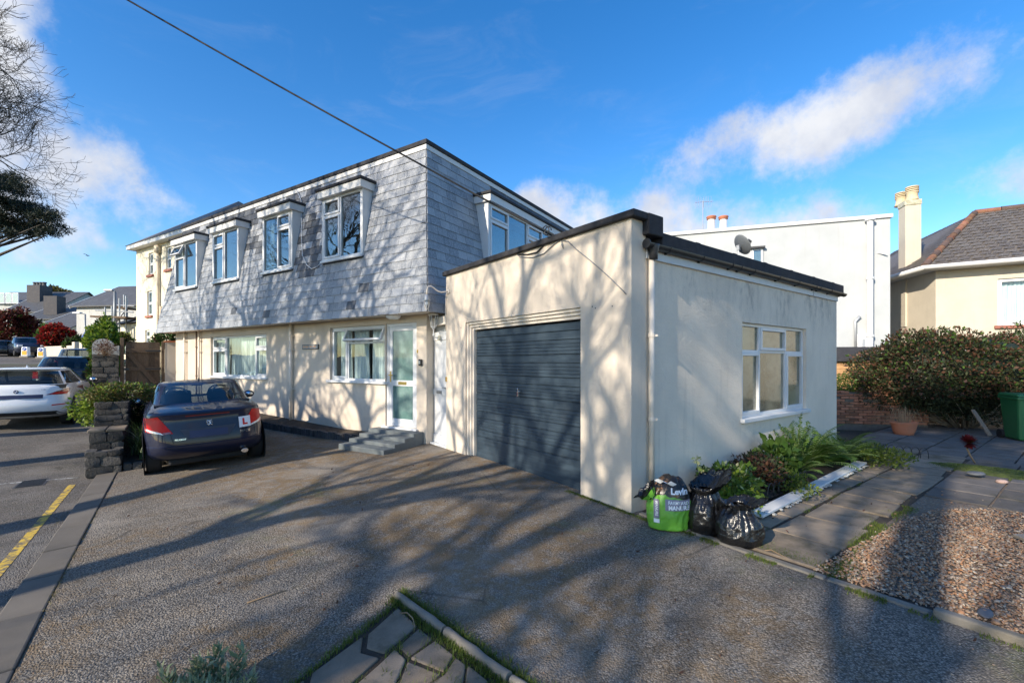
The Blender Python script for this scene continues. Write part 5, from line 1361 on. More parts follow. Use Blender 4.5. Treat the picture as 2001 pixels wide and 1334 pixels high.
def blades(pts, h, rg, wd=.006, lean=.5, seg=3):
    """grass-like blades as thin strips"""
    n = len(pts); an = rg.uniform(0, 2*np.pi, n); H_ = h * rg.uniform(.5, 1.3, n); ln = lean * rg.uniform(.2, 1.2, n)
    dr = np.stack([np.cos(an), np.sin(an), np.zeros(n)], 1); sd = np.stack([-np.sin(an), np.cos(an), np.zeros(n)], 1)
    V = []
    for i in range(seg + 1):
        t = i / seg; c = pts + dr * (H_ * ln * t * t)[:, None] + np.array([0, 0, 1.]) * (H_ * (t - .25 * ln * t * t))[:, None]
        w_ = wd * (1 - t * .92); V += [c - sd * w_ / 2, c + sd * w_ / 2]
    V = np.stack(V, 1); F1 = np.array([[2*i, 2*i+1, 2*i+3, 2*i+2] for i in range(seg)])
    F_ = (F1[None] + (np.arange(n) * (2 * (seg + 1)))[:, None, None]).reshape(-1, 4); return V.reshape(-1, 3), F_
def grass_patch(name, label, pts, h, mat, seed, wd=.006, lean=.6):
    rg = np.random.default_rng(seed); V, F_ = blades(np.array(pts), h, rg, wd, lean); return tag(np_mesh(name, V, F_, MAT[mat]), label, 'grass', kind='stuff')
# ------------------------------------------------------------------ bare trees
def tree_mesh(seed, height, r0, levels=5, spread=1., twig=.0055, lean=(0, 0), ks=(5, 4, 3, 3, 2, 2), first=.74, tl=.42):
    rr = random.Random(seed); trunk = MB(); crown = MB(); cnt = [0]
    def grow(p, d, L, r, lv, mb):
        n = 5 if lv < 2 else 4 if lv < 4 else 3; pts = [p]; rad = [r]; dirs = [d]
        for i in range(n):
            wob = .10 if lv == 0 else .24
            d = (d + Vector((rr.gauss(0, wob), rr.gauss(0, wob), rr.gauss(0, wob) + (.05 if lv else .02)))).normalized()
            p = p + d * (L / n); pts.append(p); rad.append(max(twig, r * (1 - (.55 if lv < levels else .85) * (i + 1) / n))); dirs.append(d)
        sides = 10 if lv == 0 else 7 if lv == 1 else 5 if lv == 2 else 3
        (trunk if lv == 0 else crown).tube(pts, rad, sides, cap=False); cnt[0] += 1
        if lv >= levels: return
        k = ks[lv]
        for j in range(k):
            t = (first if lv == 0 else .25) + (1 - first if lv == 0 else .75) * (j + rr.random()) / k
            i = min(n - 1, int(t * n)); q_ = pts[i].lerp(pts[i + 1], t * n - i); dd = dirs[i]
            perp = dd.orthogonal().normalized(); perp.rotate(Matrix.Rotation(rr.uniform(0, 6.283), 3, dd))
            an = R(rr.uniform(28, 62)) * spread; nd = (dd * math.cos(an) + perp * math.sin(an)); 
            nd = (nd + Vector((0, 0, .10))).normalized()
            grow(q_, nd, L * rr.uniform(.50, .74) * (1.0 if lv else .72 * .42 / tl), max(twig, rad[i] * rr.uniform(.52, .74)), lv + 1, mb)
        # leader carries on
        grow(pts[-1], dirs[-1], L * (.62 if lv else .55 * .42 / tl), rad[-1] * .95, lv + 1, mb)
    grow(Vector((0, 0, -.1)), Vector((lean[0], lean[1], 1)).normalized(), height * tl, r0, 0, crown)
    return trunk.mesh('trunk', True, False), crown.mesh('branches', True, False)
def plant_tree(name, label, meshes, loc, rz, sc_=1., mat='bark', group=None):
    t = thing(name, label, 'tree', loc, rz, group); t.scale = (sc_,) * 3
    link('trunk', meshes[0], MAT[mat], t); link('crown', meshes[1], MAT[mat], t); return t
tA = tree_mesh(3, 19., .36, 5, 1.0, .006); tB = tree_mesh(12, 18., .32, 5, .95, .006); tC = tree_mesh(27, 19., .38, 5, .9, .006)
hs = Vector((math.sin(SUN_AZ), math.cos(SUN_AZ), 0)); hp = Vector((math.cos(SUN_AZ), -math.sin(SUN_AZ), 0))
# trees across the road: their shadows cross the drive and the walls, the windows mirror them
# (sideways place, distance back along the light from the kerb, mesh, turn, scale, label)
TREES = [(-19.5, 11., tB, 310, 1.0, 'bare tree across the road, furthest along, shading the end of the slate house'),
         (-15.6, 12., tC, 200, 1.0, 'bare tree across the road, shading the far dormers'),
         (-11.9, 10.5, tA, 20, .95, 'bare tree across the road, shading the planter and white hatchback'),
         (-6.75, 10., tA, 110, 1.0, 'tall bare tree across the road, shading the middle of the drive'),
         (-5.75, 11.5, tB, 250, 1.0, 'bare tree just behind the tall one across the road'),
         (-2.3, 11., tC, 75, .95, 'bare tree across the road, shading the garage corner'),
         (1.6, 10.5, tB, 40, .9, 'bare tree across the road, shading the gravel')]
for (w_, back, tm, rz_, sc_, lb) in TREES:
    k0 = hp * w_; s0 = (-1.1 - (MX * k0.x + MY * k0.y)) / (MX * hs.x + MY * hs.y)
    p = k0 + hs * (s0 - back); p.z = zg(p.x, p.y) - .03
    plant_tree('bare_tree', lb, tm, p, R(rz_), sc_, group='bare trees across the road')
# bare tree and pine seen at the left edge of the picture
plant_tree('bare_tree', 'bare tree with fine drooping twigs reaching in over the road', tree_mesh(45, 20., .36, 5, 1.1, .009, (0, 0), (8, 6, 5, 5, 4), .90, .74), Vector((-24.1, 17.2, zg(-24.1, 17.2))), R(75), .95)
plant_tree('bare_tree', 'pale leafless tree rising behind the white building by the aerial', tree_mesh(31, 9., .16, 4, .55, .012, (0, 0), (6, 5, 5, 4), .3), Vector((P(1375, 450, 38).x, 38, 2.2)), 0, 1.45, 'bark_pale', 'pale bare trees behind the white building')
plant_tree('bare_tree', 'pale leafless tree behind the white building, right of the chimney pots', tree_mesh(32, 9., .15, 4, .5, .012, (0, 0), (6, 5, 5, 4), .3), Vector((P(1478, 450, 40).x, 40, 2.2)), 2., 1.38, 'bark_pale', 'pale bare trees behind the white building')
# pine: dark needle pads on level limbs
def pine():
    rg = np.random.default_rng(5); base = P(-95, 700, 18.2); base.z = zg(base.x, base.y)
    t = thing('pine_tree', 'dark evergreen pine with flat needle pads below the bare branches', 'tree', base)
    k = MB().tube([(0, 0, -.1), (.15, 0, 3), (.1, .15, 6), (.2, .1, 8.4)], [.30, .26, .20, .10], 10); k.build('trunk', MAT['bark'], t, True)
    lm = MB(); P_ = []; D_ = []
    pads = []
    for (u, v, r) in ((10, 350, 1.0), (35, 372, 1.0), (-10, 395, 1.3), (35, 405, 1.1), (70, 412, 1.0), (95, 428, .75), (110, 446, .6), (60, 440, .9), (20, 430, 1.1), (-25, 440, 1.2), (90, 455, .55), (45, 455, .7), (-40, 360, 1.4), (-70, 420, 1.4), (5, 455, .6)):
        r *= .78; c = P(u, v, 18.2 + rg.uniform(-.9, .9)) - base; pads.append((c, r)); z0 = c.z - .8
        lm.tube([(.15, 0, max(3, z0 - .6)), (c.x * .5, c.y * .5, z0), (c.x, c.y, c.z - .1)], [.09, .06, .02], 5)
        n = int(3600 * r * r)
        d = rg.normal(0, 1, (n, 3)); d /= np.linalg.norm(d, axis=1, keepdims=True)
        # lumpy pads: needle tufts gathered on sub clumps
        cl = rg.normal(0, 1, (26, 3)); cl /= np.linalg.norm(cl, axis=1, keepdims=True); cl *= np.array([1., 1., .34]) * r * rg.uniform(.45, 1., (26, 1))
        p = cl[rg.integers(0, 26, n)] + d * rg.uniform(0, .26, (n, 1)) * r * np.array([1, 1, .7]) + np.array(c); P_.append(p); D_.append(d)
    lm.build('limbs', MAT['bark'], t, True)
    V, F_ = leaf_arrays(np.concatenate(P_), np.concatenate(D_) + np.array([0, 0, .3]), .15, rg, .16, .5); np_mesh('crown', V, F_, MAT['leaf_pine'], t)
pine()
def shade_pine(w_, back, label):  # unseen tree, added for the shade of its high crown on the yard
    k0 = hp * w_; s0 = (-1.1 - (MX * k0.x + MY * k0.y)) / (MX * hs.x + MY * hs.y); b0_ = k0 + hs * (s0 - back); b0_.z = zg(b0_.x, b0_.y) - .05
    rg = np.random.default_rng(19); t = thing('pine_tree', label, 'tree', b0_)
    MB().tube([(0, 0, -.1), (.2, .1, 5), (.1, .2, 10), (.2, .1, 15.2)], [.36, .30, .22, .10], 10).build('trunk', MAT['bark'], t, True)
    lm = MB(); P_ = []; D_ = []
    for i in range(34):
        d = rg.normal(0, 1, 3); d /= np.linalg.norm(d); c = Vector(d * np.array([2.7, 2.7, 1.5]) * rg.uniform(.3, 1.) ** .5 + np.array([0, 0, 14.4])); r = rg.uniform(.7, 1.05)
        lm.tube([(.15, .15, c.z - 1.6), (c.x * .5, c.y * .5, c.z - .6), tuple(c)], [.08, .05, .02], 5); n = 700
        d = rg.normal(0, 1, (n, 3)); d /= np.linalg.norm(d, axis=1, keepdims=True); cl = rg.normal(0, 1, (20, 3)); cl /= np.linalg.norm(cl, axis=1, keepdims=True); cl *= np.array([1., 1., .34]) * r * rg.uniform(.45, 1., (20, 1))
        P_.append(cl[rg.integers(0, 20, n)] + d * rg.uniform(0, .3, (n, 1)) * r + np.array(c)); D_.append(d)
    lm.build('limbs', MAT['bark'], t, True); V, F_ = leaf_arrays(np.concatenate(P_), np.concatenate(D_) + np.array([0, 0, .3]), .26, rg, .22, .5); np_mesh('crown', V, F_, MAT['leaf_pine'], t)
shade_pine(-.2, 12.4, 'unseen dense pine added across the road to shade the paved yard')
# ------------------------------------------------------------------ bed by the garage wall
GL = lambda x, y, z=0.: Vector(gp(x, y, z))
so_ = MB().grid([[gp(x, y, .005 + .03 * math.sin(x * 4) * math.sin(y * 1.3) + .03) for y in np.arange(.35, 6.5, .3)] for x in (-.04, .2, .45, .72)]).build('bed_soil', MAT['soil'], None, True); tag(so_, kind='structure')
def fern(label, x, y, n, L, seed):
    rr = random.Random(seed); t = thing('fern', label, 'fern', GL(x, y, .02), 0, 'ferns in the garage bed'); V = []; stem = MB(); fs = []
    fr_ = MB()
    for i in range(n):
        an = rr.uniform(0, 6.283); el_ = rr.uniform(R(28), R(80)); l = L * rr.uniform(.65, 1.15); d = Vector((math.cos(an), math.sin(an), 0))
        pts = []
        for k in range(13):
            s_ = k / 12; a = el_ - s_ * s_ * rr.uniform(.9, 1.25)
            pts.append(pts[-1] + (d * math.cos(a) + Vector((0, 0, 1)) * math.sin(a)) * (l / 12) if pts else Vector((d.x * .03, d.y * .03, 0)))
        stem.tube(pts, [.005] + [.0035] * 11 + [.0015], 4, False)
        for k in range(1, 12):
            tdir = (pts[k + 1] - pts[k - 1]).normalized(); side = tdir.cross(Vector((0, 0, 1)))
            if side.length < .05: side = Vector((-d.y, d.x, 0))
            side.normalize(); w_ = l * .20 * math.sin(math.pi * min(1, (k + 1.2) / 13)) ** .8
            for sg in (-1, 1):
                for half_ in (0, .5):
                    o_ = pts[k].lerp(pts[k + 1], half_); e = o_ + side * sg * w_ + tdir * w_ * .38 + Vector((0, 0, -w_ * .15)); b2 = tdir * l * .020
                    fr_.quad(o_ - b2, o_.lerp(e, .5) - b2 * .9 + Vector((0, 0, .006)), e, o_.lerp(e, .5) + b2 * .9)
    stem.build('stalks', MAT['stem_green'], t); fr_.build('fronds', MAT['leaf_fern'], t, fix=False); return t
fern('large bright green fern against the garage wall below the window', .30, 4.05, 34, .80, 1)
fern('fern spreading over the far end of the white board', .50, 4.75, 30, .68, 2)
fern('low fern in the bed nearest the rubbish sacks side of the clump', .42, 3.25, 22, .60, 3)
fern('small fern at the far corner of the garage wall', .35, 5.65, 22, .62, 4)
for i, (x, y, h, lab) in enumerate(((.28, 3.75, .75, 'tall arching bare-tipped stems rising behind the ferns'),)):
    t = thing('stem_plant', lab, 'plant', GL(x, y, .0)); k = MB(); rr = random.Random(8); lf = []
    for j in range(9):
        an = rr.uniform(0, 6.28); d = Vector((math.cos(an), math.sin(an), 0)) * rr.uniform(.12, .42); l = h * rr.uniform(.8, 1.25)
        pts = [Vector((0, 0, 0)) + d * (s_ ** 1.6) + Vector((0, 0, l * s_ - .05 * s_ * s_)) for s_ in np.linspace(0, 1, 9)]; k.tube(pts, [.005] * 8 + [.003], 4)
        for s_ in np.linspace(.35, 1, 26): p = pts[int(s_ * 8) if s_ < 1 else 8]; q_ = pts[min(8, int(s_ * 8) + 1)]; lf.append(tuple(p.lerp(q_, s_ * 8 % 1)))
    k.build('stalks', MAT['stem_green'], t, True); rgx = np.random.default_rng(2); A = np.repeat(np.array(lf), 4, 0); V, F_ = leaf_arrays(A, rgx.normal(0, .6, A.shape), .035, rgx, .5, .6); np_mesh('leaves', V, F_, MAT['leaf_green'], t)
bush('hellebore', 'pale-flowered hellebore behind the black sacks', 'plant', GL(.42, 1.35), (.32, .42, .22), 900, .075, 'leaf_green', 4, .3, .8, 6, 'stem_green', .5, mats2=[('petal_cream', .16, .05, .1), ('leaf_lime', .2, .07, -.2)])
bush('bronze_plant', 'dark bronze-leaved low plant in the bed beneath the window', 'plant', GL(.36, 2.25), (.30, .45, .20), 1300, .06, 'leaf_bronze', 6, .3, .8, 6, 'stem_dry', .4, mats2=[('leaf_dark', .5, .06, -1)])
bush('broad_leaf_plant', 'broad-leaved dark plant between the ferns and bronze plant', 'plant', GL(.32, 2.95), (.26, .30, .28), 380, .13, 'leaf_green', 7, .25, .7, 6, 'stem_green', .62)
bush('ground_cover', 'low green ground cover at the end of the white board', 'plant', GL(.80, 5.35), (.42, .75, .16), 2600, .045, 'leaf_grass', 9, .3, .8, 0, aspect=.55)
bush('ground_cover', 'low leafy ground cover trailing beside the sacks', 'plant', GL(.60, 1.0), (.25, .40, .12), 900, .05, 'leaf_lime', 10, .3, .8, 0, aspect=.55)
bush('ground_cover', 'leafy ground cover along the middle of the white board', 'plant', GL(.62, 2.45), (.22, .55, .13), 1300, .045, 'leaf_grass', 11, .3, .8, 0, aspect=.55)
t = thing('seedling', 'single pale-flowered shoot against the wall behind the sacks', 'plant', GL(.18, 1.05)); k = MB().tube([(0, 0, 0), (.03, -.02, .28), (-.02, .0, .50)], .005, 5); k.tube([(.03, -.02, .25), (.12, .05, .38)], .004, 5); k.build('stalk', MAT['stem_green'], t)
rgx = np.random.default_rng(4); A = np.concatenate([rgx.normal(0, .02, (16, 3)) + np.array([-.02, 0, .50]), rgx.normal(0, .02, (10, 3)) + np.array([.12, .05, .38])]); V, F_ = leaf_arrays(A, rgx.normal(0, 1, A.shape), .06, rgx, .6); np_mesh('leaves', V, F_, MAT['petal_cream'], t)
# wire hoop edging
def hoops(name, label, pts, r):
    t = thing(name, label, 'edging', pts[0]); o0 = Vector(pts[0])
    for a, b_ in zip(pts, pts[1:]):
        a, b_ = Vector(a) - o0, Vector(b_) - o0; c = (a + b_) / 2; h_ = (b_ - a) / 2
        MB().tube([c - h_ * 1.25 * math.cos(x) * 1. + Vector((0, 0, .02 + r * 1.9 * math.sin(x) ** .8)) for x in np.linspace(0.001, math.pi - .001, 14)], .006, 5).build('hoop', MAT['black_plastic'], t, True)
hoops('hoop_edging', 'black wire hoop edging at the far garage corner', [GL(.72 + .10 * i, 6.25 + .05 * i) for i in range(7)], .10)
hoops('hoop_edging', 'black wire hoop edging half hidden among the bed plants', [GL(.70, 1.75 + .15 * i) for i in range(9)], .10)
# moss and grass between path, gravel and kerb
rr = random.Random(12)
pts = []
for i in range(3600):
    y = rr.uniform(.12, 2.9) ** 1.0; x = 1.76 + .03 * math.sin(y * 5) + rr.gauss(0, .05) + (.16 * max(0, 1 - y) * rr.random())
    pts.append(gp(x, y, .0)) if mnoise.noise(Vector((x * 5, y * 2.2, 7))) > -.12 else None
for i in range(2600):
    x = rr.uniform(.2, 2.3)
    if mnoise.noise(Vector((x * 4, 3, 1))) > 0: pts.append(gp(x, .02 + rr.gauss(0, .03), .0))
for i in range(1500): pts.append(gp(1.45 + rr.gauss(0, .22), .22 + abs(rr.gauss(0, .10)), .0))
for i in range(1400):
    x = 2.3 + rr.random() * 3
    if mnoise.noise(Vector((x * 3, 8, 1))) > .12: pts.append(gp(x, .0 + rr.gauss(0, .022), .0))
for i in range(1400):
    y = rr.uniform(.2, 6.8)
    if mnoise.noise(Vector((y * 2.4, 5, 1))) > .05: pts.append(gp(1.12 + rr.gauss(0, .018), y, .0))
for i in range(1500): pts.append(gp(.83 + rr.gauss(0, .05), rr.uniform(.9, 6.4), .0))
grass_patch('grass', 'short moss and grass between path slabs, gravel and kerb', pts, .028, 'leaf_grass', 3, .006, .9)
for i in range(2600):
    x, y = rr.uniform(.84, 1.76), rr.uniform(.2, 6.8)
    if mnoise.noise(Vector((x * 3.2, y * 2.2, 11))) > .32: pts.append(gp(x, y, .010))
grass_patch('path_moss', 'cushions of moss creeping over the path slabs', pts[-700:], .016, 'leaf_hebe', 8, .006, 1.0)
# moss mound and aeonium
rows = []
mc = G(1960, 925); mcl = GF.loc(mc)
for i in range(13):
    rows.append([])
    for j in range(25):
        a = 2 * math.pi * j / 24; r = i / 12 * (1 + .15 * math.sin(a * 3)); p = GL(mcl.x + .95 * r * math.cos(a), mcl.y + .42 * r * math.sin(a)); rows[-1].append((p.x, p.y, p.z + .07 * (1 - (i / 12) ** 2) - .01 + .012 * math.sin(i * 2.1 + j)))
tag(MB().grid(rows).build('moss_mound', MAT['moss'], None, True), 'low green moss mound at the far edge of the gravel', 'moss', kind='stuff')
pts = []
for i in range(5200):
    a, r = rr.uniform(0, 6.283), math.sqrt(rr.random()); p = GL(mcl.x + .95 * r * math.cos(a), mcl.y + .42 * r * math.sin(a)); pts.append((p.x, p.y, p.z + .065 * (1 - r * r) - .008))
grass_patch('moss_tufts', 'fine moss tufts covering the mound by the gravel', pts, .022, 'leaf_grass', 5, .006, 1.0)
ab = G(1906, 906); t = thing('aeonium', 'dark red rosette succulent on a bent stem growing from the moss', 'plant', ab + Vector((0, 0, .03)))
d_ = ab.y; top = P(1893, 868, d_ - .02) - ab; MB().tube([(0, 0, -.03), (top.x * .7, 0, top.z * .35), (top.x * 1.1, 0, top.z * .7), (top.x, 0, top.z - .02)], [.014, .013, .013, .015], 7).build('stem', MAT['stem_dry'], t, True)
k = MB(); rr2 = random.Random(3)
for i in range(95):
    u_ = i / 95; an = i * 2.39996; el_ = R(88 - 150 * u_); l = .05 + .11 * math.sin(math.pi * min(1, .15 + u_ * .8)); d = Vector((math.cos(an) * math.cos(el_), math.sin(an) * math.cos(el_), math.sin(el_)))
    M_ = Matrix.Rotation(R(35), 3, 'X'); d = M_ @ d; s_ = d.cross(Vector((.1, .2, 1))).normalized(); o_ = Vector(top); k.quad(o_, o_ + d * l * .7 + s_ * l * .20, o_ + d * l, o_ + d * l * .7 - s_ * l * .20)
k.build('rosette', MAT['leaf_aeonium'], t, fix=False)
rgx = np.random.default_rng(3); A = np.tile(np.array(top), (14, 1)); V, F_ = leaf_arrays(A, np.tile(np.array([0, -.8, .5]), (14, 1)), .055, rgx, .5, .4); np_mesh('rosette_heart', V, F_, MAT['leaf_lime'], t)
def stone(name, label, c, sx, sy, sz, mat, seed, rz=0.):
    k = MB().lathe([(0, -sz), (.6, -sz * .9), (.95, -sz * .3), (1., .1 * sz), (.8, sz * .75), (.4, sz), (0, sz * 1.02)], 12, (0, 0, 0), 'z'); rs_ = random.Random(seed)
    k.v = [(v[0] * sx * (1 + .08 * math.sin(seed + 3 * math.atan2(v[1], v[0] + 1e-6))), v[1] * sy, v[2]) for v in k.v]
    o = k.build(name, MAT[mat], None, True); o.location = (c[0], c[1], c[2] + sz * .55); o.rotation_euler = (0, 0, rz); return tag(o, label, 'stone')
stone('flat_stone', 'flat dark grey cobble lying on the moss', G(1906, 927, .05), .13, .09, .03, 'pebble_grey', 1); stone('flat_stone', 'rounded pinkish cobble at the gravel edge', G(1957, 943, .01), .075, .055, .03, 'pebble_pink', 2)
stone('flat_stone', 'black slate shard lying on the gravel near the kerb', G(1925, 1198, .01), .09, .04, .008, 'pebble_grey', 3, R(40))
# ------------------------------------------------------------------ big flowering shrub, brick wall, pot, bin
sc0 = Vector((P(1885, 700, 11.6).x, 11.6, 0)); sc0.z = zg(*sc0.xy)
bush('jasmine_shrub', 'large dark shrub dotted with small white flowers behind the yard', 'shrub', sc0, (2.55, 1.15, 1.22), 34000, .085, 'leaf_dark', 14, .30, .36, 60, 'bark_pale', .34, mats2=[('leaf_bronze', .34, .080, -.4), ('petal_white', .020, .028, -.5), ('leaf_green', .10, .085, -.2)], zc=1.36, core=.74)
sc1 = Vector((P(2075, 700, 11.8).x, 11.8, 0)); sc1.z = zg(*sc1.xy)
bush('evergreen_shrub', 'dark evergreen shrub rising at the frame edge above the green bin', 'shrub', sc1, (1.3, 1.0, 1.35), 9000, .085, 'leaf_dark', 15, .2, .3, 14, 'bark', .4, mats2=[('leaf_green', .2, .08, -.2)], zc=1.5, core=.7)
sb = Vector((P(1662, 700, 12.25).x, 12.25, .65))
bush('small_shrub', 'small green shrub sprouting on top of the old brick wall', 'shrub', sb, (.45, .35, .36), 1500, .07, 'leaf_green', 16, .3, .5, 8, 'bark', .4)
# ------------------------------------------------------------------ things in the planter on the left
def mqf(m, q, z=0.):
    x, y = MX * m + QX * q, MY * m + QY * q; return Vector((x, y, zg(x, y) + z))
RZM = math.atan2(MY, MX)      # local x = away from the road, local y = along the road
def rough_stone(parent, c, sx, sy, sz, mat, rs_, bev=.02):
    bm = bmesh.new(); bmesh.ops.create_cube(bm, size=1.); bmesh.ops.subdivide_edges(bm, edges=bm.edges[:], cuts=2, use_grid_fill=True)
    o_ = Vector((rs_.uniform(0, 90), rs_.uniform(0, 90), rs_.uniform(0, 90))); S = Vector((sx, sy, sz)); sk = [rs_.uniform(-.10, .10) for _ in range(6)]
    for v in bm.verts:
        p = v.co; q_ = p.copy(); ex = sum(abs(t) > .49 for t in p)
        f = 1. if ex < 2 else .94 if ex == 2 else .86          # knocked-off edges and corners
        w_ = Vector((p.x * f * (1 + sk[0] * p.z + sk[1] * p.y), p.y * f, p.z * f * (1 + sk[2] * p.x + sk[3] * p.y)))
        w_ = Vector((w_.x * S.x, w_.y * S.y, w_.z * S.z)); n_ = mnoise.noise_vector(w_ * 11 + o_); v.co = w_ + n_ * .016
    me = bpy.data.meshes.new('stone'); bm.to_mesh(me); bm.free(); me.polygons.foreach_set('use_smooth', [True] * len(me.polygons)); me.set_sharp_from_angle(angle=R(32))
    o = link('stone', me, MAT[mat], parent); o.location = c; o.rotation_euler = (rs_.uniform(-.05, .05), rs_.uniform(-.06, .06), rs_.uniform(-.07, .07)); return o
def rubble_box(parent, x0, x1, y0, y1, z0, z1, rs_, lw=(.16, .40), lh=(.10, .22), faces='fl', depth=.12, mat='stone_wall', back=True):
    """mortar core with stones set proud on the front (-y), road side (-x), drive side (+x) and top"""
    MB().box(x0 + .03, x1 - .03, y0 + .03, y1 - .03, z0 - .25, z1 - .035).build('mortar_core', MAT['mortar'], parent)
    z = z0 - .05
    while z < z1 - .05:
        h = min(rs_.uniform(*lh), z1 - z)
        if z1 - z - h < .06: h = z1 - z
        if 'f' in faces:
            x = x0
            while x < x1 - .02:
                w_ = min(rs_.uniform(*lw), x1 - x); w_ = x1 - x if x1 - x - w_ < .08 else w_
                rough_stone(parent, (x + w_/2, y0 + depth/2, z + h/2), w_ - .006, depth + rs_.uniform(-.02, .03), h - .006, mat, rs_); x += w_
        for sd, xx in (('l', x0 + depth/2), ('r', x1 - depth/2)):
            if sd in faces:
                y = y0 + depth
                while y < y1 - .02:
                    w_ = min(rs_.uniform(*lw), y1 - y); w_ = y1 - y if y1 - y - w_ < .08 else w_
                    rough_stone(parent, (xx, y + w_/2, z + h/2), depth + rs_.uniform(-.02, .03), w_ - .006, h - .006, mat, rs_); y += w_
        z += h
# ------------------------------------------------------------------ stepped stone planter beside the drive
rs_ = random.Random(17)
pl0 = mqf(0, 10.0)
pt = thing('stone_planter', 'stepped dark rubble-stone planter wall between the road and the navy coupe', 'planter', (pl0.x, pl0.y, 0), RZM)
b0 = zg(*mqf(-.6, 10).xy)
rubble_box(pt, -1.20, -.74, .0, .42, b0, .16, rs_, faces='flr')
rubble_box(pt, -1.20, -.74, .43, 1.05, b0, .43, rs_, faces='flr')
rubble_box(pt, -1.20, -.72, 1.06, 2.1, b0, .90, rs_, faces='flr')
rubble_box(pt, -1.18, -.80, 2.11, 8.2, b0 + .2, .86, rs_, faces='l', lw=(.25, .5), lh=(.16, .24))
for (xa, xb, ya, yb, z) in ((-1.22, -.99, .45, .98, .455), (-.98, -.72, .44, 1.0, .45)):
    o = MB().box(xa, xb, ya, yb, z - .03, z + .015).build('cap_stone', MAT['paving'], pt, bevel=.012)
x = -.73
while x < .30:
    w_ = rs_.uniform(.11, .17); rough_stone(pt, (x + w_/2, .10 + .25 * max(0, x), zg(*mqf(x, 10.1).xy) + .04), w_ - .012, .12, .17, 'stone_wall', rs_, .02); x += w_
for i in range(7): rough_stone(pt, (.28 + .02 * i, .35 + .22 * i, zg(*mqf(.6, 10.3).xy) + .10 + .012 * i), .13, .20, .26, 'stone_wall', rs_, .02)
MB().grid([[(x, y, b0 + .10 + .05 * math.sin(x * 5 + y) + .06 * y) for y in np.arange(.15, 4.5, .3)] for x in (-.76, -.4, .0, .30)]).build('soil', MAT['soil'], pt, True)
def at_pl(x, y, z): p = mqf(0, 10.0); return Vector((p.x + MX * x + QX * y, p.y + MY * x + QY * y, z))
bush('hebe_bush', 'tawny green hebe bush spilling over the tall planter pier', 'shrub', at_pl(-.85, 1.75, .76), (.44, .66, .22), 4000, .055, 'leaf_hebe', 21, .3, .55, 14, 'bark', .4, mats2=[('leaf_green', .3, .055, -.5), ('leaf_lime', .10, .05, .2)])
bush('trailing_bush', 'light green trailing shoots overhanging the road side of the planter', 'shrub', at_pl(-1.18, 1.9, .40), (.24, .50, .36), 1500, .075, 'leaf_lime', 22, .35, .7, 8, 'stem_green', .5)
bush('flowering_bush', 'small white-flowered bush beside the coupe mirror', 'shrub', at_pl(-.36, 2.3, .12), (.45, .9, .34), 3600, .06, 'leaf_dark', 23, .3, .6, 10, 'stem_green', .4, mats2=[('petal_white', .05, .04, .2), ('leaf_green', .4, .06, -.6)])
def strap(name, label, loc, n, h, seed, mat='leaf_blade', wd=.022):
    rg = np.random.default_rng(seed); t = thing(name, label, 'plant', loc); p = rg.normal(0, .05, (n, 3)); p[:, 2] = 0
    V, F_ = blades(p, h, rg, wd, 1.0, 5); np_mesh('blades', V, F_, MAT[mat], t)
    p = p[: n // 6]; V, F_ = blades(p, h * 1.15, rg, wd * .9, .8, 5); np_mesh('pale_blades', V, F_, MAT['leaf_sage'], t); return t
strap('strap_leaf_plant', 'clump of long strap leaves in the planter behind the coupe', at_pl(-.50, .62, b0 + .16), 150, .58, 31)
strap('strap_leaf_plant', 'smaller strap-leaved clump low beside the stone step', at_pl(-.42, .36, b0 + .12), 60, .34, 32)
# ------------------------------------------------------------------ timber gate, its wall and pillar
gq = 19.1; gm0, gm1 = -1.36, -.40
gt = thing('timber_gate', 'weathered ledged and braced timber side gate', 'gate', (mqf(gm0, gq).x, mqf(gm0, gq).y, 0), RZM)
gtop = P(275, 668, mqf(-.8, gq).y).z; gbot = gtop - 1.80; W = gm1 - gm0
nb = 6
for i in range(nb):
    x0 = .04 + (W - .08) * i / nb; MB().box(x0 + .0015, x0 + (W - .08) / nb - .0015, .03, .055, gbot, gtop - rs_.uniform(0, .012)).build('board', MAT['gate_wood'], gt, bevel=.004)
MB().box(.05, W - .05, .0555, .062, gbot, gtop - .03).build('dark_backing', MAT['dark_grey'], gt)  # added dark sheet, keeps the gaps between boards dark
for (za, zb_) in ((gtop - .36, gtop - .22), (gtop - .96, gtop - .82), (gtop - 1.56, gtop - 1.42)): MB().box(.06, W - .05, -.015, .029, za, zb_).build('ledge', MAT['gate_wood'], gt, bevel=.005)
MB().bar((.12, .006, gtop - .38), (W - .16, .006, gtop - 1.40), .046, .13, (0, 0, 1)).build('brace', MAT['gate_wood'], gt, bevel=.004)
for zc in (gtop - .29, gtop - .89, gtop - 1.49):
    k = MB().box(W - .42, W - .03, -.027, -.016, zc - .018, zc + .018); k.tube([(W - .03, -.01, zc - .04), (W - .03, -.01, zc + .04)], .014, 6); k.build('hinge', MAT['black_plastic'], gt)
MB().box(.0, .14, -.032, -.016, gtop - .93, gtop - .86).build('latch', MAT['black_plastic'], gt, bevel=.006)
for (x0, x1, h) in ((-.09, .0, .12), (W + .0, W + .085, .03)): MB().box(x0, x1, -.01, .09, gbot - .4, gtop + h).build('post', MAT['gate_wood'], gt, bevel=.008)
gwall = thing('garden_wall', 'cream rendered wall with terracotta coping joining the gate to the house', 'wall', (mqf(gm1 + .09, gq).x, mqf(gm1 + .09, gq).y, 0), RZM)
MB().box(.0, .95, .0, .20, .0, gtop - .0).build('wall', MAT['render_house'], gwall); MB().box(-.03, .80, -.04, .24, gtop + .001, gtop + .05).build('coping', MAT['terracotta'], gwall, bevel=.01)
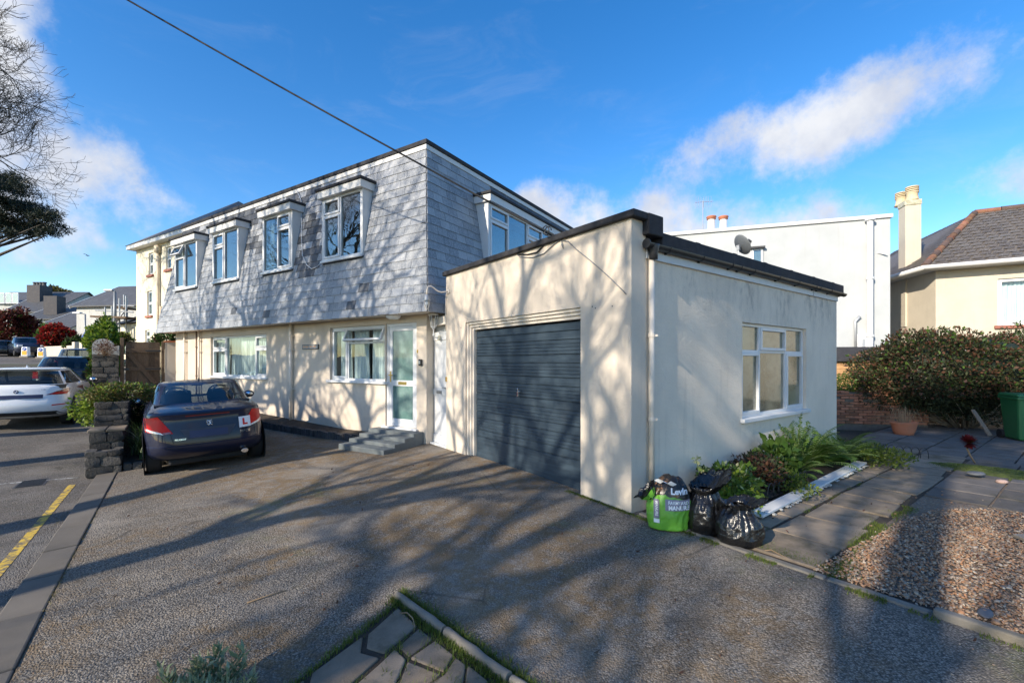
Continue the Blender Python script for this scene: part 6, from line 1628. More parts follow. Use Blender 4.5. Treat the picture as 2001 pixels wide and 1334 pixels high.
pil = thing('gate_pillar', 'dark stone pillar with a round-headed cream rendered top left of the gate', 'pillar', (mqf(gm0 - .74, gq - .2).x, mqf(gm0 - .74, gq - .2).y, 0), RZM)
zr = P(220, 692, mqf(-1.8, gq).y).z; zt_ = P(220, 662, mqf(-1.8, gq).y).z
rubble_box(pil, .0, .63, .0, .5, .0, zr, rs_, faces='fl', lw=(.2, .4), lh=(.12, .2))
prof = [(.0, zr - .04)] + [(.0, zr + .25)] + [(.25 - .25 * math.cos(a), zr + .25 + (zt_ - zr - .25) * math.sin(a)) for a in np.linspace(0, math.pi, 11)] + [(.52, zr + .25), (.63, zr + .28), (.63, zr - .04)]
MB().prismy(prof, .05, .40).build('rounded_head', MAT['render_old_white'], pil)
bush('dried_plant', 'brown dried stems on top of the dark stone pillar', 'plant', mqf(-1.78, gq - .42) * 1 + Vector((0, 0, zr - zg(*mqf(-1.85, gq - .4).xy) - .05)), (.34, .18, .26), 700, .06, 'leaf_bronze', 33, .3, .8, 18, 'stem_dry', .25)
# hedges beyond the gate
def far_bush(name, label, u, v0, v1, wpx, d, n, size, mat, seed, mats2=None, aspect=.5, group=None, fat=.9, spread=.8):
    h = (v1 - v0) / FOC * d; rx = wpx / FOC * d / 2; p = P(u, v1, d); 
    return bush(name, label, 'shrub' if 'hedge' not in name else 'hedge', p, (rx, rx * fat, h / 2), n, size, mat, seed, .25, .4, 10, 'bark', aspect, group, None, h / 2, -1., mats2, spread)
far_bush('laurel_hedge', 'bright yellow-green hedge climbing beside the stone pillar', 205, 632, 745, 46, 17.5, 4200, .14, 'leaf_lime', 41, [('leaf_green', .4, .14, -1.)])
far_bush('laurel_hedge', 'bright green bush at the scaffold foot', 190, 640, 690, 36, 24, 2400, .16, 'leaf_lime', 42, [('leaf_green', .3, .14, -1.)])
far_bush('clipped_hedge', 'clipped olive hedge behind the gate', 228, 651, 676, 44, 23, 2200, .13, 'leaf_hebe', 43, [('leaf_lime', .3, .12, .2)])
far_bush('small_tree', 'dark shrub peeping over the gate wall under the slates', 325, 648, 680, 46, 19.5, 1300, .11, 'leaf_green', 44, [('leaf_bronze', .3, .1, -.5)])
far_bush('ivy_bank', 'ivy and brambles at the foot of the pillar beside the black car', 186, 690, 800, 22, 15.5, 1500, .12, 'leaf_green', 45, [('leaf_bronze', .3, .1, -1.)])
# ------------------------------------------------------------------ sacks by the garage corner
def sack(name, label, c, sx, sy, h, seed, mat, prof, tie=None, crease=.05, rz=0.):
    N = 84; M_ = 56; t = thing(name, label, 'sack', c, rz)
    rg_ = lambda v: 1 - abs(mnoise.noise(v)) * 2.4
    def pt(j, i):
        f = j / (M_ - 1); k = np.interp(f, [p[0] for p in prof], [p[1] for p in prof]); zz = h * np.interp(f, [p[0] for p in prof], [p[2] for p in prof]); a = 2 * math.pi * i / N
        ca, sa = math.cos(a), math.sin(a); up_ = min(1., max(0., (f - .35) * 3)); edge = 1 if 0 < f < 1 else 0
        n1 = mnoise.noise(Vector((ca * 1.5, sa * 1.5, zz * 3.5 + seed)))
        n2 = rg_(Vector((ca * 3.2, sa * 3.2, zz * 7. + seed * 2)))                       # big soft folds
        n3 = rg_(Vector((ca * 7.5 + zz * 3, sa * 7.5, zz * 2.5 + seed)))                  # pleats running up to the neck
        n4 = rg_(Vector((ca * 3.5, sa * 3.5, zz * 26 + seed)))                            # stretched ripples round the belly
        r = k * (1 + crease * (1.3 * n1 + .50 * n2 + (.25 + .75 * up_) * .75 * n3 + (1 - up_) * .22 * n4))
        e = 2.3; q = (abs(ca) ** e + abs(sa) ** e) ** (-1 / e)
        return Vector((ca * q * r * sx, sa * q * r * sy, zz + edge * (f > .1) * (.03 * n1 + .012 * n2)))
    rows = [[pt(j, i) for i in range(N)] for j in range(M_)]
    m = MB().grid(rows, True); m.f.append(tuple(range(N - 1, -1, -1))); return t, m, rows, pt
PB = [(0, .72, 0), (.06, .93, .02), (.22, 1.06, .20), (.42, 1.0, .42), (.58, .84, .58), (.70, .66, .70), (.80, .52, .80), (.90, .46, .88), (1, .30, .86)]
for (lab, u, v, sx, sy, h, sd, rz_, lean_) in (('black refuse sack slumped between the green sack and the front one', 1377, 1047, .185, .18, .50, 3, .4, (.10, .02, .17)), ('black refuse sack at the front with its neck twisted over', 1443, 1069, .20, .185, .42, 8, 1.2, (.04, -.06, .05))):
    c = G(u, v - 12); t, m, rows, pt = sack('refuse_sack', lab, c, sx, sy, h, sd, 'bag_black', PB, crease=.10, rz=rz_)
    t['group'] = 'black refuse sacks by the garage'
    m.build('sack_body', MAT['bag_black'], t, True)
    # loose open mouth: crumpled film standing up on one side and folded over on the other
    ci, si = math.cos(-rz_), math.sin(-rz_); ln = Vector((lean_[0] * ci - lean_[1] * si, lean_[0] * si + lean_[1] * ci, 0)); col = []; N = 72; la = math.atan2(ln.y, ln.x)
    for j in range(15):
        f = j / 14; row = []
        for i in range(N):
            a = 2 * math.pi * i / N; cs = math.cos(a - la)
            n1 = mnoise.noise(Vector((math.cos(a) * 1.7, math.sin(a) * 1.7, f * 1.1 + sd * 3))); n2 = 1 - 2.2 * abs(mnoise.noise(Vector((math.cos(a) * 4, math.sin(a) * 4, f * 2.2 + sd)))); n3 = 1 - 2.2 * abs(mnoise.noise(Vector((math.cos(a) * 9, math.sin(a) * 9, f * 3 + sd))))
            r = (.47 + .50 * math.sin(f * 1.9)) * (1 + .35 * n1 * f + .13 * n2 + .07 * n3)
            zz = h * .78 + f * (.075 + lean_[2] * (.5 + .5 * cs)) + f * (.06 * n1 + .03 * n2) - .075 * max(0., f - .55) * (1.6 - cs)
            row.append((r * sx * math.cos(a) + ln.x * f * .7, r * sy * math.sin(a) + ln.y * f * .7, zz))
        col.append(row)
    MB().grid(col, True).build('sack_mouth', MAT['bag_black'], t, True)
# green printed sack
c = G(1308, 1030); rzg = R(-14)
PG = [(0, .80, 0), (.05, .95, .02), (.25, 1.04, .25), (.5, 1.02, .5), (.70, .96, .70), (.80, .86, .82), (.88, .70, .93), (.95, .45, 1.02), (1, .12, 1.05)]
t, m, rows, pt = sack('manure_sack', 'bright green printed farmyard manure sack against the downpipe', c, .20, .135, .50, 5, 'bag_green', PG, crease=.085, rz=rzg)
rows = [[Vector((p.x + .06 * (p.z / .5) ** 2 - .02, p.y + .05 * (p.z / .5) ** 2, p.z * (1 - .16 * max(0, p.x / .2) * (p.z / .5)))) for p in r_] for r_ in rows]     # slumped over
lo, hi = MB(), MB(); ns = 37
lo.grid(rows[:ns + 1], True); lo.f.append(tuple(range(len(rows[0]) - 1, -1, -1))); lo.build('sack_body', MAT['bag_green'], t, True)
hi.grid(rows[ns:], True); N_ = len(rows[0]); hi.f.append(tuple(len(hi.v) - N_ + i for i in range(N_))); hi.build('sack_top', MAT['bag_print_black'], t, True)
from mathutils.bvhtree import BVHTree
allm = MB().grid(rows, True); bv = BVHTree.FromPolygons([Vector(v) for v in allm.v], allm.f)
def on_sack(x, z, off, ax='front'):
    # wrap print round the front (-y) of the sack; x runs along the front
    o_ = Vector((x, -.6, z)); hit = bv.ray_cast(o_, Vector((0, 1, 0)))
    if hit[0] is None: return None
    return hit[0] + Vector((0, -off, 0))
def print_patch(x0, x1, z0, z1, off, mat, name):
    rws = []
    for j in range(7):
        r = []
        for i in range(15):
            p = on_sack(x0 + (x1 - x0) * i / 14, z0 + (z1 - z0) * j / 6, off)
            if p is None: return None
            r.append(p)
        rws.append(r)
    return MB().grid(rws).build(name, MAT[mat], t, True)
def print_text(body, size, cx, cz, off, mat, name, wmax=None, rot=0, bold=.03):
    vs, fs = text_geo(body, size, 0, size * bold); wv = max(v[0] for v in vs) - min(v[0] for v in vs); k = 1. if not wmax else min(1., wmax / wv); out = []
    for v in vs:
        x, z = v[0] * k, v[1]
        if rot: x, z = z * rot, -x * rot
        p = on_sack(cx + x, cz + z, off)
        if p is None: return
        out.append(p)
    return MB().raw(out, fs).build(name, MAT[mat], t, fix=False)
print_patch(-.055, .188, .215, .325, .004, 'bag_purple', 'print_band'); print_patch(-.165, -.112, .13, .315, .005, 'bag_purple', 'print_band')
print_text('FARMYARD', .046, .075, .292, .007, 'letter_white', 'print_letters', .20); print_text('MANURE', .058, .078, .243, .007, 'letter_white', 'print_letters', .205, 0, .045)
print_text('MANURE', .036, -.138, .225, .009, 'letter_white', 'print_letters', .165, 1)
print_text('Levin', .080, .085, .400, .008, 'letter_white', 'print_letters', .20, 0, .04)
print_patch(-.165, -.110, .085, .125, .006, 'sign_white', 'print_panel')
# torn open flap: dark inside with green edge, leaning to the wall
fl = []; tn = lambda a, f: mnoise.noise(Vector((math.cos(a) * 2, math.sin(a) * 2, f * 2 + 4)))
for j in range(9):
    f = j / 8; fl.append([])
    for i in range(36):
        a = 2 * math.pi * i / 36; r = (.035 + .085 * f) * (1 + .35 * tn(a, f) + .08 * math.sin(a * 7 + 1))
        fl[-1].append((-.165 - .10 * f + r * .75 * math.cos(a), -.075 - .02 * f + r * .8 * math.sin(a), .33 + .075 * f + r * .75 * math.cos(a) + .03 * tn(a + 1, f)))
MB().grid(fl, True).build('torn_mouth', MAT['bag_black'], t, True)
MB().grid([[(p[0] - .003, p[1] - .006, p[2] - .005) for p in fl[k]] for k in range(1, 6)], True).build('torn_edge', MAT['bag_green'], t, True)
rows2 = [[(-.10 + .16 * i / 8 - .02 * j, -.10 - .01 * j, .475 + .02 * math.sin(i * .8) + .012 * j) for i in range(9)] for j in range(4)]
MB().grid(rows2).build('torn_strip', MAT['sign_white'], t, True)
# ------------------------------------------------------------------ white board lying along the bed
a, b_ = GL(.90, .98, .05), GL(.80, 4.9, .075); d = (b_ - a)
wb = thing('white_board', 'long white painted board lying along the path edge', 'board', a, math.atan2(d.y, d.x)); L = d.length
k = MB().box(0, L, -.075, .075, -.012, .016); k.build('board', MAT['white_paint'], wb, bevel=.005)
wb.rotation_euler = (0, -math.asin(.025 / L), math.atan2(d.y, d.x))
k = MB(); rr = random.Random(2)
for i in range(70):
    x = rr.uniform(.2, L - .05); s_ = rr.uniform(.01, .035); k.obox((x, -.08 - rr.uniform(0, .012), -.012 + rr.uniform(-.02, .004)), s_, .03, rr.uniform(.008, .022), Matrix.Rotation(rr.uniform(-.5, .5), 3, 'Z'))
tag(k.build('mortar_crumbs', MAT['render_white'], wb), kind='stuff')
# ------------------------------------------------------------------ pot, bin, plank, brick wall, shed
pb = G(1766, 849); po = thing('terracotta_bowl', 'terracotta bowl of withered stems in front of the brick wall', 'plant pot', pb)
MB().lathe([(.19, 0), (.205, .01), (.245, .10), (.275, .22), (.285, .255), (.305, .26), (.31, .30), (.285, .305), (.265, .27), (.02, .25), (0, .25)], 28, (0, 0, 0), 'z', 1., .62).build('bowl', MAT['terracotta'], po, True, sharp=40)
rg = np.random.default_rng(7); k = MB(); rr = random.Random(7)
for i in range(46):
    an, r = rr.uniform(0, 6.28), rr.uniform(.2, .9); e = Vector((math.cos(an) * r * .6 - .05, math.sin(an) * r * .35, rr.uniform(.35, 1.05)))
    k.tube([(math.cos(an) * .1, math.sin(an) * .06, .24), (e.x * .6, e.y * .6, .24 + e.z * .42), (e.x * 1.05, e.y * 1.05, .24 + e.z * .42), (e.x * 1.4, e.y * 1.3, .12 + e.z * .22)], [.004, .003, .0025, .0015], 4)
k.build('withered_stems', MAT['stem_dry'], po)
bb = P(2003, 862, G(1990, 862).y + .1); bb.z = zg(*bb.xy)
bn = thing('wheelie_bin', 'green wheeled refuse bin under the dark shrub', 'bin', bb, R(-22))
def frustum(mb, w0, d0, w1, d1, z0, z1, y=0.):
    return mb.raw([(-w0/2, y - d0/2, z0), (w0/2, y - d0/2, z0), (w0/2, y + d0/2, z0), (-w0/2, y + d0/2, z0), (-w1/2, y - d1/2, z1), (w1/2, y - d1/2, z1), (w1/2, y + d1/2, z1), (-w1/2, y + d1/2, z1)], HEXF)
frustum(MB(), .46, .52, .57, .66, .02, .94).build('body', MAT['bin_green'], bn, bevel=.05); frustum(MB(), .60, .70, .60, .70, .90, .965).build('rim', MAT['bin_green'], bn, bevel=.02)
frustum(MB(), .62, .74, .56, .66, .968, 1.04).build('lid', MAT['bin_green'], bn, bevel=.03)
for s_ in (-1, 1): MB().lathe([(0, -.03), (.10, -.03), (.10, .03), (0, .03)], 18, (s_ * .26, .30, .10), 'x').build('wheel', MAT['rubber'], bn)
MB().tube([(-.25, .36, .93), (-.25, .42, .95), (.25, .42, .95), (.25, .36, .93)], .015, 8).build('handle', MAT['bin_green'], bn, True)
a, b_ = G(1935, 853) + Vector((0, 0, .02)), P(1900, 800, G(1935, 853).y + .35); k = MB().bar(a, b_, .10, .03); tag(k.build('plank', MAT['grey_wood'], None, bevel=.004), 'old timber plank leaning beneath the shrub beside the bin', 'plank')
a = G(1978, 1048, .02); o = MB().box(0, .75, -.55, .0, .0, .03).build('scrap_board', MAT['grey_wood'], None, bevel=.004); o.location = a; o.rotation_euler = (R(2), R(-4), R(-8)); tag(o, 'grey weathered board lying on the gravel at the right frame edge', 'board')
# brick wall running behind the yard
bw0 = P(1600, 830, 12.0); bw0.z = zg(*bw0.xy); rzb = math.atan2(-.16, 1.0)
bwl = thing('brick_wall', 'crumbling low red brick wall at the back of the yard', 'wall', bw0, rzb); rr = random.Random(5)
WL = 2.6; MB().box(0, WL, .03, .22, -.2, .84).build('mortar_bed', MAT['mortar'], bwl)
for r in range(12):
    x = -.11 * (r % 2); z = r * .073
    while x < WL:
        L = .215; 
        if rr.random() > .06 + (.25 if r > 9 else 0): 
            o = MB().box(0, min(L - .012, WL - x), -.09, .10, .006, .066).build('brick', MAT['brick_red'], bwl, bevel=.008); o.location = (max(0, x), .09 + rr.uniform(-.015, .012), z); o.rotation_euler = (rr.uniform(-.03, .03), rr.uniform(-.02, .02), rr.uniform(-.04, .04))
        x += L
# low rubble and plank fence in the shade under the shrub
fw = P(1740, 840, 12.3); fw.z = zg(*fw.xy); fn = thing('low_fence', 'dark low plank fence in the shade under the big shrub', 'fence', fw, math.atan2(-.25, 1))
for i in range(5): MB().box(0, 5.2, .0, .03, .03 + .17 * i, .03 + .17 * i + .155).build('plank', MAT['gate_wood'], fn, bevel=.006)
for i in range(4): MB().box(.1 + 1.6 * i, .19 + 1.6 * i, .031, .11, -.1, .95).build('post', MAT['gate_wood'], fn, bevel=.006)
# shed
sh0 = P(1600, 700, 13.05); sh0.z = 0; shd = thing('timber_shed', 'orange-brown timber shed with a black felt roof below the white building', 'shed', sh0, math.atan2(-.20, 1))
ze, zrf = P(1680, 703, 13).z, P(1680, 678, 13.6).z
for i in range(13): MB().box(0, 2.3, -.004 * (i % 2), .022, ze - .135 * (i + 1), ze - .135 * i - .006).build('board', MAT['shed_wood'], shd, bevel=.004)
MB().box(.02, 2.28, .023, .75, -.1, ze - .01).build('frame', MAT['shed_wood'], shd)
MB().raw([(-.1, -.10, ze - .04), (2.4, -.10, ze - .04), (2.4, -.06, ze + .02), (-.1, -.06, ze + .02), (-.1, .55, zrf), (2.4, .55, zrf), (2.4, .78, zrf - .02), (-.1, .78, zrf - .02), (2.4, .78, ze - .04), (-.1, .78, ze - .04)], [(0,1,2,3),(3,2,5,4),(4,5,6,7),(7,6,8,9),(9,8,1,0),(1,8,6,5,2),(0,3,4,7,9)]).build('roof', MAT['felt'], shd)
# ------------------------------------------------------------------ foreground corner: old paving, edging, grass, sage, sticks
A0 = G(776, 1172); E1 = (G(985, 1330) - A0); E2 = (G(628, 1300) - G(770, 1188)); E1.z = E2.z = 0; e1, e2 = E1.normalized(), E2.normalized()
def fp(a, b_, off=0.): p = A0 + e1 * a + e2 * b_; return Vector((p.x, p.y, zg(p.x, p.y) + off))
pv = tag(MB().grid([[fp(a, b_, .004) for b_ in np.arange(.03, 3.4, .3)] for a in np.arange(.03, 3.6, .3)]).build('corner_paving', MAT['soil']), kind='structure')
rr = random.Random(77); na, nb_ = 12, 13; CW = .19
grid = [[(a * CW + .38 + rr.uniform(-.055, .055) * (0 < a), b2 * CW * 1.05 + .07 + rr.uniform(-.055, .055) * (0 < b2)) for b2 in range(nb_ + 1)] for a in range(na + 1)]
skip = set()
def pslab(poly):
    cx_, cy_ = sum(p[0] for p in poly) / len(poly), sum(p[1] for p in poly) / len(poly); out = []
    for p in poly:
        l = math.hypot(p[0] - cx_, p[1] - cy_); k_ = (l - rr.uniform(.008, .02)) / l; out.append((cx_ + (p[0] - cx_) * k_, cy_ + (p[1] - cy_) * k_))
    n = len(out); vb = [fp(a, b2, -.03) for a, b2 in out]; dz_ = rr.uniform(.010, .018); vt = [fp(a, b2, dz_ + rr.uniform(-.003, .003)) for a, b2 in out]
    MB().raw(vb + vt, [tuple(range(n-1, -1, -1)), tuple(range(n, 2*n))] + [(i, (i+1) % n, n + (i+1) % n, n + i) for i in range(n)]).build('paving_stone', MAT['paving'], pv, bevel=.010)
pslab([(.08, .05), (.37, .07), (.36, .40), (.20, .46), (.09, .38)]); pslab([(.09, .40), (.20, .48), (.36, .43), (.37, .86), (.22, .92), (.06, .80)]); pslab([(.06, .83), (.22, .95), (.37, .89), (.36, 1.42), (.05, 1.35)]); pslab([(.05, 1.38), (.36, 1.45), (.37, 2.1), (.05, 2.0)])
for a in range(na):
    for b2 in range(nb_):
        q_ = [grid[a][b2], grid[a+1][b2], grid[a+1][b2+1], grid[a][b2+1]]
        
        if rr.random() < .35 and b2 + 1 < nb_ and (a, b2) not in skip:
            skip.add((a, b2 + 1)); pslab([grid[a][b2], grid[a+1][b2], grid[a+1][b2+1], grid[a+1][b2+2], grid[a][b2+2], grid[a][b2+1]]) if b2 + 2 <= nb_ else None; continue
        if (a, b2) in skip: continue
        pslab(q_)
ed = thing('edging_strip', 'rounded concrete edging blocks bordering the corner paving', 'edging', A0)
s_ = -.02
while s_ < 2.6:
    L = .62; pa_, pb_ = fp(s_, -.02 + rr.uniform(-.01, .01), .02) - A0, fp(s_ + L - .02, -.02 + rr.uniform(-.01, .01), .022) - A0
    k = MB()
    for j in range(9):
        c_ = pa_.lerp(pb_, j / 8); w_, h_ = .027 + rr.uniform(-.004, .004), .032 + rr.uniform(-.006, .006); n_ = Vector((-(pb_ - pa_).y, (pb_ - pa_).x, 0)).normalized()
        k.v += [tuple(c_ + n_ * x_ * w_ + Vector((0, 0, z_ * h_))) for (x_, z_) in ((-1, -1.5), (1, -1.5), (1.02, .1), (.75, .75), (.25, 1.), (-.3, .98), (-.8, .7), (-1, .1))]
    for j in range(8):
        for i in range(8): k.f.append((j * 8 + i, j * 8 + (i + 1) % 8, (j + 1) * 8 + (i + 1) % 8, (j + 1) * 8 + i))
    k.f += [tuple(range(7, -1, -1)), tuple(range(64, 72))]
    k.build('edging_block', MAT['concrete'], ed, True, sharp=55); s_ += L
pts = []
for i in range(5200):
    t_ = rr.random(); a = rr.uniform(-.05, 2.6); b2 = -.02 + rr.choice((-1, 1)) * (.035 + abs(rr.gauss(0, .030)) * (1.5 if rr.random() < .4 else .8)); pts.append(tuple(fp(a, b2)))
for i in range(7500):
    a_, b2 = rr.randrange(na), rr.randrange(nb_); p, q_ = grid[a_][b2], rr.choice((grid[a_+1][b2], grid[a_][b2+1])); f = rr.random(); x = p[0] + (q_[0] - p[0]) * f + rr.gauss(0, .016); y = p[1] + (q_[1] - p[1]) * f + rr.gauss(0, .016)
    if mnoise.noise(Vector((x * 3, y * 3, 2))) > -.2: pts.append(tuple(fp(x, y)))
for i in range(1100): pts.append(tuple(fp(.04 + rr.gauss(0, .018), rr.uniform(0, 2.2))))
grass_patch('grass', 'bright grass and weeds growing in the corner paving joints', pts, .045, 'leaf_grass', 15, .007, .8)
gk = []
for i in range(1500):
    q_ = rr.uniform(-4, 9.7)
    if mnoise.noise(Vector((q_ * 1.3, 0, 5))) > 0.0: gk.append(mq(-.79 + rr.gauss(0, .012), q_, .0))
for i in range(1200):
    q_ = rr.uniform(1, 9)
    if mnoise.noise(Vector((q_ * 1.1, 4, 5))) > .12: gk.append(mq(-1.13 + rr.gauss(0, .03), q_, -.045))
grass_patch('kerb_weeds', 'thin line of moss and weeds along the kerb stones', gk, .018, 'leaf_hebe', 16, .005, .9)
gw_ = [gp(rr.uniform(-1.0, .35), -.01 - abs(rr.gauss(0, .03)), 0.) for i in range(1500)]
grass_patch('wall_moss', 'moss along the foot of the garage front wall', gw_, .02, 'leaf_grass', 18, .006, .9)
def sage(name, label, loc, n, h, seed):
    rr = random.Random(seed); t = thing(name, label, 'plant', loc); k = MB(); P_ = []; D_ = []
    for i in range(n):
        an, r = rr.uniform(0, 6.28), rr.uniform(.02, .20); top = Vector((math.cos(an) * r * 1.4, math.sin(an) * r * 1.4, h * rr.uniform(.6, 1.1))); b2 = Vector((math.cos(an) * r * .3, math.sin(an) * r * .3, 0)); k.tube([b2, b2.lerp(top, .6) + Vector((0, 0, .02)), top], [.005, .004, .003], 4)
        for j in range(16):
            f = .25 + .75 * j / 15; p = b2.lerp(top, f); a2 = j * 2.4; P_.append(tuple(p)); D_.append((math.cos(a2), math.sin(a2), .35 + f))
    k.build('stalks', MAT['stem_green'], t); rg = np.random.default_rng(seed); V, F_ = leaf_arrays(np.array(P_), np.array(D_), .068, rg, .24, .25); np_mesh('leaves', V, F_, MAT['leaf_sage'], t); return t
sb_ = G(388, 1400); sage('sage_bush', 'grey-green sage bush at the bottom edge of the picture', sb_, 70, .20, 5)
a, b_ = G(482, 1177, .008), G(560, 1152, .008); tag(MB().tube([a, a.lerp(b_, .5) + Vector((0, 0, .004)), b_], [.006, .006, .004], 6).build('stick', MAT['stem_dry'], None, True), 'pale straight stick lying on the tarmac drive', 'stick')
a, b_ = G(1960 - 470, 1076, .01), G(1545, 1092, .012); tag(MB().tube([a, a.lerp(b_, .3) + Vector((.02, .03, .02)), a.lerp(b_, .7) + Vector((0, -.01, .01)), b_], [.005, .005, .004, .002], 6).build('stick', MAT['stem_dry'], None, True), 'crooked dry twig beside the front black sack', 'stick')
k = MB(); pts_ = [fp(.0 + .02 * math.cos(i * .35), .10 + .05 * i, .03 + .05 * math.sin(i * .5)) for i in range(8)]; tag(MB().tube([G(781, 1197, .02), G(795, 1196, .06), G(806, 1207, .06), G(810, 1222, .03), G(809, 1234, .01)], [.004, .004, .004, .003, .002], 5).build('dry_stem', MAT['stem_dry'], None, True), 'curled dry stem by the tip of the edging blocks', 'stem')
rg = np.random.default_rng(9); dg0 = fp(.0, 1.45); V, F_ = blades(rg.normal(0, .03, (150, 3)) * np.array([1, 1, 0]), .22, rg, .004, 1.4, 4); t = thing('dead_grass_tuft', 'tuft of dead straw-coloured grass on the paving edge', 'grass tuft', dg0); np_mesh('blades', V, F_, MAT['stem_dry'], t)
# fallen leaves
lv_ = []; rr = random.Random(55); rgl = np.random.default_rng(55)
for i in range(130): lv_.append(mq(rr.uniform(-.7, 4.0), rr.uniform(-.5, 9.), .006))
for i in range(60): lv_.append(gp(rr.uniform(.9, 4), rr.uniform(.2, 3.4), .02))
V, F_ = leaf_arrays(np.array(lv_), np.tile(np.array([.5, .5, .02]), (len(lv_), 1)), .035, rgl, .5, .5); tag(np_mesh('leaf_litter', V, F_, MAT['leaf_bronze']), 'scattered brown leaf litter on drive and gravel', 'leaf litter', kind='stuff')
# ------------------------------------------------------------------ buildings beyond
def lathe_pot(parent, x, y, z, h, r, mat, louv=True):
    prof = [(r * .95, 0), (r * .80, h * .12), (r * .70, h * .45), (r * .78, h * .5), (r * .78, h * .52)]
    m = MB().lathe(prof, 18, (x, y, z)); o = m.build('chimney_pot', MAT[mat], parent, True)
    if louv:
        MB().lathe([(r * .62, h * .5), (r * .62, h * .97), (.0, h)], 18, (x, y, z)).build('pot_core', MAT['dark_grey'], o)
        for i in range(4):
            zz = z + h * (.53 + .12 * i); MB().lathe([(r * .66, 0), (r * .84, .0), (r * .84, h * .065), (r * .66, h * .065)], 18, (x, y, zz)).build('louvre', MAT[mat], o, True, sharp=30)
    return o
# white flat-roofed building
wd = (-.949, .314); W0 = P(1739, 418, 14.0); WF = Frame(W0.x, W0.y, math.atan2(-wd[1], -wd[0]))
wbld = thing('white_building', 'tall white rendered flat-topped building behind the garage', 'building', WF.o, WF.rz)
zt = W0.z; MB().box(-16, 0, 0, 7.5, -.4, zt - .12).build('wall', MAT['render_white'], wbld)
MB().box(-16.1, .06, -.06, 7.6, zt - .119, zt).build('parapet_cap', MAT['white_paint'], wbld, bevel=.01)
xp = WF.fy(1699, 500, -.1)[0]; zp = WF.fy(1699, 432, -.1)[1]
m = MB().tube([(xp, -.13, -.2), (xp, -.13, zp)], .085, 14); m.lathe([(.09, zp - .02), (.14, zp + .01), (.14, zp + .05), (.0, zp + .05)], 14, (xp, -.13, 0)); o = m.build('downpipe', MAT['white_plastic'], wbld, True, sharp=40)
for v in (544, 656): z = WF.fy(1699, v, -.1)[1]; MB().lathe([(.088, -.04), (.108, -.035), (.108, .035), (.088, .04)], 14, (xp, -.13, z)).build('pipe_collar', MAT['white_plastic'], o, True, sharp=40)
x, z = WF.fy(1715, 493, -.05); MB().bar((x, -.003, z), (x + .22, -.10, z - .08), .03, .03).build('spout', MAT['white_plastic'], wbld)
xa, za = WF.fy(1672, 675, -.05); xb, zb_ = WF.fy(1671, 628, -.05); MB().tube([(xa, -.04, za - .3), (xb, -.04, zb_), (xb + .12, -.06, zb_ + .16)], .045, 8).build('vent_pipe', MAT['galvanised'], wbld, True)
xa, za = WF.fy(1674, 653, -.05); xb, zb_ = WF.fy(1698, 690, -.05); o = MB().box(xa, xb, -.10, -.001, zb_ - .1, za).build('meter_box', MAT['white_plastic'], wbld, bevel=.01); MB().box(xa + .12, xb - .12, -.112, -.101, za - .42, za - .16).build('louvre_vent', MAT['galvanised'], o, bevel=.004)
xa, za = WF.fy(1468, 487, -.01); xb, zb_ = WF.fy(1490, 515, -.01); ow = MB(); ring(ow, lambda x, d, z: (x, d, z), xa, xb, zb_, za, .06, -.05, .0 - .001); wo_ = ow.build('window', MAT['white_plastic'], wbld); MB().box(xa + .06, xb - .06, -.03, -.02, zb_ + .06, za - .06).build('pane', MAT['glass_dormer'], wo_); MB().box(xa - .05, xb + .05, -.16, -.001, za + .001, za + .06).build('canopy', MAT['dark_grey'], wbld)
for u in (1389.5, 1413):
    x = WF.fy(u, 440, 1.6)[0]; z0 = zt - .1; z1 = WF.fy(u, 423, 1.6)[1]
    MB().lathe([(.15, z0), (.13, z1 - .12)], 14, (x, 1.6, 0)).build('chimney_pot', MAT['white_paint'], wbld, True); MB().lathe([(.13, z1 - .12), (.17, z1 - .11), (.16, z1 - .05), (.19, z1 - .03), (.17, z1), (0, z1)], 14, (x, 1.6, 0)).build('pot_rim', MAT['terracotta'], wbld, True)
# aerial on its mast
x = WF.fy(1373, 440, 2.0)[0]; p0 = WF.glob((x, 2.0, zt)); ant = thing('television_aerial', 'thin television aerial on a mast above the white building', 'aerial', p0, WF.rz + .5)
hA = WF.fy(1373, 392, 2.0)[1] - zt
MB().tube([(0, 0, -.05), (0, 0, hA)], .018, 6).build('mast', MAT['galvanised'], ant); MB().tube([(-.35, 0, hA - .1), (.45, 0, hA)], .012, 5).build('boom', MAT['galvanised'], ant)
for i in range(7): MB().tube([(-.3 + .11 * i, 0, hA - .32 + .014 * i), (-.3 + .11 * i, 0, hA + .12 + .014 * i)], .006, 4).build('element', MAT['galvanised'], ant)
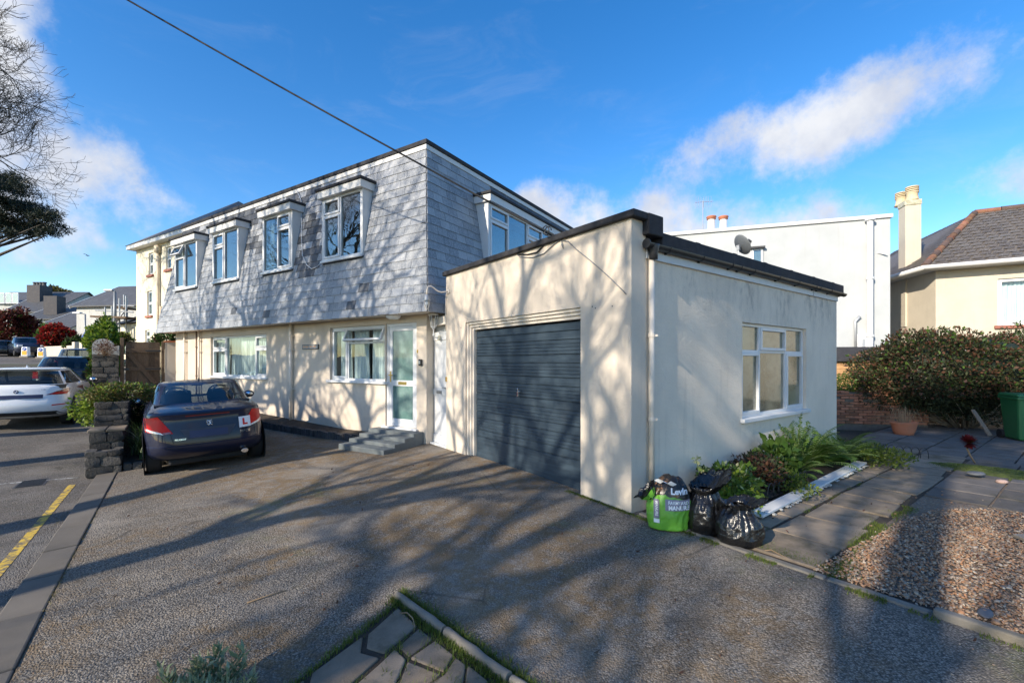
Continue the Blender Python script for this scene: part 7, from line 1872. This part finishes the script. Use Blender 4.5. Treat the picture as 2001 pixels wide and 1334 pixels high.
# ivory hipped-roof house on the right
IC = P(1828, 526, 15.0); IF = Frame(IC.x, IC.y, math.atan2(-.523, .8525))
iv = thing('hipped_house', 'ivory roughcast house with hipped slate roof and red ridge tiles', 'house', IF.o, IF.rz)
ze = IC.z - .06; wy0, wz1 = IF.fy(1949, 545); wy1 = wy0 + 2.2; wz0 = IF.fy(1949, 636)[1]
mb = MB(); wall_panel(mb, 0, 9, -.3, ze, [(wy0, wy1, wz0, wz1)], .12, lambda x, d, z: (x, d, z))
ld = Vector((.205, .979, 0)); lx_ = (ld.dot(IF.ex), ld.dot(IF.ey)); Lf = (lx_[0] * 7, lx_[1] * 7)
mb.quad((Lf[0], Lf[1], -.3), (0, 0, -.3), (0, 0, ze), (Lf[0], Lf[1], ze)); mb.build('wall', MAT['render_ivory'], iv)
window('window', iv, lambda x, d, z: (x, d, z), wy0, wy1, wz0, wz1, [(0, .42, 0, 1, 's'), (.42, 1, 0, 1, 'f')], .09, fr=.06, sill=None, curtain=[(.03, .38, 2), (.45, .8, 3)]); MB().box(wy0 - .08, wy1 + .08, -.08, -.001, wz0 - .10, wz0 - .001).build('sill', MAT['red_sill'], iv, bevel=.006)
# roof planes
ov = .45; nl = Vector((-lx_[1], lx_[0]))     # outward normal of the left face (local)
nl = nl if nl.x < 0 else -nl
EC = Vector((-ov * .55, -ov, ze + .10)); EC = Vector((nl.x * ov + .05, -ov, ze + .10)); ER = Vector((9, -ov, ze + .10)); EL = Vector((Lf[0] + nl.x * ov, Lf[1] + nl.y * ov, ze + .10))
dR = P(1905, 417, 17.3); RI = IF.loc(dR); RR = Vector((9, RI.y, RI.z)); RB = Vector((RI.x + lx_[0] * 5, RI.y + lx_[1] * 5, RI.z - .3))
rfm = MB(); rfm.raw([EC, ER, RR, RI], [(0, 1, 2, 3)]); rfm.raw([EL, EC, RI, RB], [(0, 1, 2, 3)]); ro = rfm.build('roof', MAT['slate_brown'], iv, fix=False)
def roof_slates(A, B, C, D, rowsn, mat, parent):
    """rows of overlapping slates on the quad A-B (eave) / D-C (ridge)"""
    m = MB(); n = (B - A).cross(D - A).normalized(); n = n if n.z > 0 else -n; rr = random.Random(3)
    for r in range(rowsn):
        f0, f1 = r / rowsn, (r + 1.1) / rowsn; a, b_ = A.lerp(D, f0), B.lerp(C, f0); c, d = B.lerp(C, min(1, f1)), A.lerp(D, min(1, f1)); k = int((b_ - a).length / .30) + 1
        for i in range(k):
            t0, t1 = (i + .5 * (r % 2)) / k, min(1, (i + 1 + .5 * (r % 2)) / k - .006 / 1)
            if t0 >= 1: continue
            m.quad(a.lerp(b_, t0) + n * .03, a.lerp(b_, t1) + n * .03, d.lerp(c, t1) + n * .012, d.lerp(c, t0) + n * .012)
    return tag(m.build('slate_course', mat, parent, fix=False), kind='stuff')
roof_slates(EC, ER, RR, RI, 17, MAT['slate_brown'], iv); roof_slates(EL, EC, RI, RB, 17, MAT['slate_brown'], iv)
rr = random.Random(8)
def ridge(A, B, n, r=.11):
    for i in range(n):
        a, b_ = A.lerp(B, i / n), A.lerp(B, (i + .97) / n); MB().tube([a + Vector((0, 0, .03)), b_ + Vector((0, 0, .03))], [r, r * .92], 8).build('ridge_tile', MAT['terracotta_dark' if rr.random() < .3 else 'ridge_tile'], iv, True, sharp=60)
ridge(EC, RI, 13); ridge(RI, RR, 10)
g_ = MB(); g_.tube([EC + Vector((-.02, -.06, -.03)), ER + Vector((0, -.06, -.03))], .075, 10); g_.tube([EC + Vector((-.02, -.06, -.03)), EL + Vector((nl.x * .06, nl.y * .06, -.03))], .075, 10); g_.build('gutter', MAT['white_paint'], iv, True)
sf = MB(); zs = ze + .0; sf.raw([(0, 0, zs), (9, 0, zs), (9, -ov, zs + .02), EC - Vector((0, 0, .08))], [(0, 1, 2, 3)]); sf.raw([(0, 0, zs), (Lf[0], Lf[1], zs), EL - Vector((0, 0, .08)), EC - Vector((0, 0, .08))], [(0, 1, 2, 3)]); sf.build('soffit', MAT['white_paint'], iv, fix=False)
# its chimney
dC = 16.6; cc = IF.loc(P(1777, 450, dC)); zc1 = P(1777, 404, dC).z; zc0 = P(1777, 560, dC).z - 1.5; hw = 28 / FOC * dC * .52
MC = Matrix.Rotation(R(14), 3, 'Z'); k = MB().obox((cc.x, cc.y, (zc0 + zc1) / 2), hw * 1.72, hw * 1.72, zc1 - zc0, MC); ch = k.build('chimney', MAT['render_ivory'], iv)
MB().obox((cc.x, cc.y, zc1 + .09), hw * 1.9, hw * 1.9, .20, MC).build('chimney_cap', MAT['lichen_cap'], ch, bevel=.02)
hp_ = P(1777, 366, dC).z - zc1 - .18
for dx in (-.16, .06): lathe_pot(ch, cc.x + dx, cc.y + (-.05 if dx > 0 else .42), zc1 + .18, hp_ * (1 if dx > 0 else .95), .24, 'chimney_pot')
# ---- cream three-storey villa beyond the house
V0 = P(266, 490, 30.); VF = Frame(V0.x, V0.y, math.atan2(-.51, .86)); vl = thing('cream_villa', 'three-storey cream villa beyond the slate house', 'house', VF.o, VF.rz); ze = V0.z
vw = []
for (ua, ub, va, vb) in ((290, 298.5, 495, 536), (324, 334, 483, 525), (287, 296.5, 569, 616), (283, 292.5, 645, 672)):
    xa, z1_ = VF.fy(ua, va); xb, z0_ = VF.fy(ub, vb); vw.append((xa, xb, z0_, z1_))
mb = MB(); wall_panel(mb, 0, 2 * 4.45, -1, ze, vw, .15, lambda x, d, z: (x, d, z)); mb.quad((0, 8, -1), (0, 0, -1), (0, 0, ze), (0, 8, ze)); mb.build('wall', MAT['render_yellow'], vl)
for (a, b_, c, d) in vw:
    o = window('window', vl, lambda x, d_, z: (x, d_, z), a, b_, c, d, [(0, 1, 0, .5, 's'), (0, 1, .5, 1, 's')], .12, fr=.07, sill=None, curtain=[(.1, .9, 4)]); MB().box(a - .12, b_ + .12, -.10, -.001, c - .14, c - .001).build('sill', MAT['red_sill'], o)
xp = VF.fy(309, 560, -.1)[0]; m = MB().tube([(xp, -.12, 0), (xp, -.12, ze - .2)], .09, 8); m.box(xp - .18, xp + .18, -.28, -.02, ze - .6, ze - .15); m.tube([(xp + .4, -.12, 0), (xp + .4, -.12, ze - 4)], .09, 8); m.build('downpipe', MAT['pipe_sandy'], vl, True)
MB().box(-.3, 9.1, -.45, .1, ze + .001, ze + .28).build('eaves', MAT['white_paint'], vl)
hh_ = 4.45; zap = P(465, 393, 31.5).z
k = MB(); k.raw([(-.4, -.5, ze + .25), (2 * hh_ + .3, -.5, ze + .25), (2 * hh_ + .3, 2 * hh_ + .3, ze + .25), (-.4, 2 * hh_ + .3, ze + .25), (hh_ - .1, hh_ - .1, zap)], [(0, 1, 4), (1, 2, 4), (2, 3, 4), (3, 0, 4)]); k.build('roof', MAT['slate_brown'], vl, fix=False)
# low wing of the villa
LWp = P(235, 640, 33.); k = thing('low_outbuilding', 'small cream outbuilding with a slate roof left of the villa', 'outbuilding', (LWp.x, LWp.y, 0), VF.rz)
MB().box(0, 4, 0, 5, -1, P(240, 634, 33).z).build('wall', MAT['render_yellow'], k); zz = P(240, 634, 33).z; MB().raw([(-.3, -.4, zz), (4.3, -.4, zz), (4.3, 5.3, zz), (-.3, 5.3, zz), (4.3, 2.5, zz + 1.6), (1.6, 2.5, zz + 1.6)], [(0, 1, 4, 5), (0, 5, 3), (2, 3, 5, 4), (1, 2, 4)]).build('roof', MAT['slate_roof'], k, fix=False)
for u in (246, 253, 259): x = (u - 235) / FOC * 33; MB().box(x - .25, x + .25, -.03, -.002, zz - 2.2, zz - .6).build('window', MAT['glass_dormer'], k)
# ---- white gabled house with a long slate roof
def gable_house(name, label, u0, u1, ve, vr, d, mat, rz_, depth, base_v=690, gable_left=True, windows=(), roofmat='slate_roof'):
    a = P(u0, ve, d); Fm = Frame(a.x, a.y, rz_); t = thing(name, label, 'house', (a.x, a.y, 0), rz_); W = Fm.fy(u1, ve)[0]; ze = a.z; zr = P(u0, vr, d + depth / 2).z
    zb_ = P(u0, base_v, d).z - 1.5
    m = MB().box(0, W, 0, depth, zb_, ze); m.raw([(0, 0, ze), (0, depth, ze), (0, depth / 2, zr)], [(0, 1, 2)]); m.raw([(W, 0, ze), (W, depth, ze), (W, depth / 2, zr)], [(0, 1, 2)]); m.build('wall', MAT[mat], t, fix=False)
    e = .35; k = MB()
    for s_ in (0, 1):
        y = -e if s_ == 0 else depth + e; zz = ze - e * (zr - ze) / (depth / 2)
        k.raw([(-e, y, zz), (W + e, y, zz), (W + e, depth / 2, zr), (-e, depth / 2, zr), (-e, y, zz + .12), (W + e, y, zz + .12), (W + e, depth / 2, zr + .12), (-e, depth / 2, zr + .12)], HEXF)
    k.build('roof', MAT[roofmat], t); bgb = MB()
    for s_ in (0, 1):
        y = -e if s_ == 0 else depth + e; zz = ze - e * (zr - ze) / (depth / 2); bgb.bar((-e - .04, y, zz), (-e - .04, depth / 2, zr), .06, .30)
    bgb.build('bargeboard', MAT['white_paint'], t)
    for (y0, y1, z0, z1) in windows:
        o = MB().box(-.06, -.003, y0, y1, ze + z0, ze + z1).build('window', MAT['white_plastic'], t); MB().box(-.075, -.061, y0 + .08, y1 - .08, ze + z0 + .08, ze + z1 - .08).build('pane', MAT['glass_dormer'], o)
    return t, Fm, ze, zr, W
gh = gable_house('gabled_house', 'white gabled house with a long dark slate roof beyond the scaffold', 149, 268, 597, 562, 44., 'render_old_white', math.atan2(-.16, 1.), 9., windows=((1.5, 2.5, -3.0, -.4), (3.6, 4.6, -3.0, -.4), (1.5, 2.5, -6.2, -4.0)))
fh = gable_house('terraced_house', 'shaded white-gabled terraced house with a big dark chimney', 12, 96, 608, 572, 62., 'render_old_white', math.atan2(.0, 1.), 11.); 
t, Fm, ze, zr, W = fh
x, z = Fm.fy(73, 574, 3.); zz1 = Fm.fy(73, 558, 3.)[1]; cw = 12.5 / FOC * 65
ch = MB().box(x - cw, x + cw, 2.4, 4.2, ze + 1, zz1).build('chimney', MAT['brick_dark'], t)
for i in range(4): xx = x - cw * .72 + i * cw * .48; MB().lathe([(.26, zz1), (.20, zz1 + .35), (.28, zz1 + .40), (.26, zz1 + .55), (0, zz1 + .55)], 10, (xx, 3.3, 0)).build('chimney_pot', MAT['dark_grey'], ch)
fh2 = gable_house('terraced_house', 'lower white-walled terraced house in front of the chimney house', 50, 140, 622, 596, 57., 'render_old_white', math.atan2(.02, 1.), 9.)
t, Fm, ze, zr, W = fh2; x, z = Fm.fy(105, 595, 1.5); ch = MB().box(x - .85, x + .85, 1.0, 2.2, ze - 1, Fm.fy(105, 579, 1.5)[1]).build('chimney', MAT['brick_dark'], t)
fh3 = gable_house('dormer_house', 'far house with a glazed dormer at the left frame edge', -40, 52, 592, 572, 75., 'render_old_white', 0., 10.)
t, Fm, ze, zr, W = fh3
for u in (6, 20, 33): x, z = Fm.fy(u, 583, -.2); o = MB().box(x - .5, x + .5, -.5, -.36, z - .9, z + .9).build('window', MAT['white_plastic'], t); MB().box(x - .4, x + .4, -.52, -.501, z - .8, z + .8).build('pane', MAT['glass_dormer'], o)
fh4 = gable_house('bungalow', 'dark-roofed bungalow behind the red bushes', 72, 136, 640, 612, 50., 'render_yellow', 0., 9.)
# ---- street furniture and planting down the road
zat = lambda u, d: zg(P(u, 700, d).x, d)
def at_road(u, d, off=-.05): p = P(u, 700, d); return Vector((p.x, p.y, zg(p.x, p.y) + off))
for (u, lab) in ((81.5, 'illuminated keep-left bollard nearer the centre of the road'), (49.5 + 0, 'illuminated keep-left bollard in front of the dark off-roader')):
    d_ = 33.5 if u > 60 else 34.5; p = at_road(u if u > 60 else 50, d_, 0.); p.z = P(u, 698 if u > 60 else 696, d_).z
    bl = thing('keep_left_bollard', lab, 'bollard', p, R(12), 'keep-left bollards'); frustum(MB(), .44, .30, .40, .26, 0, .72).build('body', MAT['sign_white'], bl, bevel=.04); MB().box(-.15, .15, -.155, -.148, .10, .42).build('yellow_panel', MAT['sign_yellow'], bl)
    MB().lathe([(0, -.01), (.13, -.008), (.13, .01)], 18, (0, -.142, .56), 'y').build('blue_disc', MAT['sign_blue'], bl); MB().bar((.06, -.156, .62), (-.06, -.156, .50), .012, .035).build('arrow', MAT['sign_white'], bl)
    frustum(MB(), .60, .5, .5, .42, -.1, .04).build('base', MAT['concrete'], bl, bevel=.01)
isl = at_road(66, 34.2, 0.); 
def lamp(name, label, u, d, v0, v1, arm, r):
    p = P(u, v1, d); h = (v1 - v0) / FOC * d; t = thing(name, label, 'street lamp', p); MB().tube([(0, 0, -.5), (0, 0, h * .5), (0, 0, h)], [r * 1.4, r, r * .8], 8).build('post', MAT['grey_metal'], t, True); MB().tube([(0, 0, h), (-arm, 0, h + .1)], r * .6, 6).build('arm', MAT['grey_metal'], t); MB().obox((-arm - .2, 0, h + .1), .6, .25, .12).build('lamp_head', MAT['galvanised'], t, bevel=.03); return t
lamp('street_lamp', 'tall grey street lamp rising above the scaffold', 224, 31., 570, 660, .2, .10)
lamp('street_lamp', 'short street lamp with a blue triangular sign', 166, 34., 614, 705, .4, .06)
p = P(166, 655, 33.9); tr = thing('crossing_sign', 'blue triangular crossing sign on the short lamp post', 'road sign', p); w_ = 6.2 / FOC * 34; MB().prismy([(-w_, -w_ * .8), (w_, -w_ * .8), (0, w_ * .95)], -.09, -.07).build('plate', MAT['sign_blue'], tr)
MB().tube([(0, -.095, .11), (0.02, -.095, -.02), (-.06, -.095, -.14)], .024, 5).build('pictogram', MAT['sign_white'], tr); MB().tube([(0.02, -.097, -.02), (.07, -.097, -.14)], .022, 5).build('pictogram', MAT['sign_white'], tr)
# roadside walls in the distance
def long_wall(name, label, ua, ub, va, vb, d0, d1, mat, th=.3):
    a, b_ = P(ua, va, d0), P(ub, va, d1); h = (vb - va) / FOC * d0; t = thing(name, label, 'wall', (a.x, a.y, a.z - h)); e = Vector((b_.x - a.x, b_.y - a.y, 0)); t.rotation_euler = (0, 0, math.atan2(e.y, e.x)); MB().box(0, e.length, 0, th, -.8, h).build('wall', MAT[mat], t, bevel=.03); return t, e.length, h
t, L, h = long_wall('boundary_wall', 'low whitewashed wall with square gate piers beyond the bollards', 84, 143, 677, 700, 40., 37., 'render_ivory')
for x in (L - .0, L + 1.4): MB().box(x, x + .5, -.1, .4, -.8, h + .28).build('pier', MAT['render_ivory'], t, bevel=.03)
long_wall('boundary_wall', 'low stone-coloured wall beside the sign post', 160, 184, 680, 706, 33., 30., 'pipe_sandy')
far_bush('red_shrub', 'bright red-leaved shrub above the whitewashed wall', 112, 638, 688, 46, 41., 3600, .30, 'leaf_red', 51, [('leaf_plum', .5, .3, -1.), ('leaf_green', .15, .25, -1)], .55)
far_bush('red_maple', 'dark red-leaved tree at the left edge of the picture', 22, 606, 672, 82, 46., 4800, .34, 'leaf_plum', 52, [('leaf_green', .12, .3, -1.)], .5)
far_bush('dark_hedge', 'dark green hedge beneath the red-leaved tree', 25, 650, 692, 90, 47., 3000, .34, 'leaf_dark', 53, [('leaf_green', .4, .3, -.4)], .5)
far_bush('green_shrub', 'green shrub between the red shrub and the white gabled house', 88, 636, 690, 26, 42.5, 1700, .28, 'leaf_green', 54)
far_bush('green_shrub', 'dark shrubs spilling over the gate piers', 150, 660, 700, 34, 38.5, 1700, .24, 'leaf_dark', 55, [('leaf_green', .5, .22, -.5)])
far_bush('distant_tree', 'grey-green tree crown showing between far roofs', 113, 563, 600, 50, 90., 4200, .5, 'leaf_hebe', 56)
# ---- scaffold
scf = thing('scaffold_tower', 'tubular scaffold tower with plank platform before the white gabled house', 'scaffold', P(205, 690, 31.)); o0 = P(205, 690, 31.)
def sp_(u, v, d): return P(u, v, d) - o0
for (ua, va, ub, vb, dd) in ((205, 600, 205, 700, 31), (218, 598, 218, 690, 31), (233, 583, 233, 690, 32), (242, 576, 242, 690, 33), (246, 578, 246, 690, 32), (248, 585, 248, 690, 33), (181, 664, 206, 620, 31), (204, 622, 216, 648, 31), (186, 606, 260, 610, 32), (224, 596, 262, 598, 33), (213, 648, 244, 606, 32), (205, 625, 220, 645, 31.5)):
    MB().tube([sp_(ua, va, dd), sp_(ub, vb, dd)], .05, 6).build('scaffold_pole', MAT['galvanised'], scf)
for (ua, va, ub, vb, dd) in ((191, 619.5, 259, 621.5, 31.5), (234, 602, 262, 604, 33)): a, b_ = sp_(ua, va, dd), sp_(ub, vb, dd); MB().bar(a, b_, 1.2, .12).build('platform', MAT['gate_wood'], scf)
# ---- gull, overhead wire
gl_ = thing('gull', 'small dark bird flying in the open sky', 'bird', P(170, 499, 55)); MB().raw([(-.55, 0, .16), (-.25, -.08, .20), (0, -.09, .02), (0, .14, .0), (-.25, .12, .17), (.55, 0, -.14), (.25, -.08, .0), (.25, .12, -.03), (0, 0, -.08), (.0, .34, .02), (0, -.28, -.01)], [(0,1,4),(1,2,3,4),(2,6,7,3),(6,5,7),(2,3,8),(3,9,8),(10,2,8)]).build('body', MAT['dark_grey'], gl_, fix=False)
E_ = GF.glob((GF.fy(1085, 455, .1)[0], .1, GT + .10)); S_ = P(290, 0, 6.6); dv = (S_ - E_); pts = []
for i in range(41):
    s_ = i / 40 * 2.6; p = E_ + dv * s_; p.z -= .55 * (s_ * (2.6 - s_)) / 1.69 * .35; pts.append(p)
tag(MB().tube(pts, .013, 8).build('overhead_wire', MAT['rubber'], None, True), 'black overhead cable running down to the garage parapet', 'cable')
